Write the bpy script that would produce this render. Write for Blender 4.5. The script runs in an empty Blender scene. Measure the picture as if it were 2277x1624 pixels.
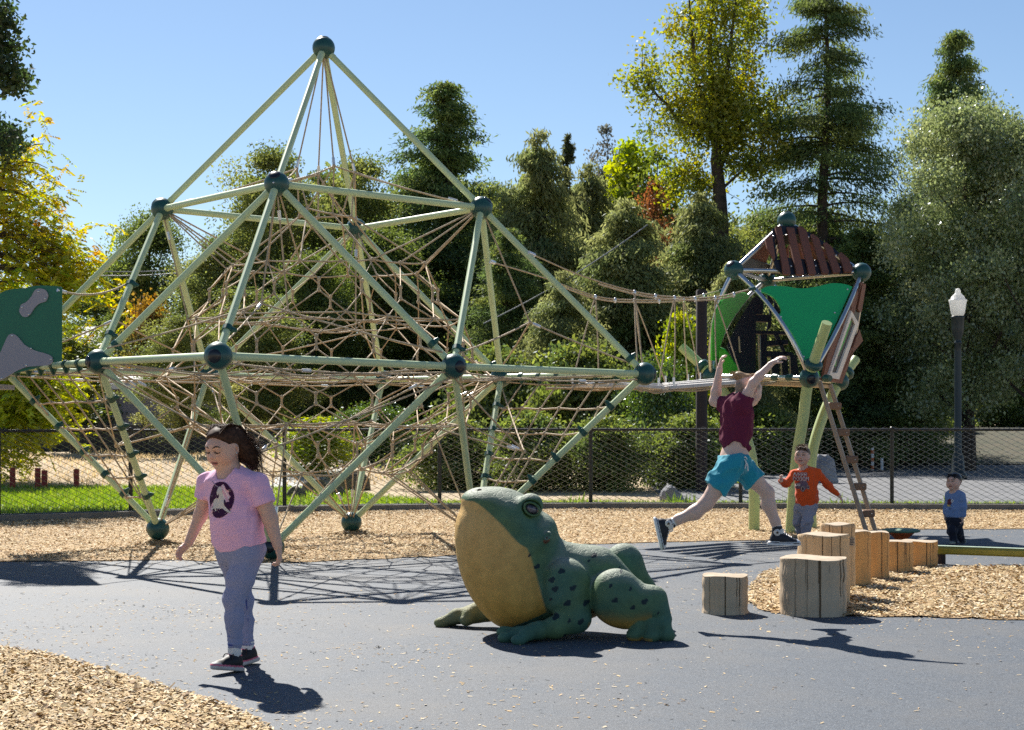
import bpy, math, random
import numpy as np
from mathutils import Vector, Matrix, Quaternion
from mathutils.bvhtree import BVHTree

random.seed(7)
RNG = np.random.default_rng(7)
scene = bpy.context.scene
COL = scene.collection

# ------------------------------------------------------------------ camera, light, exposure
FPX, HOR, CXP, CAMH = 3558.0, 932.5, 1138.5, 1.36      # focal length and horizon in picture units, eye height
cam_data = bpy.data.cameras.new('camera')
cam = bpy.data.objects.new('camera', cam_data)
COL.objects.link(cam)
cam.location = (0, 0, CAMH)
cam.rotation_euler = (math.radians(90), 0, 0)
cam_data.sensor_width = 36
cam_data.lens = 56.25
cam_data.shift_y = 0.0529
cam_data.clip_end = 2000
cam_data.dof.use_dof = True
cam_data.dof.focus_distance = 10.6
cam_data.dof.aperture_fstop = 11.0
scene.camera = cam

SUN_TO = Vector((-0.743, 1.83, 1.89)).normalized()
world = bpy.data.worlds.new('World')
scene.world = world
world.use_nodes = True
wn = world.node_tree
bg = wn.nodes['Background']
sky = wn.nodes.new('ShaderNodeTexSky')
sky.sky_type = 'NISHITA'
sky.sun_disc = False
sky.sun_elevation = math.asin(SUN_TO.z)
sky.sun_rotation = math.atan2(SUN_TO.x, SUN_TO.y)
sky.altitude = 300
sky.air_density = 1.0
sky.dust_density = 0.2
sky.ozone_density = 3.4
wn.links.new(sky.outputs[0], bg.inputs[0])
bg.inputs[1].default_value = 0.058
sun_data = bpy.data.lights.new('sun', 'SUN')
sun_data.energy = 5.0
sun_data.angle = math.radians(0.53)
sun_data.color = (1.0, 0.95, 0.87)
sun = bpy.data.objects.new('sun', sun_data)
COL.objects.link(sun)
sun.location = (-20, 50, 50)
sun.rotation_euler = SUN_TO.to_track_quat('Z', 'Y').to_euler()
vs = scene.view_settings
vs.view_transform = 'Standard'
vs.look = 'None'
vs.gamma = 1.0
vs.use_curve_mapping = False
vs.exposure = 1.0
scene.cycles.max_bounces = 8
scene.cycles.transparent_max_bounces = 8
scene.cycles.use_denoising = False


# ------------------------------------------------------------------ helpers
def at(x, y, Y):
    """a point at distance Y in front of the eye"""
    return Vector(((x - CXP) * Y / FPX, Y, CAMH - (y - HOR) * Y / FPX))


def gnd(x, y):
    """a point on level ground"""
    Y = FPX * CAMH / (y - HOR)
    return Vector(((x - CXP) * Y / FPX, Y, 0))


ROOT = {}


def tag(o, label=None, cat=None, group=None, kind=None):
    if label: o['label'] = label
    if cat: o['category'] = cat
    if group: o['group'] = group
    if kind: o['kind'] = kind
    return o


def thing(name, label, cat, loc=(0, 0, 0), group=None):
    o = bpy.data.objects.new(name, None)
    o.empty_display_size = 0.2
    COL.objects.link(o)
    o.location = loc
    ROOT[o.name] = Vector(loc)
    return tag(o, label, cat, group)


def mesh_from(name, V, F, smooth=False, face_col=None, vert_col=None):
    me = bpy.data.meshes.new(name)
    V = np.asarray(V, np.float32).reshape(-1, 3)
    if isinstance(F, np.ndarray):
        n, k = F.shape
        me.vertices.add(len(V)); me.vertices.foreach_set('co', V.ravel())
        me.loops.add(n * k); me.loops.foreach_set('vertex_index', F.astype(np.int32).ravel())
        me.polygons.add(n)
        me.polygons.foreach_set('loop_start', np.arange(0, n * k, k, dtype=np.int32))
        me.update(calc_edges=True)
    else:
        me.from_pydata(V.tolist(), [], F)
        me.update()
    if smooth:
        me.polygons.foreach_set('use_smooth', np.ones(len(me.polygons), bool))
    if face_col is not None:
        a = me.attributes.new('Col', 'FLOAT_COLOR', 'FACE')
        c = np.ones((len(me.polygons), 4), np.float32); c[:, :3] = face_col
        a.data.foreach_set('color', c.ravel())
    if vert_col is not None:
        a = me.attributes.new('Col', 'FLOAT_COLOR', 'POINT')
        c = np.ones((len(V), 4), np.float32); c[:, :3] = vert_col
        a.data.foreach_set('color', c.ravel())
    return me


def add(name, me, m=None, parent=None, loc=None):
    if m is not None:
        for mm in (m if isinstance(m, (list, tuple)) else [m]):
            me.materials.append(mm)
    o = bpy.data.objects.new(name, me)
    COL.objects.link(o)
    if parent is not None:
        o.parent = parent
        ROOT[o.name] = ROOT[parent.name]
    if loc is not None: o.location = loc
    if parent is None:
        ROOT[o.name] = Vector(loc) if loc is not None else Vector((0, 0, 0))
    return o


class MB:
    """collects shapes given in world metres; build() links them as one mesh"""
    def __init__(s):
        s.v = []; s.f = []; s.sm = []

    def add(s, V, F, smooth=True):
        b = len(s.v)
        s.v += [tuple(p) for p in V]
        s.f += [tuple(i + b for i in f) for f in F]
        s.sm += [smooth] * len(F)
        return s

    def tube(s, pts, r, n=8, cap=True, smooth=True, closed=False):
        pts = [Vector(p) for p in pts]
        N = len(pts)
        rr = list(r) if isinstance(r, (list, tuple)) else [r] * N
        V = []; prev = None
        for i, p in enumerate(pts):
            if closed: t = pts[(i + 1) % N] - pts[i - 1]
            else: t = pts[min(i + 1, N - 1)] - pts[max(i - 1, 0)]
            if t.length < 1e-9: t = Vector((0, 0, 1))
            t.normalize()
            if prev is None:
                a = t.orthogonal().normalized()
            else:
                a = prev - t * prev.dot(t)
                a = a.normalized() if a.length > 1e-6 else t.orthogonal().normalized()
            prev = a
            b = t.cross(a)
            for k in range(n):
                an = 2 * math.pi * k / n
                V.append(p + (a * math.cos(an) + b * math.sin(an)) * rr[i])
        F = []
        for i in range(N if closed else N - 1):
            j = (i + 1) % N
            for k in range(n):
                l = (k + 1) % n
                F.append((i * n + k, i * n + l, j * n + l, j * n + k))
        s.add(V, F, smooth)
        if cap and not closed:
            s.add([V[k] for k in range(n)], [tuple(range(n - 1, -1, -1))], False)
            s.add([V[(N - 1) * n + k] for k in range(n)], [tuple(range(n))], False)
        return s

    def box(s, c, size, R=None, bev=0.0):
        c = Vector(c); hx, hy, hz = [q / 2 for q in size]
        R = R or Matrix.Identity(3)
        if bev <= 0:
            P = [(-hx, -hy, -hz), (hx, -hy, -hz), (hx, hy, -hz), (-hx, hy, -hz), (-hx, -hy, hz), (hx, -hy, hz), (hx, hy, hz), (-hx, hy, hz)]
            F = [(3, 2, 1, 0), (4, 5, 6, 7), (0, 1, 5, 4), (1, 2, 6, 5), (2, 3, 7, 6), (3, 0, 4, 7)]
        else:
            b = bev
            ring = [(-hx + b, -hy), (hx - b, -hy), (hx, -hy + b), (hx, hy - b), (hx - b, hy), (-hx + b, hy), (-hx, hy - b), (-hx, -hy + b)]
            sh = lambda p: (p[0] * (1 - b / hx), p[1] * (1 - b / hy))
            P = []
            for z, shr in ((-hz, 1), (-hz + b, 0), (hz - b, 0), (hz, 1)):
                for p in ring:
                    q = sh(p) if shr else p
                    P.append((q[0], q[1], z))
            F = [tuple(range(7, -1, -1)), tuple(range(24, 32))]
            for i in range(3):
                for k in range(8):
                    l = (k + 1) % 8
                    F.append((i * 8 + k, i * 8 + l, (i + 1) * 8 + l, (i + 1) * 8 + k))
        return s.add([c + R @ Vector(p) for p in P], F, False)

    def sphere(s, c, r, nu=16, nv=10, R=None):
        c = Vector(c)
        rx, ry, rz = r if isinstance(r, (tuple, list)) else (r, r, r)
        R = R or Matrix.Identity(3)
        V = [c + R @ Vector((0, 0, -rz))]
        for j in range(1, nv):
            th = math.pi * j / nv - math.pi / 2
            for i in range(nu):
                ph = 2 * math.pi * i / nu
                V.append(c + R @ Vector((rx * math.cos(th) * math.cos(ph), ry * math.cos(th) * math.sin(ph), rz * math.sin(th))))
        V.append(c + R @ Vector((0, 0, rz)))
        F = []
        for i in range(nu):
            F.append((0, 1 + (i + 1) % nu, 1 + i))
            F.append((len(V) - 1, 1 + (nv - 2) * nu + i, 1 + (nv - 2) * nu + (i + 1) % nu))
        for j in range(nv - 2):
            for i in range(nu):
                l = (i + 1) % nu
                a = 1 + j * nu
                F.append((a + i, a + l, a + nu + l, a + nu + i))
        return s.add(V, F)

    def prism(s, poly, n, thick, bev=0.0):
        """poly: 3D points of a planar outline; thickness along n, centred"""
        n = Vector(n).normalized()
        P = [Vector(p) for p in poly]
        k = len(P)
        V = [p - n * thick / 2 for p in P] + [p + n * thick / 2 for p in P]
        nn = Vector((0, 0, 0))
        for i in range(k):
            nn += P[i].cross(P[(i + 1) % k])
        F = [tuple(range(k - 1, -1, -1)), tuple(range(k, 2 * k))] + [(i, (i + 1) % k, k + (i + 1) % k, k + i) for i in range(k)]
        if nn.dot(n) < 0: F = [tuple(reversed(f)) for f in F]
        return s.add(V, F, False)

    def lathe(s, c, prof, n=24, R=None):
        c = Vector(c); R = R or Matrix.Identity(3)
        V = []
        for r, z in prof:
            for i in range(n):
                a = 2 * math.pi * i / n
                V.append(c + R @ Vector((r * math.cos(a), r * math.sin(a), z)))
        F = []
        for j in range(len(prof) - 1):
            for i in range(n):
                l = (i + 1) % n
                F.append((j * n + i, j * n + l, (j + 1) * n + l, (j + 1) * n + i))
        F.append(tuple(range(n - 1, -1, -1)))
        F.append(tuple((len(prof) - 1) * n + i for i in range(n)))
        return s.add(V, F)

    def build(s, name, m, parent=None, label=None, kind=None, root=None):
        off = ROOT[parent.name] if parent is not None else (root or Vector((0, 0, 0)))
        V = np.array(s.v, np.float32) - np.array(off, np.float32)
        me = mesh_from(name, V, s.f)
        me.polygons.foreach_set('use_smooth', np.array(s.sm, bool))
        o = add(name, me, m, parent, None if parent is not None else (tuple(root) if root is not None else None))
        if label: o['label'] = label
        if kind: o['kind'] = kind
        return o


def bez(a, b, c, n=12):
    a, b, c = Vector(a), Vector(b), Vector(c)
    return [a * (1 - t) ** 2 + b * 2 * t * (1 - t) + c * t * t for t in [i / n for i in range(n + 1)]]


def smooth_path(pts, n=6):
    """Catmull-Rom through the points"""
    P = [Vector(p) for p in pts]
    P = [P[0] * 2 - P[1]] + P + [P[-1] * 2 - P[-2]]
    out = []
    for i in range(1, len(P) - 2):
        for k in range(n):
            t = k / n
            a, b, c, d = P[i - 1:i + 3]
            out.append(0.5 * ((2 * b) + (c - a) * t + (2 * a - 5 * b + 4 * c - d) * t * t + (3 * b - a - 3 * c + d) * t ** 3))
    out.append(P[-2])
    return out


# ------------------------------------------------------------------ materials
def new_mat(name):
    m = bpy.data.materials.new(name)
    m.use_nodes = True
    return m, m.node_tree, m.node_tree.nodes['Principled BSDF']


def mixcol(nt, fac, a, b):
    n = nt.nodes.new('ShaderNodeMix'); n.data_type = 'RGBA'
    for sock, v in ((n.inputs[0], fac), (n.inputs[6], a), (n.inputs[7], b)):
        if isinstance(v, (int, float)): sock.default_value = v
        elif isinstance(v, tuple): sock.default_value = (*v[:3], 1)
        else: nt.links.new(v, sock)
    return n.outputs[2]


def noise(nt, scale, detail=4, rough=0.6, vec=None):
    n = nt.nodes.new('ShaderNodeTexNoise')
    n.inputs['Scale'].default_value = scale
    n.inputs['Detail'].default_value = detail
    n.inputs['Roughness'].default_value = rough
    if vec is None:
        tc = nt.nodes.new('ShaderNodeTexCoord'); vec = tc.outputs['Object']
    nt.links.new(vec, n.inputs['Vector'])
    return n.outputs['Fac']


def ramp(nt, src, lo, hi):
    n = nt.nodes.new('ShaderNodeMapRange')
    n.inputs[1].default_value = lo; n.inputs[2].default_value = hi
    nt.links.new(src, n.inputs[0])
    return n.outputs[0]


def bump(nt, bsdf, h, strength, dist=0.01):
    b = nt.nodes.new('ShaderNodeBump')
    b.inputs['Strength'].default_value = strength
    b.inputs['Distance'].default_value = dist
    nt.links.new(h, b.inputs['Height'])
    nt.links.new(b.outputs[0], bsdf.inputs['Normal'])


def mat(name, c, rough=0.5, c2=None, scale=6, metal=0.0, bmp=0.0, bscale=60, bdist=0.004, spec=None, lo=0.35, hi=0.65, coat=0):
    m, nt, b = new_mat(name)
    c2 = c2 or tuple(q * 0.82 for q in c)
    nt.links.new(mixcol(nt, ramp(nt, noise(nt, scale), lo, hi), c2, c), b.inputs['Base Color'])
    b.inputs['Roughness'].default_value = rough
    b.inputs['Metallic'].default_value = metal
    if spec is not None: b.inputs['Specular IOR Level'].default_value = spec
    if coat: b.inputs['Coat Weight'].default_value = coat
    if bmp: bump(nt, b, noise(nt, bscale, 3), bmp, bdist)
    return m


def attr_mat(name, rough=0.6, bmp=0.0, bscale=60, bdist=0.003, var=0.12, vscale=20, spec=0.4, sss=0.0, sheen=0.0):
    """takes its colour from the mesh's own Col attribute, with a little mottling"""
    m, nt, b = new_mat(name)
    a = nt.nodes.new('ShaderNodeAttribute'); a.attribute_name = 'Col'
    hs = nt.nodes.new('ShaderNodeHueSaturation')
    mr = nt.nodes.new('ShaderNodeMapRange')
    nt.links.new(noise(nt, vscale), mr.inputs[0])
    mr.inputs[1].default_value = 0.3; mr.inputs[2].default_value = 0.7
    mr.inputs[3].default_value = 1 - var; mr.inputs[4].default_value = 1 + var
    nt.links.new(mr.outputs[0], hs.inputs['Value'])
    nt.links.new(a.outputs['Color'], hs.inputs['Color'])
    nt.links.new(hs.outputs[0], b.inputs['Base Color'])
    b.inputs['Roughness'].default_value = rough
    b.inputs['Specular IOR Level'].default_value = spec
    if sss:
        b.inputs['Subsurface Weight'].default_value = sss
        b.inputs['Subsurface Radius'].default_value = (0.012, 0.005, 0.003)
        b.inputs['Subsurface Scale'].default_value = 1.0
    if sheen: b.inputs['Sheen Weight'].default_value = sheen
    if bmp: bump(nt, b, noise(nt, bscale, 3), bmp, bdist)
    return m


def leaf_mat(name, trans=0.4, gloss=0.08, rough=0.4):
    m = bpy.data.materials.new(name); m.use_nodes = True
    nt = m.node_tree
    for n in list(nt.nodes):
        if n.type != 'OUTPUT_MATERIAL': nt.nodes.remove(n)
    out = [n for n in nt.nodes if n.type == 'OUTPUT_MATERIAL'][0]
    a = nt.nodes.new('ShaderNodeAttribute'); a.attribute_name = 'Col'
    d = nt.nodes.new('ShaderNodeBsdfDiffuse'); t = nt.nodes.new('ShaderNodeBsdfTranslucent')
    g = nt.nodes.new('ShaderNodeBsdfGlossy'); g.inputs['Roughness'].default_value = rough
    g.inputs['Color'].default_value = (0.9, 0.95, 1, 1)
    nt.links.new(a.outputs['Color'], d.inputs['Color'])
    hs = nt.nodes.new('ShaderNodeHueSaturation')
    hs.inputs['Saturation'].default_value = 1.12; hs.inputs['Value'].default_value = 1.5; hs.inputs['Hue'].default_value = 0.49
    nt.links.new(a.outputs['Color'], hs.inputs['Color']); nt.links.new(hs.outputs[0], t.inputs['Color'])
    m1 = nt.nodes.new('ShaderNodeMixShader'); m1.inputs[0].default_value = trans
    nt.links.new(d.outputs[0], m1.inputs[1]); nt.links.new(t.outputs[0], m1.inputs[2])
    m2 = nt.nodes.new('ShaderNodeMixShader'); m2.inputs[0].default_value = gloss
    nt.links.new(m1.outputs[0], m2.inputs[1]); nt.links.new(g.outputs[0], m2.inputs[2])
    nt.links.new(m2.outputs[0], out.inputs['Surface'])
    return m


def wood_mat(name, c, c2, axis='z', scale=1.0, rough=0.75, crack=(0.05, 0.035, 0.025)):
    m, nt, b = new_mat(name)
    tc = nt.nodes.new('ShaderNodeTexCoord'); mp = nt.nodes.new('ShaderNodeMapping')
    sc = {'z': (14, 14, 1.1), 'x': (1.1, 14, 14), 'y': (14, 1.1, 14)}[axis]
    mp.inputs['Scale'].default_value = [q * scale for q in sc]
    nt.links.new(tc.outputs['Object'], mp.inputs[0])
    f = noise(nt, 2.2, 6, 0.65, mp.outputs[0])
    col = mixcol(nt, ramp(nt, f, 0.3, 0.7), c2, c)
    f2 = noise(nt, 1.4, 2, 0.5, tc.outputs['Object'])
    col = mixcol(nt, ramp(nt, f2, 0.35, 0.75), col, tuple(1.22 * x for x in c))
    f3 = noise(nt, 6.5, 3, 0.6, mp.outputs[0])
    col = mixcol(nt, ramp(nt, f3, 0.69, 0.74), col, crack)
    nt.links.new(col, b.inputs['Base Color'])
    b.inputs['Roughness'].default_value = rough
    bump(nt, b, f, 0.5, 0.006)
    return m


M = {}
M['tube'] = mat('pale_green_paint', (0.50, 0.60, 0.36), 0.38, (0.46, 0.56, 0.33), 3, bmp=0.03, bscale=200)
M['post_green'] = mat('light_green_paint', (0.44, 0.53, 0.24), 0.4, (0.40, 0.49, 0.21), 3)
M['ball'] = mat('dark_teal_plastic', (0.014, 0.075, 0.068), 0.36, (0.012, 0.065, 0.058), 9, bmp=0.02, bscale=250)
M['ball_cap'] = mat('black_plug', (0.008, 0.011, 0.016), 0.25)
M['clamp'] = mat('green_clamp_plastic', (0.010, 0.075, 0.055), 0.4)
M['alu'] = mat('ferrule_metal', (0.75, 0.75, 0.77), 0.35, metal=0.7)
M['steel'] = mat('stainless_steel', (0.62, 0.62, 0.60), 0.28, metal=1.0)
M['black_panel'] = mat('black_plastic_panel', (0.012, 0.012, 0.016), 0.45)
M['green_panel'] = mat('bright_green_board', (0.012, 0.40, 0.12), 0.42, (0.012, 0.38, 0.115), 2)
M['lime_panel'] = mat('lime_green_board', (0.02, 0.34, 0.012), 0.45, (0.018, 0.31, 0.010), 2)
M['dark_green_panel'] = mat('dark_green_board', (0.002, 0.135, 0.072), 0.45, (0.002, 0.125, 0.067), 3)
M['grey_panel'] = mat('grey_board', (0.30, 0.28, 0.31), 0.5, (0.28, 0.26, 0.29), 3)
M['redwood'] = wood_mat('stained_wood', (0.165, 0.062, 0.038), (0.115, 0.042, 0.027), 'z', 1.0, 0.68)
M['white_frame'] = mat('white_board', (0.78, 0.74, 0.70), 0.5)
M['deck'] = mat('pale_deck_board', (0.60, 0.57, 0.54), 0.6, (0.48, 0.46, 0.44), 8)
M['tan_floor'] = mat('tan_board', (0.50, 0.36, 0.21), 0.6)
M['ladder_rail'] = mat('taupe_paint', (0.36, 0.28, 0.21), 0.5)
M['rung'] = wood_mat('brown_rung', (0.22, 0.11, 0.055), (0.15, 0.07, 0.035), 'x', 1.0, 0.6)
M['log'] = wood_mat('weathered_log', (0.60, 0.42, 0.24), (0.47, 0.31, 0.165), 'z', 1.0, 0.8)
M['log_grey'] = wood_mat('greyed_log', (0.50, 0.385, 0.265), (0.38, 0.285, 0.185), 'z', 1.0, 0.85)
M['log_orange'] = wood_mat('fresh_log', (0.56, 0.32, 0.12), (0.44, 0.23, 0.08), 'z', 1.0, 0.75)
M['log_top'] = mat('sawn_end_grain', (0.47, 0.38, 0.28), 0.9, (0.32, 0.25, 0.17), 14, bmp=0.3, bscale=80)
M['fence_black'] = mat('black_powder_coat', (0.012, 0.012, 0.013), 0.42)
M['wire'] = mat('black_vinyl_wire', (0.02, 0.02, 0.021), 0.22, spec=1.0, coat=0.6)
M['lamp_pole'] = mat('dark_green_iron', (0.012, 0.022, 0.024), 0.4)
def globe_mat():
    m = leaf_mat('milky_globe', 0.55, 0.06, 0.2); nt = m.node_tree
    for n in nt.nodes:
        if n.type in ('BSDF_DIFFUSE', 'BSDF_TRANSLUCENT'):
            for l in list(n.inputs['Color'].links): nt.links.remove(l)
            n.inputs['Color'].default_value = (.88, .87, .84, 1)
    return m
M['globe'] = globe_mat()
M['concrete'] = mat('concrete', (0.22, 0.20, 0.18), 0.9, (0.15, 0.14, 0.125), 5, bmp=0.3, bscale=40)
M['rock'] = mat('boulder_rock', (0.32, 0.32, 0.33), 0.9, (0.17, 0.17, 0.19), 3, bmp=0.8, bscale=9, bdist=0.05)
M['rock_brown'] = mat('brown_rock', (0.15, 0.115, 0.09), 0.95, (0.075, 0.06, 0.05), 4, bmp=0.8, bscale=9, bdist=0.05)
M['red_post'] = mat('red_painted_wood', (0.32, 0.028, 0.025), 0.6)
M['bark'] = mat('dark_bark', (0.085, 0.062, 0.048), 0.95, (0.035, 0.027, 0.022), 5, bmp=0.9, bscale=16, bdist=0.05)
M['bark_grey'] = mat('grey_bark', (0.19, 0.16, 0.13), 0.95, (0.09, 0.075, 0.062), 6, bmp=0.8, bscale=18, bdist=0.04)
M['pole_wood'] = mat('pole_wood', (0.20, 0.13, 0.10), 0.9, (0.14, 0.09, 0.07), 8)
M['dark_post'] = mat('dark_stained_post', (0.030, 0.019, 0.017), 0.8)
M['picket'] = mat('picket_wood', (0.13, 0.085, 0.055), 0.9)
M['beam'] = mat('olive_yellow_paint', (0.28, 0.26, 0.035), 0.35)
M['beam_top'] = mat('grip_top', (0.30, 0.40, 0.30), 0.7, bmp=0.4, bscale=120)
M['disc'] = mat('green_rubber_disc', (0.10, 0.20, 0.13), 0.6)
M['orange'] = mat('orange_paint', (0.50, 0.11, 0.03), 0.4)
M['leaf'] = leaf_mat('leaf_matte', 0.52, 0.03, 0.45)
M['leaf_gloss'] = leaf_mat('leaf_glossy', 0.42, 0.07, 0.34)
M['needle'] = leaf_mat('needle', 0.48, 0.02, 0.5)
M['grass'] = leaf_mat('grass_blade', 0.45, 0.06, 0.4)
M['chip'] = attr_mat('wood_chip', 0.8, var=0.15, vscale=40, spec=0.2)
M['skin'] = attr_mat('skin', 0.5, var=0.04, vscale=30, sss=0.12, bmp=0.05, bscale=150)
M['cloth'] = attr_mat('cloth', 0.85, var=0.05, vscale=90, spec=0.15, bmp=0.35, bscale=38, bdist=0.006, sheen=0.2)
M['heather'] = attr_mat('heathered_cloth', 0.85, var=0.09, vscale=110, spec=0.15, bmp=0.25, bscale=36, bdist=0.006)
M['print'] = attr_mat('flat_print', 0.8, var=0.03, spec=0.15)
M['shoe'] = attr_mat('shoe', 0.6, var=0.06, vscale=60)
M['hair_dark'] = mat('dark_brown_hair', (0.075, 0.036, 0.020), 0.62, (0.026, 0.012, 0.007), 60, spec=0.15)
M['hair_blond'] = mat('ash_blond_hair', (0.40, 0.27, 0.14), 0.5, (0.24, 0.15, 0.075), 70)
M['hair_brown'] = mat('brown_hair', (0.15, 0.080, 0.038), 0.45, (0.07, 0.036, 0.018), 60)
M['hair_black'] = mat('black_brown_hair', (0.018, 0.011, 0.009), 0.4, (0.008, 0.005, 0.004), 60)
M['eye_white'] = mat('eye_white', (0.72, 0.70, 0.68), 0.2)
M['pupil'] = mat('eye_dark', (0.012, 0.009, 0.008), 0.08)


def rope_mat():
    m, nt, b = new_mat('twisted_rope')
    c = mixcol(nt, ramp(nt, noise(nt, 40, 2), 0.3, 0.7), (0.36, 0.265, 0.165), (0.57, 0.445, 0.305))
    nt.links.new(c, b.inputs['Base Color'])
    b.inputs['Roughness'].default_value = 0.75
    w = nt.nodes.new('ShaderNodeTexWave'); w.inputs['Scale'].default_value = 22; w.inputs['Distortion'].default_value = 1.5
    tc = nt.nodes.new('ShaderNodeTexCoord'); nt.links.new(tc.outputs['Object'], w.inputs['Vector'])
    bump(nt, b, w.outputs['Fac'], 0.6, 0.006)
    return m
M['rope'] = rope_mat()

# ------------------------------------------------------------------ ground
def sstep(a, b, x):
    t = np.clip((x - a) / (b - a), 0, 1)
    return t * t * (3 - 2 * t)


def terr(x, y):
    x = np.asarray(x, float); y = np.asarray(y, float)
    left = sstep(3.0, -1.0, x) if False else 1 - sstep(-1.0, 3.0, x)
    right = sstep(3.0, 6.0, x)
    h = left * sstep(31, 38, y) * (0.42 + 0.10 * np.sin(x * 0.8) + 0.06 * np.sin(x * 2.1 + y))
    h = h + right * sstep(42, 57, y) * 1.02
    h = h + (1 - left) * (1 - right) * sstep(27, 34, y) * 0.25
    return h


def tz(x, y):
    return float(terr(x, y))


def grid_sheet(name, xs, ys, zoff, m, zfun=None):
    X, Y = np.meshgrid(xs, ys)
    Z = (zfun(X, Y) if zfun else np.zeros_like(X)) + zoff
    V = np.stack([X, Y, Z], -1).reshape(-1, 3)
    nx, ny = len(xs), len(ys)
    i = np.arange((nx - 1) * (ny - 1)); r, c = i // (nx - 1), i % (nx - 1)
    a = r * nx + c
    F = np.stack([a, a + 1, a + nx + 1, a + nx], -1)
    o = add(name, mesh_from(name, V, F, True), m)
    return tag(o, kind='structure')


def poly_sheet(name, poly, z, m, step=0.25, rough=0.05, zfun=None, seed=1):
    """a ground patch: the outline is roughened, then filled"""
    rnd = random.Random(seed)
    P = [Vector((p[0], p[1], 0)) for p in poly]
    out = []
    for i, p in enumerate(P):
        q = P[(i + 1) % len(P)]
        n = max(1, int((q - p).length / step))
        for k in range(n):
            t = p.lerp(q, k / n)
            out.append(Vector((t.x + rnd.uniform(-rough, rough), t.y + rnd.uniform(-rough, rough), 0)))
    V = [(p.x, p.y, z + (tz(p.x, p.y) if zfun else 0)) for p in out]
    from mathutils.geometry import tessellate_polygon
    tris = [tuple(t) for t in tessellate_polygon([[Vector((v[0], v[1], 0)) for v in V]])]
    fixed = []
    for a, b, c in tris:
        A, B, C_ = Vector(V[a]), Vector(V[b]), Vector(V[c])
        fixed.append((a, b, c) if (B - A).cross(C_ - A).z > 0 else (a, c, b))
    o = add(name, mesh_from(name, V, fixed), m)
    return tag(o, kind='structure')


def in_poly(x, y, poly):
    c = np.zeros(len(x), bool)
    n = len(poly)
    for i in range(n):
        x1, y1 = poly[i][:2]; x2, y2 = poly[(i + 1) % n][:2]
        t = ((y1 > y) != (y2 > y)) & (x < (x2 - x1) * (y - y1) / (y2 - y1 + 1e-12) + x1)
        c ^= t
    return c


def dirt_mat():
    m, nt, b = new_mat('dry_earth')
    tc = nt.nodes.new('ShaderNodeTexCoord')
    c = mixcol(nt, ramp(nt, noise(nt, 0.9, 6, 0.7, tc.outputs['Object']), 0.35, 0.65), (0.30, 0.215, 0.13), (0.50, 0.39, 0.25))
    c = mixcol(nt, ramp(nt, noise(nt, 9, 5, 0.7, tc.outputs['Object']), 0.5, 0.8), c, (0.58, 0.49, 0.34))
    nt.links.new(c, b.inputs['Base Color']); b.inputs['Roughness'].default_value = 0.95
    bump(nt, b, noise(nt, 12, 5, 0.7, tc.outputs['Object']), 0.8, 0.05)
    return m


def rubber_mat():
    m, nt, b = new_mat('poured_rubber')
    tc = nt.nodes.new('ShaderNodeTexCoord')
    f = noise(nt, 85, 4, 0.85, tc.outputs['Object'])
    c = mixcol(nt, ramp(nt, f, 0.40, 0.60), (0.015, 0.025, 0.040), (0.070, 0.090, 0.116))
    c = mixcol(nt, ramp(nt, noise(nt, 150, 2, 0.7, tc.outputs['Object']), 0.60, 0.66), c, (0.20, 0.205, 0.21))
    c = mixcol(nt, ramp(nt, noise(nt, 130, 2, 0.7, tc.outputs['Object']), 0.36, 0.30), c, (0.012, 0.016, 0.026))
    big = ramp(nt, noise(nt, 0.9, 6, 0.7, tc.outputs['Object']), 0.42, 0.75)
    dust = nt.nodes.new('ShaderNodeMath'); dust.operation = 'MULTIPLY'; dust.inputs[1].default_value = .45; nt.links.new(big, dust.inputs[0])
    c = mixcol(nt, dust.outputs[0], c, (0.125, 0.112, 0.095))
    nt.links.new(c, b.inputs['Base Color']); b.inputs['Roughness'].default_value = 0.72
    b.inputs['Specular IOR Level'].default_value = 0.45
    bump(nt, b, f, 0.55, 0.006)
    return m


def chip_ground_mat():
    m, nt, b = new_mat('wood_chip_bed')
    tc = nt.nodes.new('ShaderNodeTexCoord')
    mp = nt.nodes.new('ShaderNodeMapping'); mp.inputs['Scale'].default_value = (1, 1.6, 1); mp.inputs['Rotation'].default_value = (0, 0, 0.6)
    nt.links.new(tc.outputs['Object'], mp.inputs[0])
    v = nt.nodes.new('ShaderNodeTexVoronoi'); v.inputs['Scale'].default_value = 34
    nt.links.new(mp.outputs[0], v.inputs['Vector'])
    sx = nt.nodes.new('ShaderNodeSeparateColor'); nt.links.new(v.outputs['Color'], sx.inputs[0])
    c = mixcol(nt, sx.outputs[0], (0.28, 0.165, 0.068), (0.54, 0.37, 0.18))
    c = mixcol(nt, ramp(nt, sx.outputs[1], 0.84, 0.88), c, (0.52, 0.42, 0.28))
    c = mixcol(nt, ramp(nt, sx.outputs[2], 0.86, 0.9), c, (0.13, 0.075, 0.035))
    c = mixcol(nt, ramp(nt, noise(nt, 0.8, 4, 0.6, tc.outputs['Object']), 0.4, 0.7), c, (0.40, 0.27, 0.135))
    nt.links.new(c, b.inputs['Base Color']); b.inputs['Roughness'].default_value = 0.9
    bump(nt, b, v.outputs['Distance'], 0.9, 0.02)
    return m


def asphalt_mat():
    m, nt, b = new_mat('grey_asphalt')
    tc = nt.nodes.new('ShaderNodeTexCoord')
    c = mixcol(nt, ramp(nt, noise(nt, 1.3, 5, 0.65, tc.outputs['Object']), 0.35, 0.7), (0.10, 0.105, 0.115), (0.17, 0.17, 0.175))
    nt.links.new(c, b.inputs['Base Color']); b.inputs['Roughness'].default_value = 0.9
    bump(nt, b, noise(nt, 60, 3, 0.6, tc.outputs['Object']), 0.4, 0.01)
    return m


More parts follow.
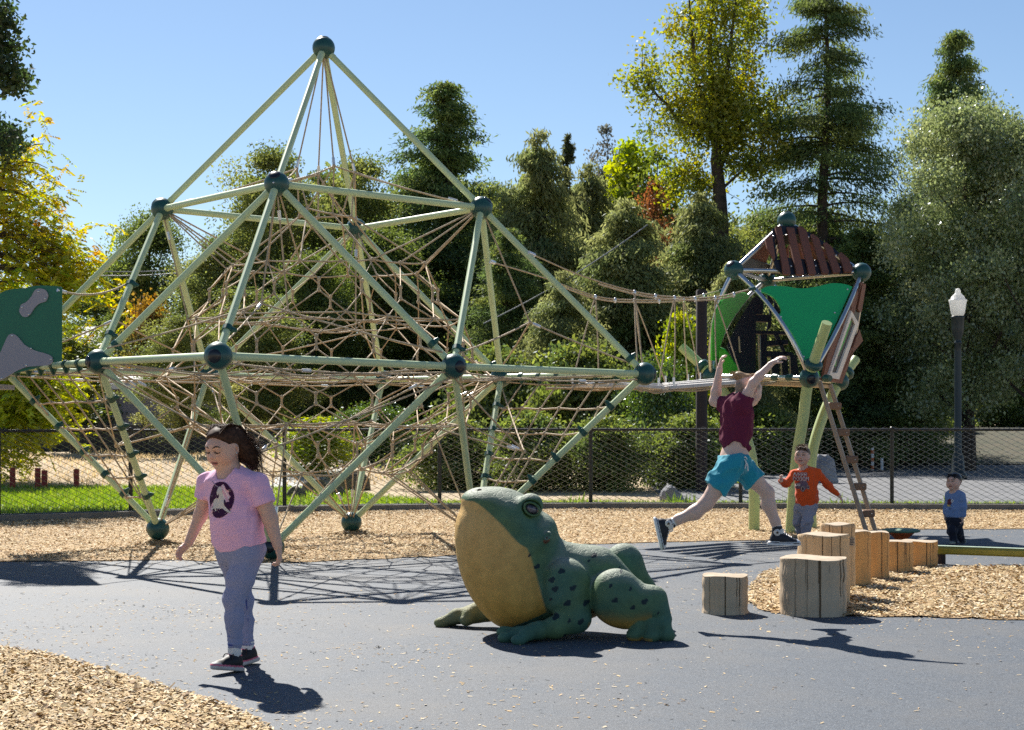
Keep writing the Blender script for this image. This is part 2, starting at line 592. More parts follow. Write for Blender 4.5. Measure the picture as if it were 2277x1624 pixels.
def lawn_mat():
    m, nt, b = new_mat('lawn_turf')
    tc = nt.nodes.new('ShaderNodeTexCoord')
    c = mixcol(nt, ramp(nt, noise(nt, 1.5, 5, 0.7, tc.outputs['Object']), 0.35, 0.7), (0.075, 0.145, 0.012), (0.16, 0.22, 0.03))
    nt.links.new(c, b.inputs['Base Color']); b.inputs['Roughness'].default_value = 0.9
    bump(nt, b, noise(nt, 40, 3, 0.6, tc.outputs['Object']), 0.7, 0.03)
    return m


M['dirt'] = dirt_mat(); M['rubber'] = rubber_mat(); M['chipbed'] = chip_ground_mat(); M['asphalt'] = asphalt_mat(); M['lawn'] = lawn_mat()

xs = np.unique(np.concatenate([np.linspace(-400, -40, 14), np.linspace(-40, 40, 81), np.linspace(40, 400, 14)]))
ys = np.unique(np.concatenate([np.linspace(-40, 24, 9), np.linspace(24, 70, 70), np.linspace(70, 900, 20)]))
grid_sheet('ground', xs, ys, 0.0, M['dirt'], terr)

FENCE = [(-9.6, 19.4), (-6.9, 21.5), (-5.34, 22.4), (-3.37, 23.7), (-1.10, 24.3), (1.21, 24.6), (3.50, 24.5), (5.77, 24.3), (8.05, 24.2), (10.35, 24.1)]
CURB = [(x + 0.08, y - 0.42) for x, y in FENCE]

poly_sheet('rubber_surface', [(-9, 2.2), (9, 2.2), (10, 19.9), (-8, 19.9)], 0.005, M['rubber'], 2.0, 0.0)
FARCHIP = [(-8.6, 15.3), (-4.9, 15.22), (-3.2, 15.3), (-2.1, 15.1), (-1.2, 15.5), (-0.55, 16.0), (0.2, 16.9), (0.95, 17.35), (1.7, 17.6), (2.8, 17.9), (3.7, 18.7), (4.5, 19.6), (6.3, 19.74), (10.3, 19.6)] + list(reversed(CURB))
RIGHTCHIP = [gnd(*p)[:2] for p in [(1760, 1266), (1700, 1274), (1666, 1306), (1662, 1340), (1700, 1362), (1780, 1371), (1900, 1374), (2100, 1376), (2277, 1381), (2420, 1386), (2560, 1384), (2620, 1264), (2400, 1260), (2277, 1261), (2100, 1264), (1980, 1256), (1850, 1258)]]
NEARCHIP = [gnd(*p)[:2] for p in [(-240, 1424), (-100, 1430), (0, 1444), (110, 1462), (220, 1492), (330, 1524), (450, 1560), (540, 1590), (600, 1625), (640, 1690), (650, 1800), (-500, 1800)]]
poly_sheet('wood_chip_bed', FARCHIP, 0.012, M['chipbed'], 0.2, 0.07, seed=3)
poly_sheet('wood_chip_bed', RIGHTCHIP, 0.012, M['chipbed'], 0.1, 0.05, seed=4)
poly_sheet('wood_chip_bed', NEARCHIP, 0.012, M['chipbed'], 0.08, 0.04, seed=5)
LAWN = [(x - 0.05, y - 0.40) for x, y in FENCE[:4]] + [(-1.1, 23.9), (-0.9, 25.6), (-2.4, 28.0), (-3.6, 31.2), (-7.5, 31.8), (-16, 32.0), (-16, 18.0)]
STRIP = [(-1.1, 23.9)] + [(x, y - 0.38) for x, y in FENCE[5:]] + [(10.3, 25.0), (5.8, 25.1), (3.5, 25.3), (1.2, 25.6), (-0.9, 25.6)]
poly_sheet('lawn', LAWN, 0.006, M['lawn'], 0.4, 0.1, zfun=True, seed=6)
poly_sheet('grass_verge', STRIP, 0.006, M['lawn'], 0.3, 0.08, seed=7)
grid_sheet('driveway', np.linspace(2.6, 34, 40), np.linspace(25.0, 50, 40), 0.010, M['asphalt'], terr)
M['path'] = mat('pale_concrete_path', (0.46, 0.45, 0.43), 0.9)
poly_sheet('path', [(-4.6, 29.0), (-3.6, 27.4), (-3.2, 28.0), (-3.9, 33), (-3.0, 40), (-4.2, 40), (-5.0, 33)], 0.012, M['path'], 0.6, 0.04, zfun=True, seed=8)

M['bank_shade'] = mat('bank_shade_earth', (0.085, 0.070, 0.040), 0.95, (0.045, 0.050, 0.024), 2.5, bmp=0.8, bscale=14, bdist=0.05)  # dark ground colour standing in for tree shade on the right bank
grid_sheet('shaded_bank', np.linspace(1.4, 44, 40), np.linspace(44.5, 84, 40), 0.03, M['bank_shade'], terr)
c = MB()
pts = CURB
for i in range(len(pts) - 1):
    a, b = Vector((*pts[i], 0)), Vector((*pts[i + 1], 0))
    d = (b - a).normalized(); n = Vector((-d.y, d.x, 0)) * 0.06
    c.add([a - n + Vector((0, 0, -.05)), b - n + Vector((0, 0, -.05)), b + n + Vector((0, 0, -.05)), a + n + Vector((0, 0, -.05)),
           a - n + Vector((0, 0, .095)), b - n + Vector((0, 0, .095)), b + n + Vector((0, 0, .095)), a + n + Vector((0, 0, .095))],
          [(4, 5, 6, 7), (0, 1, 5, 4), (2, 3, 7, 6)] + ([(3, 0, 4, 7)] if i == 0 else []) + ([(1, 2, 6, 5)] if i == len(pts) - 2 else []), False)
c.build('kerb', M['concrete'], kind='structure')


# loose chips: every one a small slip of wood lying at its own angle
def chip_cloud(name, x, y, z, lmin, lmax, seed, tilt=0.2):
    g = np.random.default_rng(seed); n = len(x)
    L = g.uniform(lmin, lmax, n); W = L * g.uniform(0.22, 0.5, n)
    a = g.uniform(0, 2 * np.pi, n)
    t1 = g.normal(0, tilt, n); t2 = g.normal(0, tilt, n)
    u = np.stack([np.cos(a), np.sin(a), np.tan(np.clip(t1, -1, 1))], -1) * (L / 2)[:, None]
    w = np.stack([-np.sin(a), np.cos(a), np.tan(np.clip(t2, -1, 1))], -1) * (W / 2)[:, None]
    lift = np.abs(u[:, 2]) + np.abs(w[:, 2])
    P = np.stack([x, y, z + lift + 0.001], -1)
    sk = g.uniform(0.5, 1.1, n)[:, None]
    V = np.stack([P - u - w, P + u - w * sk, P + u * 0.96 + w * sk, P - u + w], 1).reshape(-1, 3)
    F = np.arange(n * 4).reshape(n, 4)
    base = np.array([[0.58, 0.435, 0.235], [0.46, 0.32, 0.155], [0.68, 0.57, 0.39], [0.22, 0.14, 0.075], [0.56, 0.385, 0.21]])
    k = g.choice(5, n, p=[0.36, 0.28, 0.17, 0.10, 0.09])
    colr = base[k] * g.uniform(0.75, 1.2, (n, 1))
    o = add(name, mesh_from(name, V, F, False, face_col=colr), M['chip'])
    return tag(o, kind='stuff')


def fill(poly, n, seed):
    g = np.random.default_rng(seed)
    q = np.array([p[:2] for p in poly])
    x = g.uniform(q[:, 0].min(), q[:, 0].max(), n); y = g.uniform(q[:, 1].min(), q[:, 1].max(), n)
    k = in_poly(x, y, q)
    return x[k], y[k]


x, y = fill(FARCHIP, 240000, 11); keep = (np.abs(x) < 0.36 * y)
chip_cloud('wood_chips', x[keep], y[keep], 0.012 + 0.01 * RNG.random(keep.sum()), 0.014, 0.042, 12)
x, y = fill(RIGHTCHIP, 52000, 13)
chip_cloud('wood_chips', x, y, 0.012 + 0.012 * RNG.random(len(x)), 0.014, 0.045, 14)
x, y = fill(NEARCHIP, 95000, 15); keep = (x > -0.36 * y - 0.3)
chip_cloud('wood_chips', x[keep], y[keep], 0.012 + 0.015 * RNG.random(keep.sum()), 0.012, 0.042, 16)
# scattered over the rubber, thicker towards the beds
g = np.random.default_rng(17)
sx, sy = g.uniform(-6, 7, 150000), g.uniform(5.5, 20, 150000)
dn = np.full(len(sx), 9.0)
for poly in (FARCHIP[:14], RIGHTCHIP, NEARCHIP[:10]):
    pl = [Vector((p[0], p[1])) for p in poly]
    for i in range(len(pl) - 1):
        a, b = pl[i], pl[i + 1]; d = b - a; l2 = max(d.length_squared, 1e-9)
        t = np.clip(((sx - a.x) * d.x + (sy - a.y) * d.y) / l2, 0, 1)
        dn = np.minimum(dn, np.hypot(sx - a.x - t * d.x, sy - a.y - t * d.y))
patch = 0.5 + 0.5 * np.sin(sx * 2.1 + 1.3 * np.sin(sy * 1.7)) * np.sin(sy * 2.6 + sx)
pr = 0.45 * np.exp(-dn / 0.14) + 0.20 * np.exp(-dn / 0.7) * patch + 0.34 * patch ** 2 * (sx < 1.2) * (sy < 12.5) * np.clip((1.8 - sx) / 3.5, .1, 1) + 0.035
k = g.random(len(sx)) < pr
chip_cloud('scattered_chips', sx[k], sy[k], np.full(k.sum(), 0.006), 0.007, 0.027, 18, 0.15)


# grass
def grass_cloud(name, x, y, hmin, hmax, seed, cols):
    g = np.random.default_rng(seed); n = len(x)
    h = g.uniform(hmin, hmax, n); a = g.uniform(0, 2 * np.pi, n); w = h * g.uniform(.08, .16, n)
    z = terr(x, y) + 0.003
    P = np.stack([x, y, z], -1)
    s = np.stack([np.cos(a), np.sin(a), 0 * a], -1) * w[:, None]
    lean = np.stack([g.normal(0, .35, n), g.normal(0, .35, n), np.ones(n)], -1) * h[:, None]
    V = np.stack([P - s, P + s, P + lean], 1).reshape(-1, 3)
    cc = np.array(cols)[g.integers(0, len(cols), n)] * g.uniform(.75, 1.25, (n, 1))
    o = add(name, mesh_from(name, V, np.arange(n * 3).reshape(n, 3), False, face_col=cc), M['grass'])
    return tag(o, kind='stuff')


GC = [(0.16, 0.27, 0.022), (0.23, 0.33, 0.035), (0.28, 0.34, 0.06), (0.13, 0.22, 0.02)]
x, y = fill(LAWN, 90000, 21); k = np.abs(x) < .38 * y
grass_cloud('grass', x[k], y[k], 0.04, 0.10, 22, GC)
x, y = fill(STRIP, 26000, 23)
grass_cloud('grass', x, y, 0.03, 0.11, 24, GC + [(0.26, 0.25, 0.10)])
# taller weeds and dry litter near the fence
g = np.random.default_rng(25)
fx = g.uniform(-7, 9, 900); fy = np.interp(fx, [p[0] for p in FENCE], [p[1] for p in FENCE]) + g.uniform(-.35, .5, 900)
kk = (np.sin(fx * 3.1) + np.sin(fx * 7.7)) > 0.7
grass_cloud('tall_weeds', fx[kk], fy[kk], 0.12, 0.26, 26, [(0.12, 0.20, 0.03), (0.18, 0.24, 0.06)])
x = g.uniform(-12, -0.5, 9000); y = g.uniform(32, 48, 9000)
grass_cloud('dry_grass', x, y, 0.05, 0.14, 27, [(0.50, 0.40, 0.22), (0.42, 0.32, 0.18), (0.56, 0.47, 0.28)])


# ------------------------------------------------------------------ trees
def leaf_quads(P, size, aspect, g, axis=None, spread=1.0):
    n = len(P)
    a = g.normal(0, 1, (n, 3))
    if axis is not None: a = axis + a * spread
    a /= np.linalg.norm(a, axis=1)[:, None] + 1e-9
    b = np.cross(a, g.normal(0, 1, (n, 3))); b /= np.linalg.norm(b, axis=1)[:, None] + 1e-9
    L = (size * g.uniform(.6, 1.4, n) / 2)[:, None]
    u = a * L; w = b * L * aspect
    V = np.stack([P - u, P + w - u * .1, P + u, P - w - u * .1], 1).reshape(-1, 3)
    return V, np.arange(n * 4).reshape(n, 4)


def crown_mesh(name, P, size, aspect, cols, cid, g, axis=None, spread=1.0, jitter=.22):
    """cols: list of colours; cid: clump number of each leaf, so whole clumps differ in hue"""
    V, F = leaf_quads(P, size, aspect, g, axis, spread)
    cols = np.array(cols); nc = int(cid.max()) + 1
    cw = g.dirichlet(np.ones(len(cols)) * .6, nc) @ cols
    cw *= g.uniform(.8, 1.25, (nc, 1))
    c = cw[cid] * g.uniform(1 - jitter, 1 + jitter, (len(P), 1))
    return mesh_from(name, V, F, False, face_col=c)


def gball(g, n, s, lim=2.5):
    q = g.normal(0, 1, (n, 3)); d = np.linalg.norm(q, axis=1)[:, None]
    return q * np.minimum(1, lim / (d + 1e-9)) * s


def broad_parts(H, W, z0, seed, ncl, nleaf, lsize, clr, cols, aspect=.55, profile=None, trunk_r=.2, lean=(0, 0), nlimb=26, squash=.65, outer=.55):
    g = np.random.default_rng(seed)
    profile = profile or (lambda t: np.sqrt(np.clip(1 - (2 * t - .9) ** 2 / 1.25, .02, 1)))
    t = g.beta(1.3, 1.15, ncl)
    R = W / 2 * profile(t) * g.uniform(.55, 1.12, ncl)
    an = g.uniform(0, 2 * np.pi, ncl)
    r = np.clip(R - clr * .6, .05, None) * g.random(ncl) ** (1 - outer)
    C = np.stack([r * np.cos(an) + lean[0] * t, r * np.sin(an) + lean[1] * t, z0 + (H - z0 - clr * .5) * t], -1)
    per = nleaf // ncl
    cid = np.repeat(np.arange(ncl), per)
    sc = clr * g.uniform(.5, 1.35, ncl)
    P = C[cid] + gball(g, len(cid), .5) * sc[cid][:, None] * np.array([1, 1, squash])
    return C, P, cid, g


def limbs(mb, C, H, z0, tr, nlimb, g, lean=(0, 0), top=.92):
    top_p = Vector((lean[0] * .8, lean[1] * .8, z0 + (H - z0) * top))
    tp = smooth_path([(0, 0, -.25), (lean[0] * .05 + tr * .3, 0, z0 * .5), (lean[0] * .2, lean[1] * .2, z0 + (H - z0) * .15), (lean[0] * .5 - tr * .5, lean[1] * .5, z0 + (H - z0) * .5), top_p], 4)
    nT = len(tp)
    mb.tube(tp, [tr * (1.25 - 1.12 * (i / (nT - 1)) ** .8) if i > 0 else tr * 1.5 for i in range(nT)], 8)
    idx = g.permutation(len(C))[:nlimb]
    for i in idx:
        c = Vector(C[i])
        zt = max(z0 * .75, c.z - max(.4, Vector((c.x, c.y)).length * g.uniform(.5, 1.0)))
        s = min(range(nT), key=lambda k: abs(tp[k].z - zt))
        a = tp[s]
        mid = a.lerp(c, .55) + Vector((0, 0, -.08 * (c - a).length)) + Vector(g.normal(0, .07, 3)) * (c - a).length
        r0 = tr * (1.1 - .9 * s / nT) * .5
        p = bez(a, mid, c, 5)
        mb.tube(p, [max(.008, r0 * (1 - .85 * k / 5)) for k in range(6)], 5, False)


TREES = {}


def place_tree(name, label, cat, x, top, Y, meshes, H, W, wpx=None, xo=None, group=None, rot=0, trunk_m=None, leaf_m=None, zb=None):
    """meshes: (trunk mesh, crown mesh) modelled for height H; scaled to reach picture height 'top' at distance Y"""
    p = at(x, top, Y)
    z = tz(p.x, Y) if zb is None else zb
    s = (p.z - z) / H
    sx = (wpx * Y / FPX) / W if wpx else s
    root = thing(name, label, cat, (p.x, Y, z), group)
    for nm, me, mm in (('trunk', meshes[0], trunk_m or M['bark']), ('crown', meshes[1], leaf_m or M['leaf'])):
        if me is None: continue
        if not me.materials: me.materials.append(mm)
        o = bpy.data.objects.new(nm, me); COL.objects.link(o); o.parent = root
        o.scale = (sx, sx, s); o.rotation_euler = (0, 0, rot)
    return root


def make_broad(key, H, W, z0, seed, ncl, nleaf, lsize, clr, cols, tr=.2, nlimb=26, aspect=.55, lean=(0, 0), profile=None, outer=.55, squash=.65):
    C, P, cid, g = broad_parts(H, W, z0, seed, ncl, nleaf, lsize, clr, cols, aspect, profile, tr, lean, nlimb, squash, outer)
    mb = MB(); limbs(mb, C, H, z0, tr, nlimb, g, lean)
    tm = mesh_from(key + '_trunk', np.array(mb.v), mb.f, True)
    cm = crown_mesh(key + '_crown', P, lsize, aspect, cols, cid, g)
    TREES[key] = (tm, cm)
    return TREES[key]


def make_cedar(key, H, W, z0, seed, nbr, nleaf, lsize, cols, tr=.22, power=.9, droop=.25, aspect=.26, sig=.30, skirt=1.0, hang=.9):
    g = np.random.default_rng(seed)
    mb = MB()
    tp = [Vector((.12 * math.sin(k * 1.3), .1 * math.cos(k), -.25 + (H + .1) * k / 8)) for k in range(9)]
    mb.tube(tp, [tr * (1.2 - 1.15 * k / 8) for k in range(9)], 8)
    t = np.sort(g.random(nbr) ** 1.15)
    P = []; cid = []; ax = []
    per = nleaf / nbr
    for i in range(nbr):
        z = z0 + (H - z0) * t[i] * .985
        L = W / 2 * ((1 - t[i]) ** power + .035) * g.uniform(.55, 1.14) * (1 if t[i] > .12 else skirt)
        an = g.uniform(0, 2 * np.pi)
        d = Vector((math.cos(an), math.sin(an), 0))
        up = g.uniform(-.05, .3)
        a = Vector((0, 0, z)); m_ = a + d * L * .5 + Vector((0, 0, up * L * .5)); e = a + d * L + Vector((0, 0, up * L * .4 - droop * L))
        pth = bez(a, m_, e, 5)
        mb.tube(pth, [max(.012, tr * .32 * (1 - t[i] * .7) * (1 - .8 * k / 5)) for k in range(6)], 4, False)
        n = max(6, int(per * (L / (W / 2) * 1.7 + .25)))
        u = .18 + .82 * g.random(n) ** .75
        q = np.array([[*(a * (1 - s) ** 2 + m_ * 2 * s * (1 - s) + e * s * s)] for s in u])
        sg = sig * (.35 + .65 * min(1, L / (W / 2) * 1.3))
        off = gball(g, n, 1, 2.5) * np.array([sg, sg, sg * .55]); off[:, 2] -= np.minimum(np.abs(g.normal(0, sg * .5, n)), sg) * hang
        P.append(q + off); cid.append(np.full(n, i))
        ax.append(np.tile(np.array([d.x * .5, d.y * .5, -hang]), (n, 1)))
    P = np.concatenate(P); cid = np.concatenate(cid); ax = np.concatenate(ax)
    tm = mesh_from(key + '_trunk', np.array(mb.v), mb.f, True)
    cm = crown_mesh(key + '_crown', P, lsize, aspect, cols, cid, g, ax, .55)
    TREES[key] = (tm, cm)
    return TREES[key]


DK = [(0.097, 0.145, 0.034), (0.131, 0.178, 0.039), (0.067, 0.105, 0.039), (0.175, 0.204, 0.046)]
CED = [(0.089, 0.149, 0.056), (0.125, 0.178, 0.052), (0.184, 0.213, 0.057), (0.063, 0.120, 0.055)]
OLV = [(0.229, 0.247, 0.094), (0.283, 0.283, 0.125), (0.170, 0.198, 0.081), (0.310, 0.310, 0.144)]
OAK = [(0.148, 0.189, 0.049), (0.202, 0.229, 0.064), (0.269, 0.269, 0.090), (0.094, 0.135, 0.038)]
GLS = [(0.187, 0.238, 0.096), (0.255, 0.300, 0.125), (0.351, 0.380, 0.187), (0.119, 0.170, 0.068)]
YEL = [(0.55, 0.45, 0.02), (0.48, 0.44, 0.025), (0.18, 0.29, 0.03), (0.42, 0.20, 0.03), (0.30, 0.36, 0.03), (0.22, 0.32, 0.03)]
LIM = [(0.33, 0.39, 0.025), (0.42, 0.42, 0.035), (0.20, 0.30, 0.025)]
GRN = [(0.07, 0.125, 0.02), (0.10, 0.16, 0.025), (0.05, 0.09, 0.018)]

# kinds
make_cedar('tall_cedar', 17.5, 5.8, 1.5, 31, 200, 80000, .15, CED + [(0.11, 0.13, 0.05)], .24, .5, .22, sig=.30)
make_cedar('dense_cedar', 13.3, 5.2, .6, 32, 260, 98000, .15, CED, .25, .68, .2, sig=.34, skirt=1.05)
make_cedar('olive_cedar', 8.5, 4.6, .4, 33, 170, 74000, .15, OLV + CED[:2], .18, .72, .32, sig=.30, hang=1.2)
make_cedar('thin_pine', 9.0, 1.5, 4.5, 34, 60, 7000, .20, [(0.06, 0.08, 0.035), (0.09, 0.10, 0.05)], .10, .6, .05, sig=.16, hang=.1)
make_broad('oak', 10.5, 6.0, 2.0, 35, 100, 68000, .115, .85, OAK, .24, 38, profile=lambda t: np.sqrt(np.clip(1 - ((t - .45) / .64) ** 2, .05, 1)), outer=.7)
make_broad('dark_oak', 10.0, 6.0, 1.6, 36, 110, 66000, .115, .85, DK + OAK[:1], .26, 34)
make_broad('glossy_oak', 10.5, 6.4, 1.7, 37, 120, 84000, .105, .80, GLS, .26, 44, aspect=.6, profile=lambda t: np.sqrt(np.clip(1 - ((t - .48) / .62) ** 2, .05, 1)), outer=.72)
make_broad('yellow_tree', 9.5, 2.6, 2.5, 38, 46, 12000, .18, .6, LIM + [(0.16, 0.2, 0.03)], .11, 24)
make_broad('light_tree', 9.5, 3.2, 2.5, 39, 40, 9000, .17, .6, [(0.13, 0.17, 0.03), (0.09, 0.14, 0.025), (0.2, 0.2, 0.04)], .12, 26)
make_broad('grey_tree', 12.0, 3.4, 3.0, 40, 46, 8000, .13, .55, [(0.10, 0.105, 0.085), (0.13, 0.125, 0.10)], .12, 44)
make_broad('bush', 2.0, 2.8, .15, 41, 60, 22000, .075, .42, GRN, .06, 16, outer=.7)
make_broad('lime_bush', 2.6, 1.8, .2, 42, 44, 14000, .09, .40, LIM + GRN[:2], .05, 16, outer=.7)
make_broad('dark_bush', 2.0, 3.2, .05, 43, 60, 20000, .10, .50, DK, .06, 14, outer=.6)
make_broad('rust_tree', 8.0, 2.4, 5.0, 44, 34, 2600, .13, .5, [(0.26, 0.11, 0.045), (0.2, 0.12, 0.05)], .08, 14)
make_broad('orange_bush', 3.0, 3.0, .4, 45, 40, 12000, .11, .5, [(0.36, 0.19, 0.035), (0.30, 0.21, 0.05), (0.14, 0.14, 0.035)], .06, 14)

T = place_tree
T('cedar_tree', 'tall open cedar rising past the top edge of the photo behind the slatted tower', 'tree', 1835, -110, 50, TREES['tall_cedar'], 17.5, 5.8, 430, leaf_m=M['needle'])
T('cedar_tree', 'slender dark conifer with a pointed tip standing behind the glossy oaks on the right', 'tree', 2127, 56, 82, TREES['dense_cedar'], 13.3, 5.2, 400, leaf_m=M['needle'], rot=1.1)
T('cedar_tree', 'broad dark cedar with a cone crown directly right of the climbing frame peak', 'tree', 988, 172, 56, TREES['dense_cedar'], 13.3, 5.2, 540, leaf_m=M['needle'])
T('cedar_tree', 'drooping olive green cedar just right of the big dark cedar', 'tree', 1195, 285, 52, TREES['olive_cedar'], 8.5, 4.6, 430, leaf_m=M['needle'], rot=.4)
T('cedar_tree', 'drooping olive cedar behind the rope handrails of the bridge', 'tree', 1395, 440, 46, TREES['olive_cedar'], 8.5, 4.6, 500, leaf_m=M['needle'], rot=2.0)
T('cedar_tree', 'drooping pale olive cedar standing left of the slatted roof', 'tree', 1560, 425, 48, TREES['olive_cedar'], 8.5, 4.6, 480, leaf_m=M['needle'], rot=3.3)
T('cedar_tree', 'dark cedar skirt of foliage right behind the wooden window wall', 'tree', 1915, 500, 45, TREES['dense_cedar'], 13.3, 5.2, 400, leaf_m=M['needle'], rot=4.4)
T('cedar_tree', 'dark low cedar filling the gap between the bridge and the big dark cedar', 'tree', 1130, 500, 48, TREES['dense_cedar'], 13.3, 5.2, 330, leaf_m=M['needle'], rot=2.7)
T('pine_tree', 'thin pine with a tufted tip poking above the drooping olive cedars', 'tree', 1264, 298, 55, TREES['thin_pine'], 9.0, 1.5, 85, leaf_m=M['needle'])
T('bare_tree', 'grey nearly bare tree behind the yellow tree in the skyline gap', 'tree', 1352, 258, 64, TREES['grey_tree'], 12, 3.4, 160, trunk_m=M['bark_grey'])
T('yellow_tree', 'narrow bright yellow tree beside the grey nearly bare tree', 'tree', 1402, 282, 60, TREES['yellow_tree'], 9.5, 2.6, 170)
T('light_tree', 'loose light green tree between the narrow yellow tree and the tall leafy one', 'tree', 1462, 318, 58, TREES['light_tree'], 9.5, 3.2, 210)
T('rust_tree', 'small rust brown withered tree below the loose light green tree', 'tree', 1455, 392, 54, TREES['rust_tree'], 8, 1.6, 80)
T('oak_tree', 'olive green round oak behind the upper left of the climbing frame', 'tree', 605, 328, 56, TREES['oak'], 10.5, 6, 330, rot=.7)
T('oak_tree', 'olive oak between the round oak and the broad dark cedar', 'tree', 775, 346, 58, TREES['oak'], 10.5, 6, 330, rot=2.2)
T('oak_tree', 'dark oak far left behind the left upper ball of the frame', 'tree', 335, 470, 62, TREES['dark_oak'], 10, 6, 300, rot=.3)
T('oak_tree', 'shorter olive oak beside the wooden utility pole', 'tree', 500, 520, 54, TREES['oak'], 10.5, 6, 310, rot=4.0)
T('oak_tree', 'dark oak low behind the centre of the rope net', 'tree', 850, 500, 52, TREES['dark_oak'], 10, 6, 340, rot=1.7)
T('oak_tree', 'dark oak behind the net just left of the centre', 'tree', 690, 560, 50, TREES['dark_oak'], 10, 6, 300, rot=3.7)
T('oak_tree', 'silvery glossy oak on the right, nearest the tall lamp post', 'tree', 2150, 228, 42, TREES['glossy_oak'], 10.5, 6.4, 430, leaf_m=M['leaf_gloss'], rot=.4)
T('oak_tree', 'silvery glossy oak cut by the right edge of the photo', 'tree', 2335, 250, 40, TREES['glossy_oak'], 10.5, 6.4, 380, leaf_m=M['leaf_gloss'], rot=2.4)
T('oak_tree', 'lower glossy oak between the lamp post and the tall open cedar', 'tree', 2050, 425, 45, TREES['glossy_oak'], 10.5, 6.4, 270, leaf_m=M['leaf_gloss'], rot=4.1)
T('oak_tree', 'dark spreading oak behind the grey house roof', 'tree', 215, 640, 70, TREES['dark_oak'], 10, 6, 300, rot=5.0)
T('oak_tree', 'olive oak standing right of the pale house', 'tree', 560, 640, 46, TREES['oak'], 10.5, 6, 330, rot=5.5)
T('oak_tree', 'olive oak filling the skyline right behind the right upper ball', 'tree', 1085, 405, 62, TREES['oak'], 10.5, 6, 300, rot=.2)
T('cedar_tree', 'olive cedar between the tufted pine and the grey bare tree', 'tree', 1310, 360, 57, TREES['olive_cedar'], 8.5, 4.6, 400, leaf_m=M['needle'], rot=5.2)
T('oak_tree', 'round olive oak at the skyline behind the bridge', 'tree', 1490, 455, 63, TREES['oak'], 10.5, 6, 320, rot=2.9)
T('oak_tree', 'olive oak seen between the tall leafy tree and the tall open cedar', 'tree', 1690, 470, 64, TREES['oak'], 10.5, 6, 300, rot=1.2)
T('cedar_tree', 'pale olive cedar with low boughs behind the right lower net', 'tree', 1250, 600, 43, TREES['olive_cedar'], 8.5, 4.6, 360, leaf_m=M['needle'], rot=1.0)
T('cedar_tree', 'pale olive cedar with low boughs behind the dark stained post', 'tree', 1625, 585, 42, TREES['olive_cedar'], 8.5, 4.6, 330, leaf_m=M['needle'], rot=2.6)
T('oak_tree', 'dark oak far back between the lamp post and the glossy oaks', 'tree', 2010, 520, 66, TREES['dark_oak'], 10, 6, 330, rot=2.2)
T('oak_tree', 'dark oak behind the right edge pickets', 'tree', 2240, 560, 68, TREES['dark_oak'], 10, 6, 380, rot=4.2)
T('oak_tree', 'small olive tree on dark leaning trunks left of the girl, beyond the lawn', 'tree', 405, 700, 40, TREES['oak'], 10.5, 6, 270, rot=.9)
T('oak_tree', 'small tree with a bare brown trunk beyond the red posts', 'tree', 165, 720, 44, TREES['light_tree'], 9.5, 3.2, 230, rot=2)
T('bush', 'bright lime green bush under the rope bridge', 'bush', 1512, 690, 40, TREES['lime_bush'], 2.6, 1.8, 150)
T('bush', 'mid green bush behind the fence below the bridge deck', 'bush', 1465, 800, 34, TREES['bush'], 2.0, 2.8, 260, leaf_m=M['leaf_gloss'])
T('bush', 'yellow green bush behind the fence just right of the walking girl', 'bush', 700, 925, 34, TREES['lime_bush'], 2.6, 1.8, 190, rot=1)
T('bush', 'green bush behind the net beside the yellow green bush', 'bush', 830, 900, 38, TREES['bush'], 2.0, 2.8, 250, rot=2)
for i, (lx, tp_, Y_, w_, lb) in enumerate([
        (1010, 930, 31, 300, 'dark shrub behind the fence left of the frog head'),
        (1180, 915, 30, 290, 'dark shrub behind the fence above the frog eye'),
        (1350, 925, 29.5, 260, 'dark shrub behind the fence post right of the frog'),
        (1540, 920, 30, 280, 'dark shrub behind the fence at the jumping child'),
        (1700, 905, 40, 280, 'dark shrub behind the curved tower posts'),
        (1290, 760, 40, 330, 'dark bush under the right half of the frame, far side'),
        (1090, 770, 42, 330, 'dark bush behind the right lower struts'),
        (2040, 888, 50, 190, 'dark rounded bush left of the lamp post'),
        (2105, 905, 54, 170, 'low dark bush directly behind the lamp post'),
        (1870, 870, 56, 240, 'dark bush behind the ladder in front of the cedar skirt'),
        (2240, 860, 62, 180, 'dark bush at the right edge behind the pickets')]):
    T('bush', lb, 'bush', lx, tp_, Y_, TREES['dark_bush'], 2.0, 3.2, w_, rot=i * 1.3)
T('bush', 'orange leaved bush beside the grey house roof', 'bush', 330, 668, 54, TREES['orange_bush'], 3, 3, 190)
T('bush', 'olive bush in front of the grey house gable', 'bush', 190, 770, 50, TREES['bush'], 2.0, 2.8, 200, rot=3)
T('bush', 'olive bush between the pale house and the metal roof', 'bush', 420, 760, 52, TREES['bush'], 2.0, 2.8, 240, rot=4)


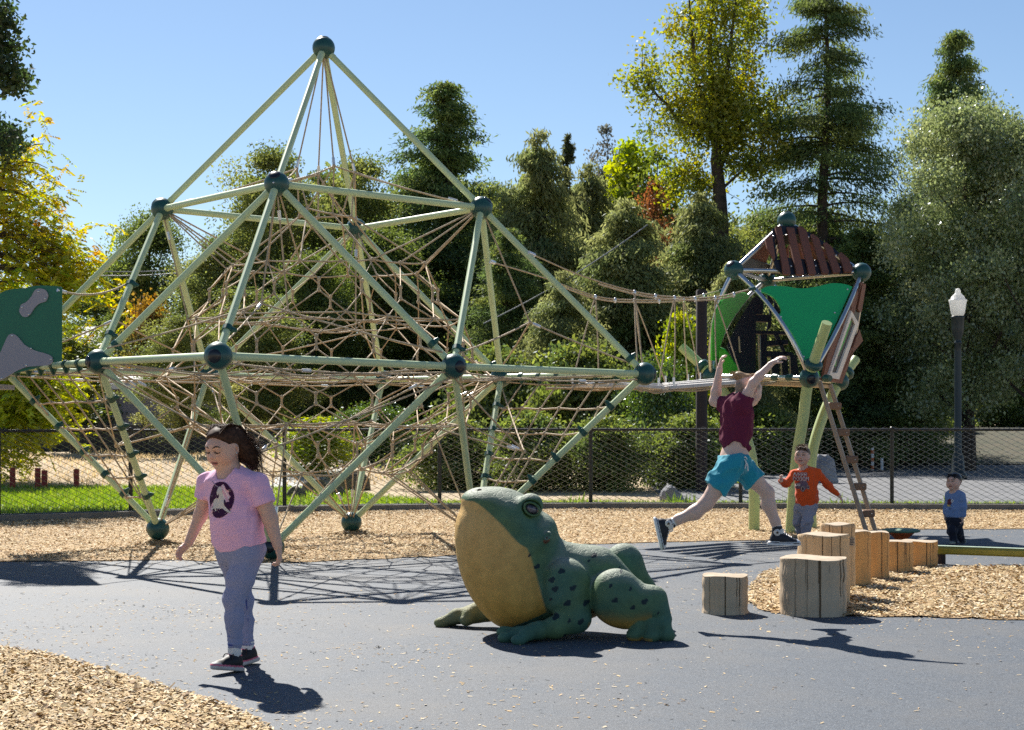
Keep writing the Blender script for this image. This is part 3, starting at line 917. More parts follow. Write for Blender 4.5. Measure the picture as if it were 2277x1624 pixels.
# the tall leafy tree with its own limbs
def tall_leafy():
    Y = 50; base = at(1602, 932, Y); base.z = tz(base.x, Y)
    root = thing('deciduous_tree', 'tall leafy tree turning yellow with dark forked limbs, left of the tall open cedar', 'tree', tuple(base))
    L = lambda pts, dy=0: [at(x, y, Y) + Vector((0, dy * i / max(1, len(pts) - 1), 0)) for i, (x, y) in enumerate(pts)]
    trunk = [Vector((base.x, Y, base.z - .2))] + L([(1610, 700), (1604, 520), (1600, 430), (1592, 350)])
    stems = [
        (L([(1592, 350), (1597, 290), (1590, 235), (1583, 170), (1580, 90), (1588, 0), (1592, -70)], .3), .16),
        (L([(1590, 330), (1570, 285), (1511, 275), (1480, 242), (1440, 206), (1422, 165)], -1.0), .09),
        (L([(1592, 300), (1572, 250), (1548, 190), (1540, 130), (1530, 50), (1524, -50)], -.8), .12),
        (L([(1600, 370), (1640, 290), (1685, 248), (1715, 222)], .9), .12),
        (L([(1596, 300), (1612, 255), (1642, 200), (1664, 150), (1680, 60), (1690, 10)], 1.2), .08),
        (L([(1606, 420), (1660, 370), (1688, 330), (1700, 290)], -.9), .05),
        (L([(1597, 270), (1612, 190), (1622, 110), (1632, 20), (1640, -50)], -.3), .10),
        (L([(1604, 430), (1560, 400), (1528, 380), (1505, 385)], 1.0), .05)]
    mb = MB(); tp = smooth_path(trunk, 4)
    mb.tube(tp, [.30 - .12 * i / (len(tp) - 1) for i in range(len(tp))], 9)
    g = np.random.default_rng(51); P = []; cid = []; k = 0
    for pts, r in stems:
        pp = smooth_path(pts, 4)
        mb.tube(pp, [max(.015, r * (1 - .85 * i / (len(pp) - 1))) for i in range(len(pp))], 6)
        for i in range(2, len(pp)):
            for q in range(3):
                c = np.array(pp[i]) + g.normal(0, .38, 3)
                a = pp[i]; mb.tube([a, a.lerp(Vector(c), .5) + Vector((0, 0, .06)), Vector(c)], [.022, .014, .006], 4, False)
                n = int(g.uniform(15, 130))
                P.append(c + gball(g, n, 1) * np.array([.25, .25, .19])); cid.append(np.full(n, k)); k += 1
    P = np.concatenate(P); cid = np.concatenate(cid)
    mb.build('trunk', M['bark'], root)
    me = crown_mesh('leafy_crown', P - np.array(base), .135, .5, [(0.26, 0.29, 0.035), (0.15, 0.21, 0.03), (0.40, 0.34, 0.035), (0.10, 0.15, 0.025), (0.20, 0.25, 0.035)], cid, g)
    add('crown', me, M['leaf'], root)
tall_leafy()


# near yellow tree on the left: pinnate leaves on drooping twigs
def pistache(label, base, centre_pts, n_twig, seed, cols, spread, lsz, trunk_pts, r0, name='yellow_tree'):
    root = thing(name, label, 'tree', tuple(base))
    g = np.random.default_rng(seed); mb = MB()
    tp = smooth_path(trunk_pts, 5)
    mb.tube(tp, [max(.03, r0 * (1 - .8 * i / (len(tp) - 1))) for i in range(len(tp))], 8)
    P = []; A = []; cid = []
    for k in range(n_twig):
        c = Vector(centre_pts[g.integers(0, len(centre_pts))]) + Vector(g.normal(0, 1, 3)) * spread
        s = min(tp, key=lambda q: (q - c).length)
        if k % 4 == 0: mb.tube(bez(s, s.lerp(c, .5) + Vector((0, 0, .25)), c, 4), [.03, .022, .015, .010, .006], 4, False)
        for j in range(5):                                   # a spray of compound leaves
            d = Vector(g.normal(0, 1, 3)); d.z = -abs(d.z) * .6 + .15; d.normalize()
            st = c + Vector(g.normal(0, .12, 3)); ln = g.uniform(.16, .30) * lsz
            side = d.cross(Vector((0, 0, 1)));
            if side.length < .1: side = Vector((1, 0, 0))
            side.normalize()
            for q in range(7):
                for sg in (-1, 1):
                    P.append(st + d * ln * (.2 + q / 7) + side * sg * .03 * lsz + Vector((0, 0, -.01 * q))); A.append(side * sg + d * .5 + Vector((0, 0, -.35))); cid.append(k * 5 + j)
    P = np.array(P); A = np.array(A); cid = np.array(cid)
    mb.build('trunk', M['bark'], root)
    add('crown', crown_mesh('pinnate_crown', P - np.array(base), .085 * lsz, .36, cols, cid, g, A, .25, .25), M['leaf'], root)


Y = 26
cp = [at(x, y, Y + dy) for x, y, dy in [(20, 330, 0), (60, 370, .5), (-40, 380, 0), (-100, 420, 0), (70, 450, .8), (20, 440, -.6), (110, 520, .3), (40, 540, 0), (-60, 520, .4), (-120, 560, -.5), (130, 570, 0), (90, 620, -.4), (150, 610, .5), (20, 640, .5), (180, 630, .2), (170, 590, 0), (140, 660, .3), (-60, 660, 0), (60, 590, 0), (0, 500, 0), (100, 560, .6)]]
b0 = at(-60, 932, Y); b0.z = 0
pistache('yellow and orange autumn tree with feathery leaves at the left edge', b0, cp, 380, 61, YEL, .26, 1.0,
         [b0 + Vector((0, 0, -.2)), b0 + Vector((.05, 0, 1.2)), at(-50, 640, Y), at(-20, 500, Y), at(10, 380, Y)], .13)
Y = 33
cp = [at(x, y, Y + dy) for x, y, dy in [(0, 680, 0), (60, 830, .5), (20, 760, 0), (100, 860, 0), (-60, 700, 0), (-40, 860, 0), (40, 930, .4), (90, 930, 0), (10, 990, 0), (-60, 960, 0), (-100, 800, 0), (110, 900, .3), (30, 880, -.5)]]
b0 = at(-30, 932, Y); b0.z = tz(b0.x, Y)
pistache('bright yellow green tree behind the fence under the dark green slide panel', b0, cp, 620, 62, LIM + [(0.36, 0.33, 0.03)], .34, 1.1,
         [b0 + Vector((0, 0, -.2)), b0 + Vector((.05, 0, 1)), at(-20, 800, Y), at(10, 700, Y)], .10)


def overhang():
    Y = 20; b = Vector((-8.6, Y, 0))
    root = thing('oak_tree', 'dark oak whose twigs reach in at the top left corner', 'tree', tuple(b))
    g = np.random.default_rng(63); mb = MB()
    tp = smooth_path([b + Vector((0, 0, -.2)), b + Vector((.1, 0, 2)), b + Vector((.2, 0, 4.2)), b + Vector((.2, .1, 7.5))], 4)
    mb.tube(tp, [.28 - .2 * i / (len(tp) - 1) for i in range(len(tp))], 8)
    P = []; cid = []
    sp = [(0, 20), (-12, 55), (12, 48), (0, 95), (10, 118), (30, 105), (-20, 130), (20, 165), (44, 172), (30, 188), (-10, 180), (8, 150), (-30, 60), (-40, 110), (-60, 160), (-80, 60), (-100, 120), (-50, 20), (-90, 200), (0, 285), (20, 300), (36, 318), (8, 312), (-10, 335), (-30, 300), (-60, 290), (-110, 260), (-150, 150), (-140, 40), (-60, -40), (-10, -20)]
    for k, (x, y) in enumerate(sp):
        c = at(x, y, Y + g.uniform(-.5, .5))
        s = min(tp, key=lambda q: abs(q.z - (c.z - .3)))
        mb.tube(bez(s, s.lerp(c, .5) + Vector((0, 0, .3)), c, 5), [.06, .045, .03, .02, .012, .006], 5, False)
        n = int(g.uniform(150, 260))
        P.append(np.array(c) + gball(g, n, 1) * np.array([.10, .11, .085])); cid.append(np.full(n, k))
    P = np.concatenate(P); cid = np.concatenate(cid)
    mb.build('trunk', M['bark'], root)
    add('crown', crown_mesh('overhang_crown', P - np.array(b), .075, .55, [(0.022, 0.045, 0.018), (0.035, 0.06, 0.02), (0.05, 0.075, 0.022)], cid, g), M['leaf'], root)
overhang()

# the far wood behind everything, one leafy mass
g = np.random.default_rng(71)
n = 52000
fx = g.uniform(-36, 40, n); top = 4.6 + 2.2 * np.sin(fx * .31) + 1.2 * np.sin(fx * .83 + 1) + .7 * np.sin(fx * 2.1)
fz = top * g.random(n) ** .7
fy = 92 + g.uniform(-3, 3, n)
P = np.stack([fx, fy, fz + terr(fx, fy)], -1); cid = ((fx + 40) * 1.3).astype(int) * 6 + (fz * .8).astype(int)
tag(add('far_wood', crown_mesh('far_wood', P, .5, .6, DK + OAK, cid, g), M['leaf']), kind='stuff')

g = np.random.default_rng(72); n = 90000; Yw = 68.0
sk = [(400, 640), (470, 600), (520, 545), (570, 430), (640, 375), (700, 430), (760, 395), (830, 440), (880, 400), (1000, 380), (1090, 430), (1140, 440), (1200, 380), (1260, 400), (1330, 430), (1430, 450), (1520, 480), (1600, 490), (1700, 510), (1800, 500), (1900, 520), (1990, 560), (2060, 480), (2160, 380), (2400, 400)]
px_ = g.uniform(400, 2400, n); tp_ = np.interp(px_, [q[0] for q in sk], [q[1] for q in sk]) + 22 * np.sin(px_ * .031) + 14 * np.sin(px_ * .083 + 1) + 9 * np.sin(px_ * .21)
zt_ = CAMH - (tp_ - HOR) * Yw / FPX; fz = .4 + (zt_ - .4) * g.random(n) ** .75
fx = (px_ - CXP) * Yw / FPX; fy = Yw + g.uniform(-1.6, 1.6, n) + .8 * np.sin(fx * 1.7 + fz)
cid = ((fx + 40) * 1.6).astype(int) * 9 + (fz * 1.1).astype(int)
tag(add('background_wood', crown_mesh('background_wood', np.stack([fx, fy, fz], -1), .27, .5, DK + OAK + CED, cid, g), M['leaf']), kind='stuff')

# ------------------------------------------------------------------ buildings and things beyond the fence
def plank_wall(mb, x0, x1, y, z0, z1, th=.15):
    mb.box(((x0 + x1) / 2, y, (z0 + z1) / 2), (x1 - x0, th, z1 - z0))


M['house_grey'] = mat('grey_render', (0.42, 0.39, 0.37), 0.85)
M['house_pale'] = mat('pale_siding', (0.36, 0.33, 0.36), 0.8)
M['roof_metal'] = mat('standing_seam_metal', (0.16, 0.17, 0.20), 0.7)
M['roof_flat'] = mat('pale_roofing', (0.55, 0.52, 0.50), 0.8)
M['maroon'] = mat('maroon_paint', (0.045, 0.022, 0.026), 0.8)
M['glass'] = mat('dark_window_glass', (0.05, 0.06, 0.08), 0.08)
M['trim'] = mat('white_trim', (0.7, 0.7, 0.7), 0.6)
M['dark_wall'] = mat('dark_grey_wall', (0.055, 0.053, 0.058), 0.85)

h = thing('house', 'grey house with a standing seam metal roof behind the left of the frame', 'house', (-14.6, 64, tz(-14.6, 62)))
b = MB(); b.box((-14.6, 65.5, 2.0), (5.6, 6, 3.6)); b.build('wall', M['house_grey'], h)
b = MB()
e0, r0_ = Vector((-17.7, 62.0, 3.72)), Vector((-17.7, 65.5, 5.1))
b.prism([e0, e0 + Vector((6.2, 0, 0)), r0_ + Vector((6.2, 0, 0)), r0_], (0, -.37, 1), .1)
e1 = Vector((-17.7, 69.0, 3.72))
b.prism([r0_, r0_ + Vector((6.2, 0, 0)), e1 + Vector((6.2, 0, 0)), e1], (0, .37, 1), .1)
rf = b.build('roof', M['roof_metal'], h)
for k in range(13):
    b = MB(); x_ = -17.5 + k * .47
    b.tube([(x_, 62.0, 3.80), (x_, 65.45, 5.16)], .03, 4); b.build('roof_seam', M['roof_metal'], rf)
b = MB(); b.prism([(-17.45, 62.4, 3.7), (-17.45, 68.6, 3.7), (-17.45, 65.5, 5.0)], (1, 0, 0), .1); b.build('gable', M['house_grey'], h)
for wx in (-16.2, -13.6):
    b = MB(); b.box((wx, 62.46, 2.4), (1.0, .08, 1.2)); w = b.build('window', M['glass'], h)
    b = MB(); b.box((wx, 62.40, 3.05), (1.2, .06, .1)); b.box((wx, 62.40, 1.75), (1.2, .06, .1)); b.box((wx - .55, 62.40, 2.4), (.1, .06, 1.2)); b.box((wx + .55, 62.40, 2.4), (.1, .06, 1.2)); b.build('window_frame', M['trim'], w)

h = thing('house', 'low pale house with a flat light roof and maroon base behind the fence', 'house', (-11.2, 50, tz(-11.2, 50)))
b = MB(); b.box((-11.6, 51.6, 1.75), (5.0, 3, 1.35)); b.build('wall', M['house_pale'], h)
b = MB(); b.box((-11.6, 51.55, .72), (5.1, 3.1, .72)); b.build('base_wall', M['maroon'], h)
b = MB(); b.prism([(-14.4, 49.6, 2.45), (-8.8, 49.6, 2.45), (-8.8, 53.4, 3.0), (-14.4, 53.4, 3.0)], (0, -.14, 1), .12); b.build('roof', M['roof_flat'], h)
b = MB(); b.box((-11.6, 49.62, 2.36), (5.5, .08, .14)); b.build('fascia', M['trim'], h)
for wx in (-12.7, -10.25):
    b = MB(); b.box((wx, 50.06, 1.78), (.55, .08, .62)); w = b.build('window', M['glass'], h)
    b = MB(); b.box((wx, 49.99, 2.12), (.7, .06, .06)); b.box((wx, 49.99, 1.44), (.7, .06, .06)); b.box((wx - .31, 49.99, 1.78), (.07, .06, .62)); b.box((wx + .31, 49.99, 1.78), (.07, .06, .62)); b.box((wx, 49.99, 1.78), (.04, .05, .62)); b.build('window_frame', M['trim'], w)

w = thing('wall', 'long dark grey wall behind the dry slope on the left', 'wall', (-12, 45, tz(-12, 45)))
for k in range(9):
    b = MB(); b.box((-17.2 + k * 1.25, 45, .72), (1.22, .16, .95)); b.build('wall_panel', M['dark_wall'], w)
for k in range(10):
    b = MB(); b.box((-17.82 + k * 1.25, 44.98, .75), (.10, .24, 1.06)); b.build('post', M['dark_wall'], w)

for i, (x_, yt, lb) in enumerate([(28, 1040, 'leftmost red wooden post on the lawn edge'), (84, 1041, 'red wooden post, left one of the close pair'), (99, 1046, 'shorter red wooden post, right one of the close pair'), (170, 1043, 'red wooden post standing alone, rightmost of the four')]):
    p = at(x_, 1092, 31.2); p.z = tz(p.x, p.y)
    t_ = at(x_, yt, 31.2)
    mb = MB(); R = .075 if i != 2 else .08
    mb.box((p.x, p.y, (p.z + t_.z) / 2), (R * 1.25, R * 1.25, t_.z - p.z), bev=.012)
    o = mb.build('red_post', M['red_post'], root=p)
    tag(o, lb, 'post', 'red posts along the lawn')

# utility pole and lines
p = at(468, 590, 57); z0 = tz(p.x, 57)
u = thing('utility_pole', 'weathered brown utility pole rising behind the left of the net', 'utility pole', (p.x, 57, z0))
b = MB(); b.tube([(p.x, 57, z0 - .3), (p.x, 57, p.z)], [.20, .15], 10); b.build('pole', M['pole_wood'], u)
b = MB(); b.box((p.x, 56.85, p.z - .25), (1.5, .1, .12)); b.build('cross_arm', M['pole_wood'], u)
for k in (-.6, 0, .6):
    b = MB(); b.lathe((p.x + k, 56.85, p.z - .19), [(.03, 0), (.05, .05), (.03, .12)], 8); b.build('insulator', M['globe'], u)
M['cable'] = mat('power_cable', (0.30, 0.31, 0.33), 0.5)
def cable(a, c, sag, label, r=.018):
    a, c = Vector(a), Vector(c)
    m_ = a.lerp(c, .5) + Vector((0, 0, -2 * sag))
    b = MB(); b.tube(bez(a, m_, c, 16), r, 5)
    o = b.build('power_line', M['cable'], root=a); tag(o, label, 'cable')
cable((p.x - .6, 56.85, p.z - .10), at(-60, 560, 50), .35, 'upper power line running from the utility pole to the left edge')
cable((p.x + .6, 56.85, p.z - .10), at(-60, 585, 52), .35, 'lower power line running from the utility pole to the left edge')
cable(at(150, 860, 50) + Vector((0, -2, 0)), at(420, 820, 47), .2, 'slack low power line in front of the pale house')
cable(at(1075, 720, 43), at(1440, 500, 45), .15, 'straight guy wire in front of the drooping cedars')

# dark post behind the tower
p = at(1560, 645, 29); z0 = tz(p.x, 29)
b = MB(); b.tube([(p.x, 29, z0 - .2), (p.x, 29, p.z - .02), (p.x, 29, p.z)], [.105, .10, .085], 14)
o = b.build('dark_post', M['dark_post'], root=Vector((p.x, 29, z0))); tag(o, 'tall dark stained post behind the left side of the tower', 'post')

# lamp post
lp = thing('lamp_post', 'dark green lamp post with a white acorn globe on the right', 'lamp post', (at(2130, 0, 36).x, 36, 0))
lx = at(2130, 0, 36).x
b = MB(); b.lathe((lx, 36, 0), [(.20, 0), (.20, .12), (.15, .18), (.13, .5), (.085, .62), (.078, 2.9), (.074, 3.05), (.09, 3.06), (.09, 3.09), (.07, 3.11), (.075, 3.16), (.125, 3.30), (.135, 3.42), (.14, 3.62), (.15, 3.64), (.15, 3.68)], 16); b.build('pole', M['lamp_pole'], lp)
b = MB(); b.lathe((lx, 36, 3.685), [(.125, 0), (.15, .06), (.175, .22), (.19, .31), (.20, .33), (.20, .36), (.165, .375), (.14, .44), (.075, .50), (.06, .525), (.062, .56), (.045, .60), (.015, .62)], 20); b.build('globe', M['globe'], lp)


def rock(label, x, y, w, h, Y=None, seed=1, group=None):
    p = gnd(x, y) if Y is None else Vector(((x - CXP) * Y / FPX, Y, 0)); p.z = tz(p.x, p.y)
    g = np.random.default_rng(seed); mb = MB(); mb.sphere((0, 0, 0), 1, 14, 9)
    V = np.array(mb.v); d = np.zeros(len(V))
    for k in range(6):
        n = g.normal(0, 1, 3); n /= np.linalg.norm(n); d = np.minimum(d, (.62 + .25 * g.random()) - V @ n)
    V = V * (1 + np.clip(d, -.4, 0))[:, None] * (1 + g.normal(0, .03, (len(V), 1)))
    V = V * np.array([w / 2, w / 2 * .8, h]) + np.array([0, 0, h * .25])
    o = add('boulder', mesh_from('boulder', V, mb.f, False), M['rock_brown'] if w < .62 and seed >= 90 else M['rock'], None, tuple(p))
    tag(o, label, 'rock', group)
rock('grey boulder behind the fence under the jumping child', 1495, 1122, .42, .24, 26.2, 81)
rock('large grey boulder behind the fence near the curved tower posts', 1830, 1062, .74, .50, 34, 82)
for k, (x_, y_, w_) in enumerate([(700, 1098, .5), (745, 1104, .42), (790, 1090, .6), (660, 1108, .35), (1560, 1085, .4)]):
    rock(['brown rock behind the fence right of the girl, beside the path', 'small rock in front of the rock pile by the path', 'biggest rock of the pile left of the net foot', 'smallest rock of the pile, nearest the girl', 'low rock behind the fence beside the child in shorts'][k], x_, y_, w_, w_ * .5, None, 90 + k)


def pickets(label, xa, xb, yt, yb, Y, n):
    a, c = at(xa, yb, Y), at(xb, yb, Y); ht = (yb - yt) * Y / FPX
    f = thing('picket_fence', label, 'fence', tuple(a))
    mb = MB(); g = random.Random(n)
    for k in range(n):
        q = a.lerp(c, k / (n - 1)); hh = ht * g.uniform(.9, 1.05)
        mb.box((q.x, q.y, q.z + hh / 2), ((c - a).length / n * .62, .03, hh))
    mb.build('pickets', M['picket'], f, kind='stuff')
    for z in (.25, .75):
        mb = MB(); mb.tube([a + Vector((0, .05, ht * z)), c + Vector((0, .05, ht * z))], .03, 4); mb.build('rail', M['picket'], f)
pickets('dark picket fence behind the ladder at the back of the drive', 1700, 1985, 912, 956, 60, 60)
pickets('short brown picket fence near the right edge, past the tree trunks', 2175, 2300, 908, 944, 66, 34)

for x_, yt, yb, lb, m1 in [(1940, 998, 1030, 'small orange and white striped marker post behind the fence', 'orange'), (1961, 1018, 1041, 'short white marker post beside the striped one', 'trim')]:
    p = gnd(x_, 1050); p.z = tz(p.x, p.y)
    t_ = thing('marker_post', lb, 'marker', tuple(p)); hh = .62 if m1 == 'orange' else .36
    b = MB(); b.tube([p, p + Vector((0, 0, hh))], .04, 8); b.build('shaft', M['trim'], t_)
    if m1 == 'orange':
        for z in (.12, .32, .52):
            b = MB(); b.tube([p + Vector((0, 0, z - .05)), p + Vector((0, 0, z + .05))], .043, 8); b.build('band', M['orange'], t_)
    b = MB(); b.lathe(p, [(.12, 0), (.12, .03), (.05, .05)], 10); b.build('foot', M['dark_wall'], t_)


# ------------------------------------------------------------------ chain link fence
def chain_fence():
    f = thing('chain_link_fence', 'black chain link fence running across behind the playground', 'fence', (*FENCE[0], 0))
    top = 1.20
    P = [Vector((x, y, 0)) for x, y in FENCE]
    for p in P:
        b = MB(); b.tube([p + Vector((0, 0, -.1)), p + Vector((0, 0, top + .005))], .030, 10); po = b.build('post', M['fence_black'], f)
        b = MB(); b.lathe(p + Vector((0, 0, top + .006)), [(.036, 0), (.036, .02), (.02, .04)], 10); b.build('post_cap', M['fence_black'], po)
    for i in range(len(P) - 1):
        for z, nm in ((top, 'top_rail'), (.07, 'bottom_rail')):
            b = MB(); b.tube([P[i] + Vector((0, 0, z)), P[i + 1] + Vector((0, 0, z))], .021 if z > 1 else .019, 8); b.build(nm, M['fence_black'], f)
    # woven wire: each wire zigzags down the height; loops stand above the rail
    pitch = .076; zt, zb = top + .045, .03; nz = int(round((zt - zb) / (pitch / 2)))
    seg = [(P[i + 1] - P[i]).length for i in range(len(P) - 1)]; cum = np.concatenate([[0], np.cumsum(seg)])
    fx = np.interp
    def pos(s, z, d):
        s = np.clip(s, 0, cum[-1] - 1e-6)
        return np.stack([fx(s, cum, [p.x for p in P]), fx(s, cum, [p.y for p in P]) - .034 + d, z], -1)
    nw = int(cum[-1] / pitch); V = []; F = []
    ks = np.arange(nz + 1); zz = zt - (zt - zb) * ks / nz
    r = .0053; base = 0
    for w in range(nw):
        s = w * pitch + np.where((ks + w) % 2 == 0, 0, pitch)
        c = pos(s, zz, np.where(ks % 2 == 0, .003, -.003))
        t = np.gradient(c, axis=0)
        for k in range(3):
            an = 2 * math.pi * k / 3 + .5
            V.append(c + np.array([math.cos(an) * r * 1.2, math.sin(an) * r, math.cos(an) * r * .2]))
        m_ = nz + 1; i = np.arange(nz)
        for k in range(3):
            l = (k + 1) % 3
            F.append(np.stack([base + k * m_ + i, base + k * m_ + i + 1, base + l * m_ + i + 1, base + l * m_ + i], -1))
        base += 3 * m_
    V = np.concatenate(V) - np.array([*FENCE[0], 0]); F = np.concatenate(F)
    o = add('wire_mesh', mesh_from('wire_mesh', V, F, True), M['wire'], f); o['kind'] = 'stuff'
chain_fence()

# ------------------------------------------------------------------ the climbing frame
ND = {'A': (-2.015, 17.117, 5.333), 'U0': (-3.787, 17.323, 3.636), 'U1': (-2.262, 15.378, 3.622), 'U2': (-0.324, 16.9, 3.592), 'U3': (-1.835, 18.844, 3.604),
      'O0': (-5.57, 17.529, 1.90), 'O1': (-2.505, 13.64, 1.9), 'O2': (1.384, 16.683, 1.832), 'O3': (-1.662, 20.572, 1.867),
      'C0': (-4.029, 15.578, 1.920), 'C1': (-0.55, 15.153, 1.860), 'C2': (-0.128, 18.635, 1.853), 'C3': (-3.618, 19.059, 1.89),
      'B0': (-3.83, 17.312, 0.172), 'B1': (-2.305, 15.371, 0.13), 'B2': (-0.38, 16.89, 0.14), 'B3': (-1.89, 18.83, 0.148)}
ND = {k: Vector(v) for k, v in ND.items()}
ROPE_R = .0090


def climbing_frame():
    ctr = Vector((-2.02, 17.11, 0))
    f = thing('climbing_frame', 'pale green pyramid climbing frame with dark balls and a brown rope net inside', 'climbing frame', tuple(ctr))
    R = .121
    edges = [('A', 'U%d' % i) for i in range(4)] + [('U%d' % i, 'U%d' % ((i + 1) % 4)) for i in range(4)]
    for i in range(4):
        cA, cB = 'C%d' % i, 'C%d' % ((i - 1) % 4)
        for q in ('O%d' % i, cA, cB): edges.append(('U%d' % i, q)); edges.append(('B%d' % i, q))
        edges.append(('O%d' % i, cA)); edges.append(('O%d' % i, cB))
    for a, b in edges:
        p, q = ND[a], ND[b]; d = (q - p).normalized()
        mb = MB(); mb.tube([p + d * R * .9, q - d * R * .9], .0345, 12)
        for e, s in ((p, 1), (q, -1)):
            mb.tube([e + d * s * R * .93, e + d * s * (R + .035)], .037, 12)
        mb.build('tube', M['tube'], f)
    # balls, with the dark plug on the outward side of every one
    mb = MB(); mb.sphere((0, 0, 0), R, 28, 18); ball = mesh_from('ball', np.array(mb.v), mb.f, True); ball.materials.append(M['ball'])
    mb = MB(); mb.lathe((0, 0, R * .86), [(R * .50, 0), (R * .49, R * .03), (R * .40, R * .10), (R * .2, R * .145), (.001, R * .155)], 20); cap = mesh_from('plug', np.array(mb.v), mb.f, True); cap.materials.append(M['ball_cap'])
    mb = MB(); mb.lathe((0, 0, R * .985), [(.009, 0), (.009, .006), (.004, .008)], 10); dot = mesh_from('bolt', np.array(mb.v), mb.f, True); dot.materials.append(M['alu'])
    for k, p in ND.items():
        o = bpy.data.objects.new('ball', ball); COL.objects.link(o); o.parent = f; o.location = p - ctr
        ROOT[o.name] = ROOT[f.name]
        out = Vector((p.x - ctr.x, p.y - ctr.y, 0)).normalized()
        if k[0] in 'OC': out = (out + Vector((0, 0, -.05))).normalized()
        elif k[0] == 'U': out = (out * .75 + Vector((0, 0, .8))).normalized()
        elif k == 'A': out = Vector((0, 0, 1))
        else: out = (out * .9 + Vector((0, 0, .1))).normalized()
        c = bpy.data.objects.new('plug', cap); COL.objects.link(c); c.parent = o
        c.rotation_euler = out.to_track_quat('Z', 'Y').to_euler()
        if k == 'U1':
            q = bpy.data.objects.new('bolt', dot); COL.objects.link(q); q.parent = o
            q.rotation_euler = Vector((-.1, -1, -.05)).to_track_quat('Z', 'Y').to_euler()
    # rope net --------------------------------------------------------------
    joints = []; ferr = []
    def rope(pts, closed=False, sag=0.0, r=ROPE_R):
        P = [Vector(p) for p in pts]
        if closed: P = P + [P[0]]
        out = []
        for i in range(len(P) - 1):
            n = 4 if sag else 1
            for k in range(n):
                t = k / n; q = P[i].lerp(P[i + 1], t); q.z -= sag * 4 * t * (1 - t) * (P[i + 1] - P[i]).length
                out.append(q)
        out.append(P[-1])
        if closed: out = out[:-1]
        mb = MB(); mb.tube(out, r, 6, not closed, True, closed); mb.build('rope', M['rope'], f)
    g = np.random.default_rng(5)
    mid_axis = lambda z: Vector((-2.02 + .008 * (z - .2), 17.11, z))
    ROT = -.1213
    levels = [(3.55, .27, 6), (2.98, 1.00, 16), (2.42, 1.36, 16), (1.80, 1.70, 16), (1.30, 1.36, 16), (.80, .86, 16)]
    rings = []
    for k, (z, r, n) in enumerate(levels):
        c = mid_axis(z); pts = []
        for i in range(n):
            a = ROT + 2 * math.pi * i / n
            rr = r * (1 + .10 * math.cos(4 * (a - ROT))) + g.normal(0, .02)
            pts.append(c + Vector((rr * math.cos(a), rr * math.sin(a), g.normal(0, .022))))
        rings.append(pts); rope(pts, True, .02); joints += pts
    inner = []
    for k, (z, r, n) in enumerate([(2.40, .66, 8), (1.80, .90, 8), (1.28, .66, 8)]):
        c = mid_axis(z); pts = []
        for i in range(n):
            a = ROT + .3 + 2 * math.pi * i / n
            pts.append(c + Vector((r * math.cos(a), r * math.sin(a), g.normal(0, .03))))
        inner.append(pts); rope(pts, True, .02); joints += pts
    def band(up, lo, bulge=1.0):
        """hexagon lacing between two loops: split knots half way"""
        nu, nl = len(up), len(lo); n = max(nu, nl)
        mids = []
        for i in range(n):
            a = (i + .5) / n
            u = up[int(a * nu) % nu].lerp(up[(int(a * nu) + 1) % nu], (a * nu) % 1)
            l = lo[int(a * nl) % nl].lerp(lo[(int(a * nl) + 1) % nl], (a * nl) % 1)
            m_ = u.lerp(l, .5 + g.normal(0, .04)); ax = mid_axis(m_.z); m_ = ax + (m_ - ax) * bulge
            h = (u - l).length * .085
            mids.append((m_ + Vector((0, 0, h)), m_ - Vector((0, 0, h))))
        zu = []; zl = []
        for i in range(n):
            a = i / n
            zu += [up[int(round(a * nu)) % nu], mids[i][0]]; zl += [lo[int(round(a * nl)) % nl], mids[i][1]]
            rope([mids[i][0], mids[i][1]], r=ROPE_R * 1.45)
            joints.append(mids[i][0]); joints.append(mids[i][1])
        rope(zu, True); rope(zl, True)
    for k in range(1, 5): band(rings[k], rings[k + 1], 1.0)
    for k in ():
        for i in range(8): rope([inner[k][int(i * len(inner[k]) / 8)], inner[k + 1][int(i * len(inner[k + 1]) / 8)]], sag=.01)
    # top loop to the first big loop
    for i in range(0, 16, 2): rope([rings[0][int(i * 6 / 16) % 6], rings[1][i]], sag=.0)
    # spokes between the inner and outer loops
    for k, ri in ((2, 0), (3, 1), (4, 2)):
        no, ni = len(rings[k]), len(inner[ri])
        for j in range(0, no, 2):
            q = min(inner[ri], key=lambda v: (v - rings[k][j]).length)
            rope([rings[k][j], q], sag=.02)
    near = lambda pool, p, n: sorted(pool, key=lambda v: (v - p).length)[:n]
    def fan(node, pool, n, fer=.0):
        p = ND[node]
        for q in near(pool, p, n):
            d = (q - p).normalized()
            rope([p + d * R * .92, q], sag=.004)
            if fer: ferr.append((p + d * fer, d))
    for i in range(4):
        fan('U%d' % i, rings[1], 4); fan('U%d' % i, rings[2], 1, .3)
        fan('B%d' % i, rings[5], 4); fan('B%d' % i, rings[4], 2, .35)
        fan('O%d' % i, rings[3], 2, .4); fan('C%d' % i, rings[3], 3); fan('C%d' % i, rings[4], 2, .5)
    # apex ropes, each branching above the top loop
    for i in range(4):
        a = ROT + math.pi + i * math.pi / 2 + .5
        kn = mid_axis(4.02) + Vector((.32 * math.cos(a), .32 * math.sin(a), 0))
        d = (kn - ND['A']).normalized()
        rope([ND['A'] + d * R * .9, kn]); ferr.append((kn - d * .05, d)); joints.append(kn)
        for q in near(rings[0], kn, 2): rope([kn, q])
        for u in near([ND['U%d' % j] for j in range(4)], kn, 2):
            dd = (u - kn).normalized(); rope([kn, u - dd * R * .9], sag=.015); ferr.append((u - dd * .32, dd))
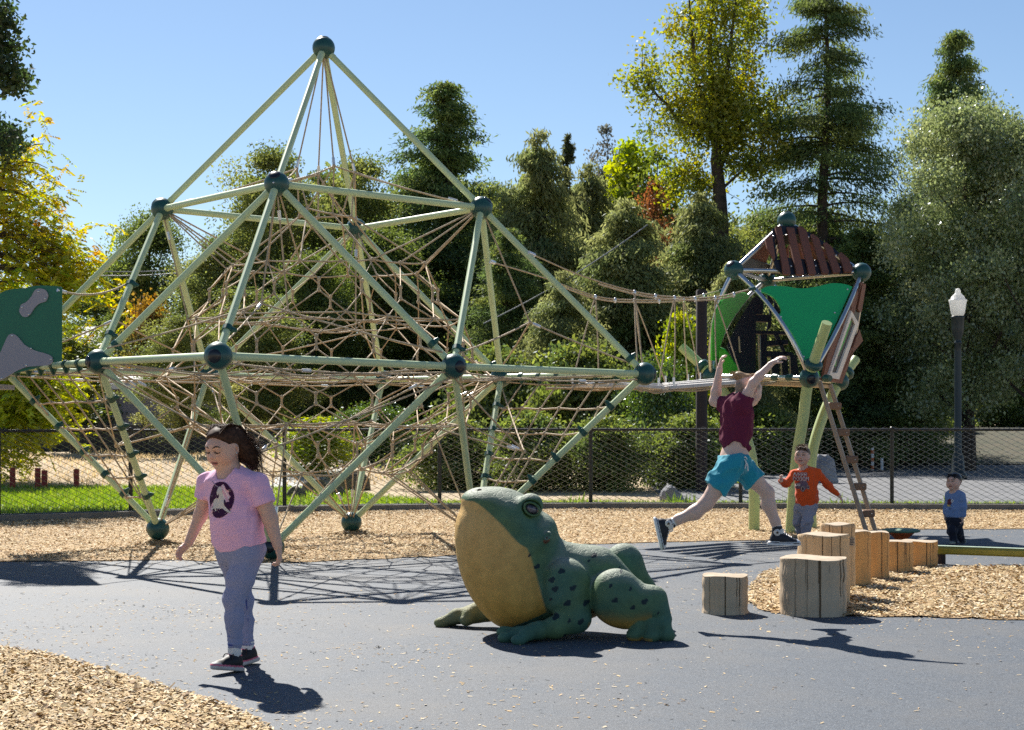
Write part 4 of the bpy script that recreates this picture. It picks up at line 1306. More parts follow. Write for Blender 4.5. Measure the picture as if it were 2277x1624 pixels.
    # ropes hanging along under the outer mid tubes, and branch knots outside
    for i in range(4):
        for o_, c_ in (('O%d' % i, 'C%d' % i), ('O%d' % i, 'C%d' % ((i - 1) % 4))):
            p, q = ND[o_], ND[c_]; d = (q - p).normalized(); dn = Vector((0, 0, -.06))
            rope([p + d * .1 + dn, q - d * .1 + dn], sag=.02); ferr.append((p.lerp(q, .35) + dn * 1.6, d))
        u, o_ = ND['U%d' % i], ND['O%d' % i]
        kn = u.lerp(o_, .62); ax = mid_axis(kn.z); kn = ax + (kn - ax) * .80; kn.z -= .12
        d = (kn - u).normalized(); rope([u + d * .11, kn]); joints.append(kn)
        for c_ in ('C%d' % i, 'C%d' % ((i - 1) % 4)):
            q = ND[c_]; dd = (q - kn).normalized(); rope([kn, q - dd * .11 + Vector((0, 0, .1))], sag=.01)
        rope([kn, o_ - (o_ - kn).normalized() * .11 + Vector((0, 0, .05))], sag=.01); ferr.append((kn + (o_ - kn) * .06, (o_ - kn).normalized()))
        b = ND['B%d' % i]; kn = b.lerp(o_, .52); ax = mid_axis(kn.z); kn = ax + (kn - ax) * .84
        rope([b + (kn - b).normalized() * .11, kn]); joints.append(kn)
        for q in near(rings[4], kn, 2): rope([kn, q], sag=.01); ferr.append((kn.lerp(q, .15), (q - kn).normalized()))
        for c_ in ('C%d' % i, 'C%d' % ((i - 1) % 4)): rope([kn, ND[c_] + Vector((0, 0, -.10))], sag=.008)
    # cargo nets in the two side triangles: hung from a mid tube, tied to two struts
    clampsM = []
    def cargo(o_, c_, b_, nv, nh):
        O, Cc, B = ND[o_], ND[c_], ND[b_]
        V = []
        for j in range(nv):
            t = .16 + .66 * j / (nv - 1); top = O.lerp(Cc, t)
            clampsM.append((top + Vector((0, 0, -.035)), (Cc - O).normalized(), 'hang'))
            V.append((top + Vector((0, 0, -.085)), t))
        rows = [.20, .36, .52, .66, .78]
        grid = {}
        for ri, s in enumerate(rows):
            L = O.lerp(B, s); Rr = Cc.lerp(B, s); pts = [L]
            for j, (tp, t) in enumerate(V):
                # verticals fall parallel to the mean strut direction
                e = tp + ((B - O.lerp(Cc, .5)).normalized()) * ((L - O).length * .93)
                # keep only knots inside the triangle at this height
                w = (e - L).dot((Rr - L).normalized()); W = (Rr - L).length
                if .07 < w < W - .07:
                    q = L + (Rr - L).normalized() * w + Vector((0, 0, -.035 + .012 * (j % 2)))
                    grid[(ri, j)] = q; pts.append(q); joints.append(q)
            pts.append(Rr)
            rope(smooth_path(pts, 3) if len(pts) > 2 else pts, r=.0105)
            clampsM.append((L, (B - O).normalized(), 'band')); clampsM.append((Rr, (B - Cc).normalized(), 'band'))
        for j, (tp, t) in enumerate(V):
            pts = [tp] + [grid[(ri, j)] for ri in range(len(rows)) if (ri, j) in grid]
            last = max([ri for ri in range(len(rows)) if (ri, j) in grid], default=-1)
            if last + 1 < len(rows):
                s = rows[last + 1] - .05; L = O.lerp(B, s); Rr = Cc.lerp(B, s); pts.append(L if (pts[-1] - L).length < (pts[-1] - Rr).length else Rr)
            rope(pts, r=.0095)
    cargo('O0', 'C0', 'B0', 6, 5)
    cargo('C2', 'O2', 'B2', 6, 5)
    for p, q, t in (('C0', 'U0', .16), ('C0', 'U1', .10), ('C1', 'U1', .12), ('C1', 'U2', .1), ('O2', 'U2', .09), ('O1', 'U1', .14), ('C2', 'U2', .07), ('C2', 'U3', .07), ('U0', 'C0', .52)):
        clampsM.append((ND[p].lerp(ND[q], t), (ND[q] - ND[p]).normalized(), 'band'))
    for p, d, kind in clampsM:
        mb = MB(); d = Vector(d)
        mb.tube([p - d * .028 - (Vector((0, 0, -.035)) if kind == 'hang' else Vector((0, 0, 0))), p + d * .028 - (Vector((0, 0, -.035)) if kind == 'hang' else Vector((0, 0, 0)))], .046, 12)
        s = d.cross(Vector((0, 1, 0))).normalized()
        tip = p + (Vector((0, 0, -.06)) if kind == 'hang' else s * .085 * (1 if s.x > 0 else -1))
        if kind != 'hang' and p.x > ND['A'].x and p.z < 1.8 and p.x > .2: tip = p - s * .085 * (1 if s.x > 0 else -1)
        mb.tube([p, p.lerp(tip, .6), tip], [.038, .026, .012], 10)
        mb.build('rope_clamp', M['clamp'], f)
    mb = MB()
    for j in joints: mb.sphere(j, (.021, .021, .024), 8, 5)
    mb.build('rope_knots', M['rope'], f, kind='stuff')
    for p, d in ferr:
        mb = MB(); mb.tube([p - d * .045, p + d * .045], .0165, 8); mb.build('ferrule', M['alu'], f)
climbing_frame()

# mounds of chips where the feet stand
for k in ('B0', 'B3', 'B2'):
    p = ND[k]; mb = MB(); mb.sphere((p.x, p.y, -.02), (.30, .30, .075), 18, 8)
    o = mb.build('chip_mound', M['chipbed'], root=Vector((p.x, p.y, 0))); tag(o, kind='structure')
    g = np.random.default_rng(int(p.y * 10)); a = g.uniform(0, 6.28, 500); r_ = .34 * np.sqrt(g.random(500))
    chip_cloud('wood_chips', p.x + r_ * np.cos(a), p.y + r_ * np.sin(a), .058 * np.sqrt(np.clip(1 - (r_ / .30) ** 2, 0, 1)), .02, .05, 7)


# ------------------------------------------------------------------ slide hood at the left edge
def outline_panel(mb, pts, Y, th):
    P = [at(x, y, Y) for x, y in pts]
    mb.prism(P, (0, 1, 0), th)


def round_poly(pts, r, n=5):
    """round the corners of a 2D outline"""
    out = []; m_ = len(pts)
    for i in range(m_):
        a, b, c = [np.array(pts[k % m_], float) for k in (i - 1, i, i + 1)]
        rr = r[i] if isinstance(r, (list, tuple)) else r
        u, v = a - b, c - b; lu, lv = np.linalg.norm(u), np.linalg.norm(v); k = min(rr, lu * .48, lv * .48)
        p, q = b + u / lu * k, b + v / lv * k
        for s in range(n + 1):
            t = s / n; out.append(tuple(p * (1 - t) ** 2 + b * 2 * t * (1 - t) + q * t * t))
    return out


def spline2(pts, n=5):
    return [(p.x, p.y) for p in smooth_path([Vector((x, y, 0)) for x, y in pts], n)]


def slide_hood():
    Y = 15.6
    c = gnd(40, 932.5 + FPX * CAMH / Y)
    t = thing('slide_hood', 'dark green slide entry panels with grey shapes bolted on at the left edge', 'slide panel', (at(40, 830, Y).x, Y, 1.8))
    D = lambda cx, cy: ((cx / 3.6097) / 1.0979, (650 + cy / 3.6097) / 1.0979)
    main = [D(547, 190), D(545, 838), D(470, 850), D(300, 905), D(110, 950), D(-160, 1100), D(-420, 1260), D(-420, 900), D(-150, 640), D(0, 440)]
    arc = spline2([D(0, 440), D(60, 330), D(140, 245), D(240, 190), D(350, 172), D(480, 176), D(530, 182)], 6)
    mb = MB(); outline_panel(mb, main[:-1] + arc, Y, .02); mb.build('front_panel', M['dark_green_panel'], t)
    back = [D(547 - 140, 190), D(547 - 140, 800), D(-420, 1200), D(-420, 600), D(-200, 420)] + spline2([D(-120, 350), D(-30, 265), D(60, 215), D(180, 197), D(400, 190)], 6)
    mb = MB(); outline_panel(mb, back, Y + 1.0, .02); mb.build('back_panel', M['dark_green_panel'], t)
    g1 = spline2([D(170, 400), D(185, 345), D(235, 315), D(280, 265), D(310, 212), D(355, 197), D(405, 215), D(425, 260), D(405, 310), D(350, 330), D(305, 370), D(270, 425), D(235, 450), D(195, 440), D(170, 400)], 5)
    mb = MB(); outline_panel(mb, g1[:-1], Y - .02, .018); p1 = mb.build('grey_plate', M['grey_panel'], t)
    g2 = spline2([D(-60, 880), D(0, 770), D(45, 670), D(75, 612), D(115, 598), D(160, 625), D(215, 690), D(300, 740), D(400, 770), D(455, 795), D(466, 840), D(430, 872), D(330, 882), D(230, 892), D(130, 935), D(0, 1010), D(-200, 1080), D(-200, 960), D(-60, 880)], 5)
    mb = MB(); outline_panel(mb, g2[:-1], Y - .02, .018); p2 = mb.build('grey_plate', M['grey_panel'], t)
    for par, pts in ((p1, [(338, 224), (397, 286), (196, 361), (254, 424)]), (p2, [(106, 614), (271, 726), (449, 821), (231, 873), (14, 988)])):
        for x, y in pts:
            mb = MB(); mb.sphere(at(*D(x, y), Y - .031), (.011, .006, .011), 10, 6); mb.build('bolt', M['steel'], par)
    # the floor and far rail of the slide landing that the panels stand on
    mb = MB(); a = at(-90, 860, Y + .5); mb.box((a.x - .3, Y + .5, a.z), (1.4, 1.0, .05)); mb.build('landing', M['grey_panel'], t)
    p, q = at(*D(520, 215), Y), ND['U0'].lerp(ND['C0'], .52)
    m_ = p.lerp(q, .5) + Vector((0, 0, -.13))
    mb = MB(); mb.tube(bez(p + (m_ - p) * .12, m_, q + Vector((-.05, 0, 0)), 12), .0105, 7); mb.build('hand_rope', M['rope'], t)
    d = (m_ - p).normalized(); mb = MB(); mb.tube([p - d * .02, p + d * .09], .017, 8); mb.build('ferrule', M['alu'], t)
slide_hood()


# ------------------------------------------------------------------ the tower
def scale_eye(p, s):
    p = Vector(p); e = Vector((0, 0, CAMH)); return e + (p - e) * s


TW = {'F': (3.64, 19.6, 1.865), 'R': (4.34, 21.2, 1.86), 'L': (2.62, 21.0, 1.925), 'TL': (2.80, 20.2, 3.24), 'TR': (4.50, 20.6, 3.25), 'TB': (3.48, 21.85, 3.256), 'A': (3.57, 20.8, 3.937)}
TW = {k: scale_eye(v, .955) for k, v in TW.items()}
TS = 1872.0


def play_tower():
    base = Vector((3.4, 19.5, 0))
    t = thing('play_tower', 'slatted roof tree house tower with bright green panels on curved light green posts', 'play tower', tuple(base))
    ctr = (TW['F'] + TW['R'] + TW['L']) / 3; R = .118
    Dc = lambda x, y: (1457.3 + x * .29163, 437.2 + y * .29163)          # reading the enlarged view
    for k, p in TW.items():
        mb = MB(); mb.sphere(p, R, 24, 16); b = mb.build('ball', M['ball'], t)
        out = Vector((p.x - ctr.x, p.y - ctr.y, 0)).normalized()
        d = {'A': Vector((0, 0, 1)), 'TL': Vector((-.5, -.5, .75)), 'TR': Vector((.75, .2, .6)), 'TB': Vector((0, 1, .3))}.get(k, (out + Vector((0, -.2, -.25)))).normalized()
        q = d.to_track_quat('Z', 'Y').to_matrix()
        mb = MB(); mb.lathe(p + d * R * .86, [(R * .50, 0), (R * .47, .006), (R * .3, .014), (.001, .017)], 18, q); mb.build('plug', M['ball_cap'], b)
    # thick curved posts through the lower balls
    posts = {'F': [at(1839, 718, 18.35), TW['F'], at(1786, 930, 18.85), at(1769, 1040, 18.95), at(1757, 1188, 19.0)],
             'L': [at(1516, 772, 20.3), TW['L'], at(1628, 905, 19.7), at(1663, 985, 19.5), at(1676, 1065, 19.45), at(1677, 1183, 19.45)],
             'R': [at(1903, 799, 20.5), TW['R'], at(1830, 925, 20.1), at(1806, 1010, 19.95), at(1802, 1100, 19.9), at(1806, 1182, 19.9)]}
    for k, pts in posts.items():
        pts[-1].z = -.1
        pp = smooth_path(pts, 6)
        mb = MB(); mb.tube(pp, [.060 + .006 * min(1, i / 10) for i in range(len(pp))], 16); o = mb.build('post', M['post_green'], t)
        d = (pts[0] - pts[1]).normalized()
        q = d.to_track_quat('Z', 'Y').to_matrix()
        mb = MB(); mb.lathe(TW[k] + d * .135, [(.066, 0), (.098, .012), (.108, .045), (.098, .078), (.066, .09)], 20, q); mb.build('collar', M['ball'], o)
    def tube(a, b, bow=None, r=.028, m_='steel', nm='steel_tube'):
        pts = [a, b] if bow is None else bez(a, bow, b, 14)
        mb = MB(); mb.tube(pts, r, 10); return mb.build(nm, M[m_], t)
    T_ = TW
    for a, b in (('A', 'TL'), ('A', 'TR'), ('A', 'TB'), ('TL', 'TR'), ('TR', 'TB'), ('TB', 'TL'), ('F', 'L'), ('F', 'R'), ('R', 'L')): tube(T_[a], T_[b])
    mid = lambda a, b, out: T_[a].lerp(T_[b], .5) + (T_[a].lerp(T_[b], .5) - Vector((ctr.x, ctr.y, 2.5))) * out
    bows = {('L', 'TL'): at(1566, 720, 19.1), ('L', 'TB'): at(1600, 700, 20.2), ('F', 'TL'): at(1745, 690, 18.5), ('F', 'TR'): at(1868, 735, 18.9), ('R', 'TR'): at(1915, 735, 20.3), ('R', 'TB'): at(1830, 720, 21.2)}
    for (a, b), w in bows.items(): tube(T_[a], T_[b], w)
    # floor boards between the lower balls
    fz = -.07
    mb = MB(); P = [T_['F'] + Vector((0, .1, fz)), T_['R'] + Vector((-.08, 0, fz)), T_['L'] + Vector((.08, 0, fz))]
    mb.prism(P, (0, 0, 1), .04); mb.build('floor', M['tan_floor'], t)
    # rope windings on the front lower tube
    for s in (.40, .58, .18):
        p = T_['L'].lerp(T_['F'], 1 - s + .35 if s < .3 else .35 + s * .8); d = (T_['F'] - T_['L']).normalized()
        mb = MB(); mb.tube([p - d * .05, p - d * .02, p + d * .05], [.036, .046, .036], 10); mb.build('rope_wrap', M['clamp'], t)
    # flat boards in the plane of three picture points, each point on a given plane
    def plane_pts(pts, a, b, c_, off=0.0):
        A, B, C_ = T_[a], T_[b], T_[c_]; n = (B - A).cross(C_ - A).normalized(); e = Vector((0, 0, CAMH))
        if n.dot(A - e) > 0: n = -n
        A = A + n * off; out = []
        for x, y in pts:
            d = at(x, y, 1.0) - e; s = n.dot(A - e) / n.dot(d); out.append(e + d * s)
        return out, n
    # front green board
    out = spline2([Dc(775, 735), Dc(850, 690), Dc(980, 688), Dc(1110, 705), Dc(1230, 690), Dc(1340, 666), Dc(1440, 672), Dc(1500, 692)], 5) + [Dc(1450, 800), Dc(1380, 960), Dc(1290, 1130), Dc(1225, 1255), Dc(1125, 1255)] + spline2([Dc(1105, 1170), Dc(1050, 1060), Dc(990, 980), Dc(925, 912)], 3) + spline2([Dc(960, 890), Dc(945, 830), Dc(900, 770), Dc(830, 735), Dc(775, 735)], 4)[:-1]
    P, n = plane_pts(out, 'TL', 'TR', 'F', .045)
    mb = MB(); mb.prism(P, n, .022); gp = mb.build('front_board', M['green_panel'], t)
    for x, y in ((800, 722), (1465, 708), (957, 918), (1368, 887), (1133, 1222)):
        q, _ = plane_pts([Dc(x, y)], 'TL', 'TR', 'F', .06); mb = MB(); mb.sphere(q[0], .012, 8, 6); mb.build('bolt', M['alu'], gp)
    # left lime board (bowed lens) and low left board
    out = spline2([Dc(425, 1250), Dc(428, 1100), Dc(445, 940), Dc(500, 800), Dc(600, 735), Dc(690, 735)], 5) + spline2([Dc(715, 760), Dc(620, 880), Dc(540, 1010), Dc(490, 1140), Dc(462, 1250)], 5)
    P, n = plane_pts(out, 'TL', 'L', 'TB', .05)
    mb = MB(); mb.prism(P, n, .022); mb.build('side_board', M['lime_panel'], t)
    out = [Dc(490, 1150), Dc(530, 1165), Dc(590, 1250), Dc(640, 1325), Dc(650, 1390), Dc(520, 1390), Dc(485, 1280)]
    P, n = plane_pts(out, 'TL', 'L', 'F', -.25)
    mb = MB(); mb.prism(P, n, .022); mb.build('low_board', M['lime_panel'], t)
    out = [Dc(1300, 1120), Dc(1285, 1330), Dc(1250, 1400), Dc(1235, 1290), Dc(1270, 1180)]
    P, n = plane_pts(out, 'F', 'TR', 'R', -.06)
    mb = MB(); mb.prism(P, n, .022); mb.build('edge_board', M['green_panel'], t)
    # black back wall with cut-outs, built as bars so that the openings are real
    A0, B0, C0_ = T_['L'], T_['R'], T_['TB']
    def back(polys, nm='back_panel'):
        for pl in polys:
            P, n = plane_pts([Dc(*q) for q in pl], 'L', 'R', 'TB', .02)
            mb = MB(); mb.prism(P, n, .02); mb.build(nm, M['black_panel'], t)
    back([[(545, 1130), (640, 940), (740, 780), (805, 735), (830, 740), (818, 900), (765, 900), (765, 1375), (640, 1375), (590, 1250)],
          [(765, 905), (870, 905), (868, 960), (765, 955)], [(765, 1025), (1000, 1030), (1010, 1055), (765, 1050)],
          [(850, 740), (895, 790), (880, 1000), (845, 1030), (870, 900)], [(905, 790), (960, 890), (950, 905), (905, 900)],
          [(800, 1055), (850, 1055), (850, 1375), (806, 1375)], [(850, 1105), (1010, 1095), (1012, 1128), (850, 1145)],
          [(900, 1050), (935, 1050), (1000, 1200), (985, 1210), (960, 1170)], [(850, 1180), (1040, 1190), (1060, 1215), (850, 1225)],
          [(880, 1225), (945, 1225), (950, 1375), (890, 1375)], [(962, 1225), (1005, 1225), (1018, 1375), (962, 1375)], [(1028, 1215), (1070, 1215), (1100, 1375), (1030, 1375)]])
    for x0, x1, y0, y1 in ((632, 642, 1070, 1190), (782, 792, 1055, 1370), (872, 880, 1240, 1370), (952, 960, 1230, 1370), (1019, 1027, 1230, 1370)):
        P, n = plane_pts([Dc(x0, y0), Dc(x1, y0), Dc(x1 + 8, y1), Dc(x0 + 6, y1)], 'L', 'R', 'TB', .05); mb = MB(); mb.prism(P, n, .015); mb.build('wood_bar', M['tan_floor'], t)
    # slatted wall with its white framed window, facing right
    e1 = [(1560, 650), (1598, 665), (1585, 745), (1568, 870), (1548, 960), (1575, 1100), (1500, 1190), (1415, 1425), (1268, 1405), (1300, 1230), (1345, 1090), (1405, 960), (1475, 820)]
    P, n = plane_pts([Dc(*q) for q in [(1545, 672), (1580, 690), (1560, 860), (1520, 1060), (1470, 1200), (1400, 1400), (1285, 1390), (1330, 1180), (1420, 960)]], 'F', 'TR', 'R', .03)
    mb = MB(); mb.prism(P, n, .02); mb.build('backing', M['black_panel'], t)
    slats = [((1268, 1405), (1300, 1408), (1412, 1010), (1405, 955), (1345, 1090), (1300, 1230)),
             ((1303, 1409), (1318, 1410), (1480, 860), (1476, 815), (1418, 950), (1415, 1005)),
             ((1321, 1411), (1336, 1413), (1535, 745), (1540, 700), (1484, 812), (1486, 858)),
             ((1430, 1150), (1460, 1105), (1560, 660), (1572, 652), (1556, 690), (1470, 960)),
             ((1535, 855), (1550, 880), (1583, 675), (1574, 655)),
             ((1549, 885), (1566, 872), (1598, 668), (1586, 662)),
             ((1354, 1417), (1371, 1419), (1500, 1185), (1490, 1150)),
             ((1374, 1420), (1392, 1422), (1530, 1060), (1510, 1130)),
             ((1395, 1422), (1415, 1425), (1500, 1190), (1575, 1100), (1550, 1015), (1535, 1050)),
             ((1339, 1414), (1352, 1416), (1390, 1370), (1340, 1385))]
    for s in slats:
        P, n = plane_pts([Dc(*q) for q in s], 'F', 'TR', 'R', .055); mb = MB(); mb.prism(P, n, .03); mb.build('slat', M['redwood'], t)
    fr = [(1487, 870), (1543, 965), (1393, 1392), (1312, 1380)]; fi = [(1490, 915), (1515, 975), (1378, 1345), (1338, 1340)]
    P, n = plane_pts([Dc(*q) for q in fr], 'F', 'TR', 'R', .085); Q, n = plane_pts([Dc(*q) for q in fi], 'F', 'TR', 'R', .085)
    wf = None
    for k in range(4):
        l = (k + 1) % 4; mb = MB(); mb.prism([P[k], P[l], Q[l], Q[k]], n, .03); o = mb.build('window_frame', M['white_frame'], t)
    P, n = plane_pts([Dc(*q) for q in fi], 'F', 'TR', 'R', .075); mb = MB(); mb.prism(P, n, .006); mb.build('window_opening', M['black_panel'], t)
    P, n = plane_pts([Dc(*q) for q in [(1488, 935), (1494, 955), (1440, 1110), (1395, 1215), (1375, 1225), (1405, 1135)]], 'F', 'TR', 'R', .082); mb = MB(); mb.prism(P, n, .006); mb.build('green_inset', M['lime_panel'], t)
    P, n = plane_pts([Dc(*q) for q in [(1365, 1285), (1385, 1220), (1375, 1290), (1370, 1300)]], 'F', 'TR', 'R', .082); mb = MB(); mb.prism(P, n, .006); mb.build('green_inset', M['lime_panel'], t)
    # roof: black bearers and red brown slats on each of three faces
    Sl = [((835, 330), (885, 290), (912, 470), (905, 490), (850, 400)), ((912, 240), (955, 228), (1028, 590), (1010, 600), (975, 595)),
          ((1000, 240), (1055, 245), (1130, 590), (1120, 600), (1075, 598)), ((1083, 235), (1110, 230), (1150, 265), (1222, 590), (1215, 600), (1170, 598)),
          ((1183, 295), (1200, 290), (1245, 325), (1320, 580), (1315, 595), (1272, 592)), ((1280, 360), (1300, 355), (1345, 390), (1408, 570), (1402, 585), (1355, 588)),
          ((1397, 440), (1415, 430), (1470, 480), (1500, 560), (1492, 578), (1440, 580))]
    A, B, C_ = T_['A'], T_['TL'], T_['TR']
    fa = [Dc(835, 330), Dc(940, 225), Dc(1090, 235), Dc(1240, 325), Dc(1400, 440), Dc(1505, 560), Dc(1490, 585), Dc(980, 600), Dc(915, 545)]
    nrm = (B - A).cross(C_ - A).normalized();  nrm = nrm if nrm.z > 0 else -nrm
    for pl in ([(890, 250), (940, 228), (1075, 228), (1180, 285), (1360, 400), (1480, 500), (1490, 520), (1440, 480), (1260, 370), (1130, 300), (1000, 285), (905, 330)],
               [(900, 490), (1010, 470), (1500, 520), (1505, 565), (1490, 588), (980, 602), (915, 545)],
               [(850, 330), (900, 300), (930, 480), (905, 500)]):
        P, n = plane_pts([Dc(*q) for q in pl], 'A', 'TL', 'TR', .035); mb = MB(); mb.prism(P, n, .02); mb.build('roof_bearer', M['black_panel'], t)
    rmesh = []
    for s in Sl:
        P, n = plane_pts([Dc(*q) for q in s], 'A', 'TL', 'TR', .065); mb = MB(); mb.prism(P, n, .032); o = mb.build('roof_slat', M['redwood'], t); rmesh.append(o)
    for x, y in ((900, 303), (1168, 310), (1378, 450), (1035, 533), (1222, 530), (1411, 540)):
        q, _ = plane_pts([Dc(x, y)], 'A', 'TL', 'TR', .05); mb = MB(); mb.sphere(q[0], .013, 8, 6); mb.build('bolt', M['alu'], t)
    # the same roof face turned about the mast for the two other sides
    c3 = Vector((A.x, A.y, 0))
    for face in (('TB', 'TL'), ('TR', 'TB')):
        p0, p1 = T_[face[0]], T_[face[1]]
        n = (p0 - A).cross(p1 - A).normalized(); n = n if n.z > 0 else -n
        u = (p1 - p0).normalized()
        mb = MB(); q = [A.lerp(p0, .22), A.lerp(p1, .22), A.lerp(p1, .93), A.lerp(p0, .93)]
        mb.prism([v + n * .035 for v in (A.lerp(p0, .75), A.lerp(p1, .75), A.lerp(p1, .93), A.lerp(p0, .93))], n, .02); mb.build('roof_bearer', M['black_panel'], t)
        mb = MB(); mb.prism([v + n * .035 for v in (A.lerp(p0, .25), A.lerp(p1, .25), A.lerp(p1, .42), A.lerp(p0, .42))], n, .02); mb.build('roof_bearer', M['black_panel'], t)
        for k in range(7):
            a = .10 + k * .115; w = .08
            tp_ = lambda s: max(.10, abs(s - .5) * 1.75)
            bot0, bot1 = p0.lerp(p1, a), p0.lerp(p1, a + w)
            top0 = A.lerp(bot0, min(.85, .12 + abs(a - .5) * 1.2)); top1 = A.lerp(bot1, min(.85, .12 + abs(a + w - .5) * 1.2))
            mb = MB(); mb.prism([v + n * .065 for v in (top0, top1, A.lerp(bot1, .96), A.lerp(bot0, .96))], n, .03); mb.build('roof_slat', M['redwood'], t)
play_tower()


# ------------------------------------------------------------------ rope bridge
def rope_bridge():
    s0 = ND['C2'].lerp(ND['O2'], .55)
    t = thing('rope_bridge', 'plank rope bridge with rope handrails from the climbing frame to the tower', 'bridge', tuple(s0))
    h = {}
    A1 = ND['U2'].lerp(ND['C2'], .30) + Vector((.05, 0, 0)); A2 = ND['U2'].lerp(ND['O2'], .28) + Vector((.05, 0, 0))
    E1 = TW['TL'].lerp(TW['L'], .33); E1 = at(1606, 646, 19.6); E2 = at(1672, 643, 18.8)
    r1 = smooth_path([A1, at(1210, 618, 18.5), at(1324, 658.6, 18.75), at(1411, 667, 19.0), at(1520, 664, 19.3), E1], 6)
    r2 = smooth_path([A2, at(1290, 612, 17.4), at(1411, 648.8, 17.8), at(1500, 661, 18.1), at(1590, 661, 18.5), E2], 6)
    for rr in (r1, r2):
        for dz in (0, .028):
            mb = MB(); n0 = 6 if dz else 0
            mb.tube([p + Vector((0, 0, -dz)) for p in (rr[n0 + 2:-3] if dz else rr)], .0095, 6); mb.build('handrail_rope', M['rope'], t)
        for k in range(12, len(rr) - 2, 3):
            mb = MB(); mb.sphere(rr[k] + Vector((0, 0, -.014)), (.02, .02, .034), 8, 6); mb.build('rope_clamp', M['alu'], t)
        for s in (0, len(rr) - 1):
            q = rr[s]; d = (rr[min(s + 1, len(rr) - 1)] - rr[max(s - 1, 0)]).normalized()
            mb = MB(); mb.tube([q - d * .05, q + d * .05], .022, 8); mb.build('shackle', M['alu'] if s == 0 else M['clamp'], t)
    F_, L_ = TW['F'], TW['L']
    dl = [ND['C2'].lerp(ND['O2'], .30) + Vector((.06, 0, -.10)), at(1480, 856, 19.3), L_.lerp(F_, .22) + Vector((-.05, 0, -.02))]
    dr = [ND['C2'].lerp(ND['O2'], .88) + Vector((.06, 0, -.10)), at(1480, 862, 17.9), L_.lerp(F_, .72) + Vector((-.05, 0, -.02))]
    pl, pr_ = smooth_path(dl, 10), smooth_path(dr, 10)
    for p in (pl, pr_):
        mb = MB(); mb.tube([q + Vector((0, 0, -.035)) for q in p], .011, 6); mb.build('deck_rope', M['rope'], t)
        mb = MB(); mb.tube([q + Vector((0, 0, -.05 + .012 * math.sin(i * 1.3))) for i, q in enumerate(p)], .009, 6); mb.build('deck_rope', M['rope'], t)
    nb = 5
    for k in range(nb):                                  # boards run along the bridge
        s = .06 + .88 * k / (nb - 1)
        a = [u.lerp(v, s) for u, v in zip(pl, pr_)]
        for i0, i1 in ((2, 9), (10, 18)):
            m_ = a[i0].lerp(a[i1], .5); d = (a[i1] - a[i0])
            q = d.to_track_quat('X', 'Z').to_matrix()
            mb = MB(); mb.box(m_ + Vector((0, 0, .01 if k % 2 else -.005)), (d.length, .15, .04), q, .006); mb.build('plank', M['deck'], t)
    def hang(rr, k, pp, j):
        for dj in (-1, 1):
            e = pp[max(0, min(len(pp) - 1, j + dj))] + Vector((0, 0, .02))
            m_ = rr[k].lerp(e, .5) + Vector((.02 * dj, 0, -.02))
            mb = MB(); mb.tube(bez(rr[k], m_, e, 6), .008, 6); mb.build('hanger_rope', M['rope'], t)
            mb = MB(); mb.tube([e, e + Vector((0, 0, .09))], .014, 8); mb.build('ferrule', M['alu'], t)
    hang(r1, 12, pl, 3); hang(r1, 18, pl, 9); hang(r1, 24, pl, 14)
    hang(r2, 12, pr_, 4); hang(r2, 18, pr_, 10); hang(r2, 24, pr_, 16)
rope_bridge()


# ------------------------------------------------------------------ leaning ladder
def ladder():
    foot = [at(1932, 1186, 18.75), at(1951, 1182, 19.05)]; top = [at(1822, 848, 18.95), at(1846, 855, 19.25)]
    for f_ in foot: f_.z = -.05
    t = thing('ladder', 'leaning ladder with taupe rails and brown block rungs right of the tower posts', 'ladder', tuple(foot[0]))
    for a, b in zip(foot, top):
        d = (b - a); q = d.to_track_quat('Z', 'Y').to_matrix()
        mb = MB(); mb.box(a.lerp(b, .5), (.048, .05, d.length), q, .006); mb.build('rail', M['ladder_rail'], t)
    for y in (898.8, 956.5, 1015, 1073.7, 1131.7):
        s = (1186 - y) / (1186 - 848.)
        a, b = foot[0].lerp(top[0], s), foot[1].lerp(top[1], s); m_ = a.lerp(b, .5)
        d = (b - a); d.z = 0; d.normalize()
        up = (top[0] - foot[0]).normalized(); n = d.cross(Vector((0, 0, 1)))
        Rm = Matrix((Vector((math.cos(.5), math.sin(.5), 0)), Vector((-math.sin(.5), math.cos(.5), 0)), Vector((0, 0, 1)))).transposed()
        mb = MB(); mb.box(m_ + Vector((.005, -.05, 0)), (.185, .10, .085), Rm, .01); o = mb.build('rung', M['rung'], t)
        for sx in (-.045, .05):
            mb = MB(); mb.sphere(m_ + Vector((sx, -.115 - sx * .2, 0)), .007, 6, 4); mb.build('bolt', M['steel'], o)
ladder()


# ------------------------------------------------------------------ log steps
M['split'] = mat('dark_split', (.21, .14, .08), .9)


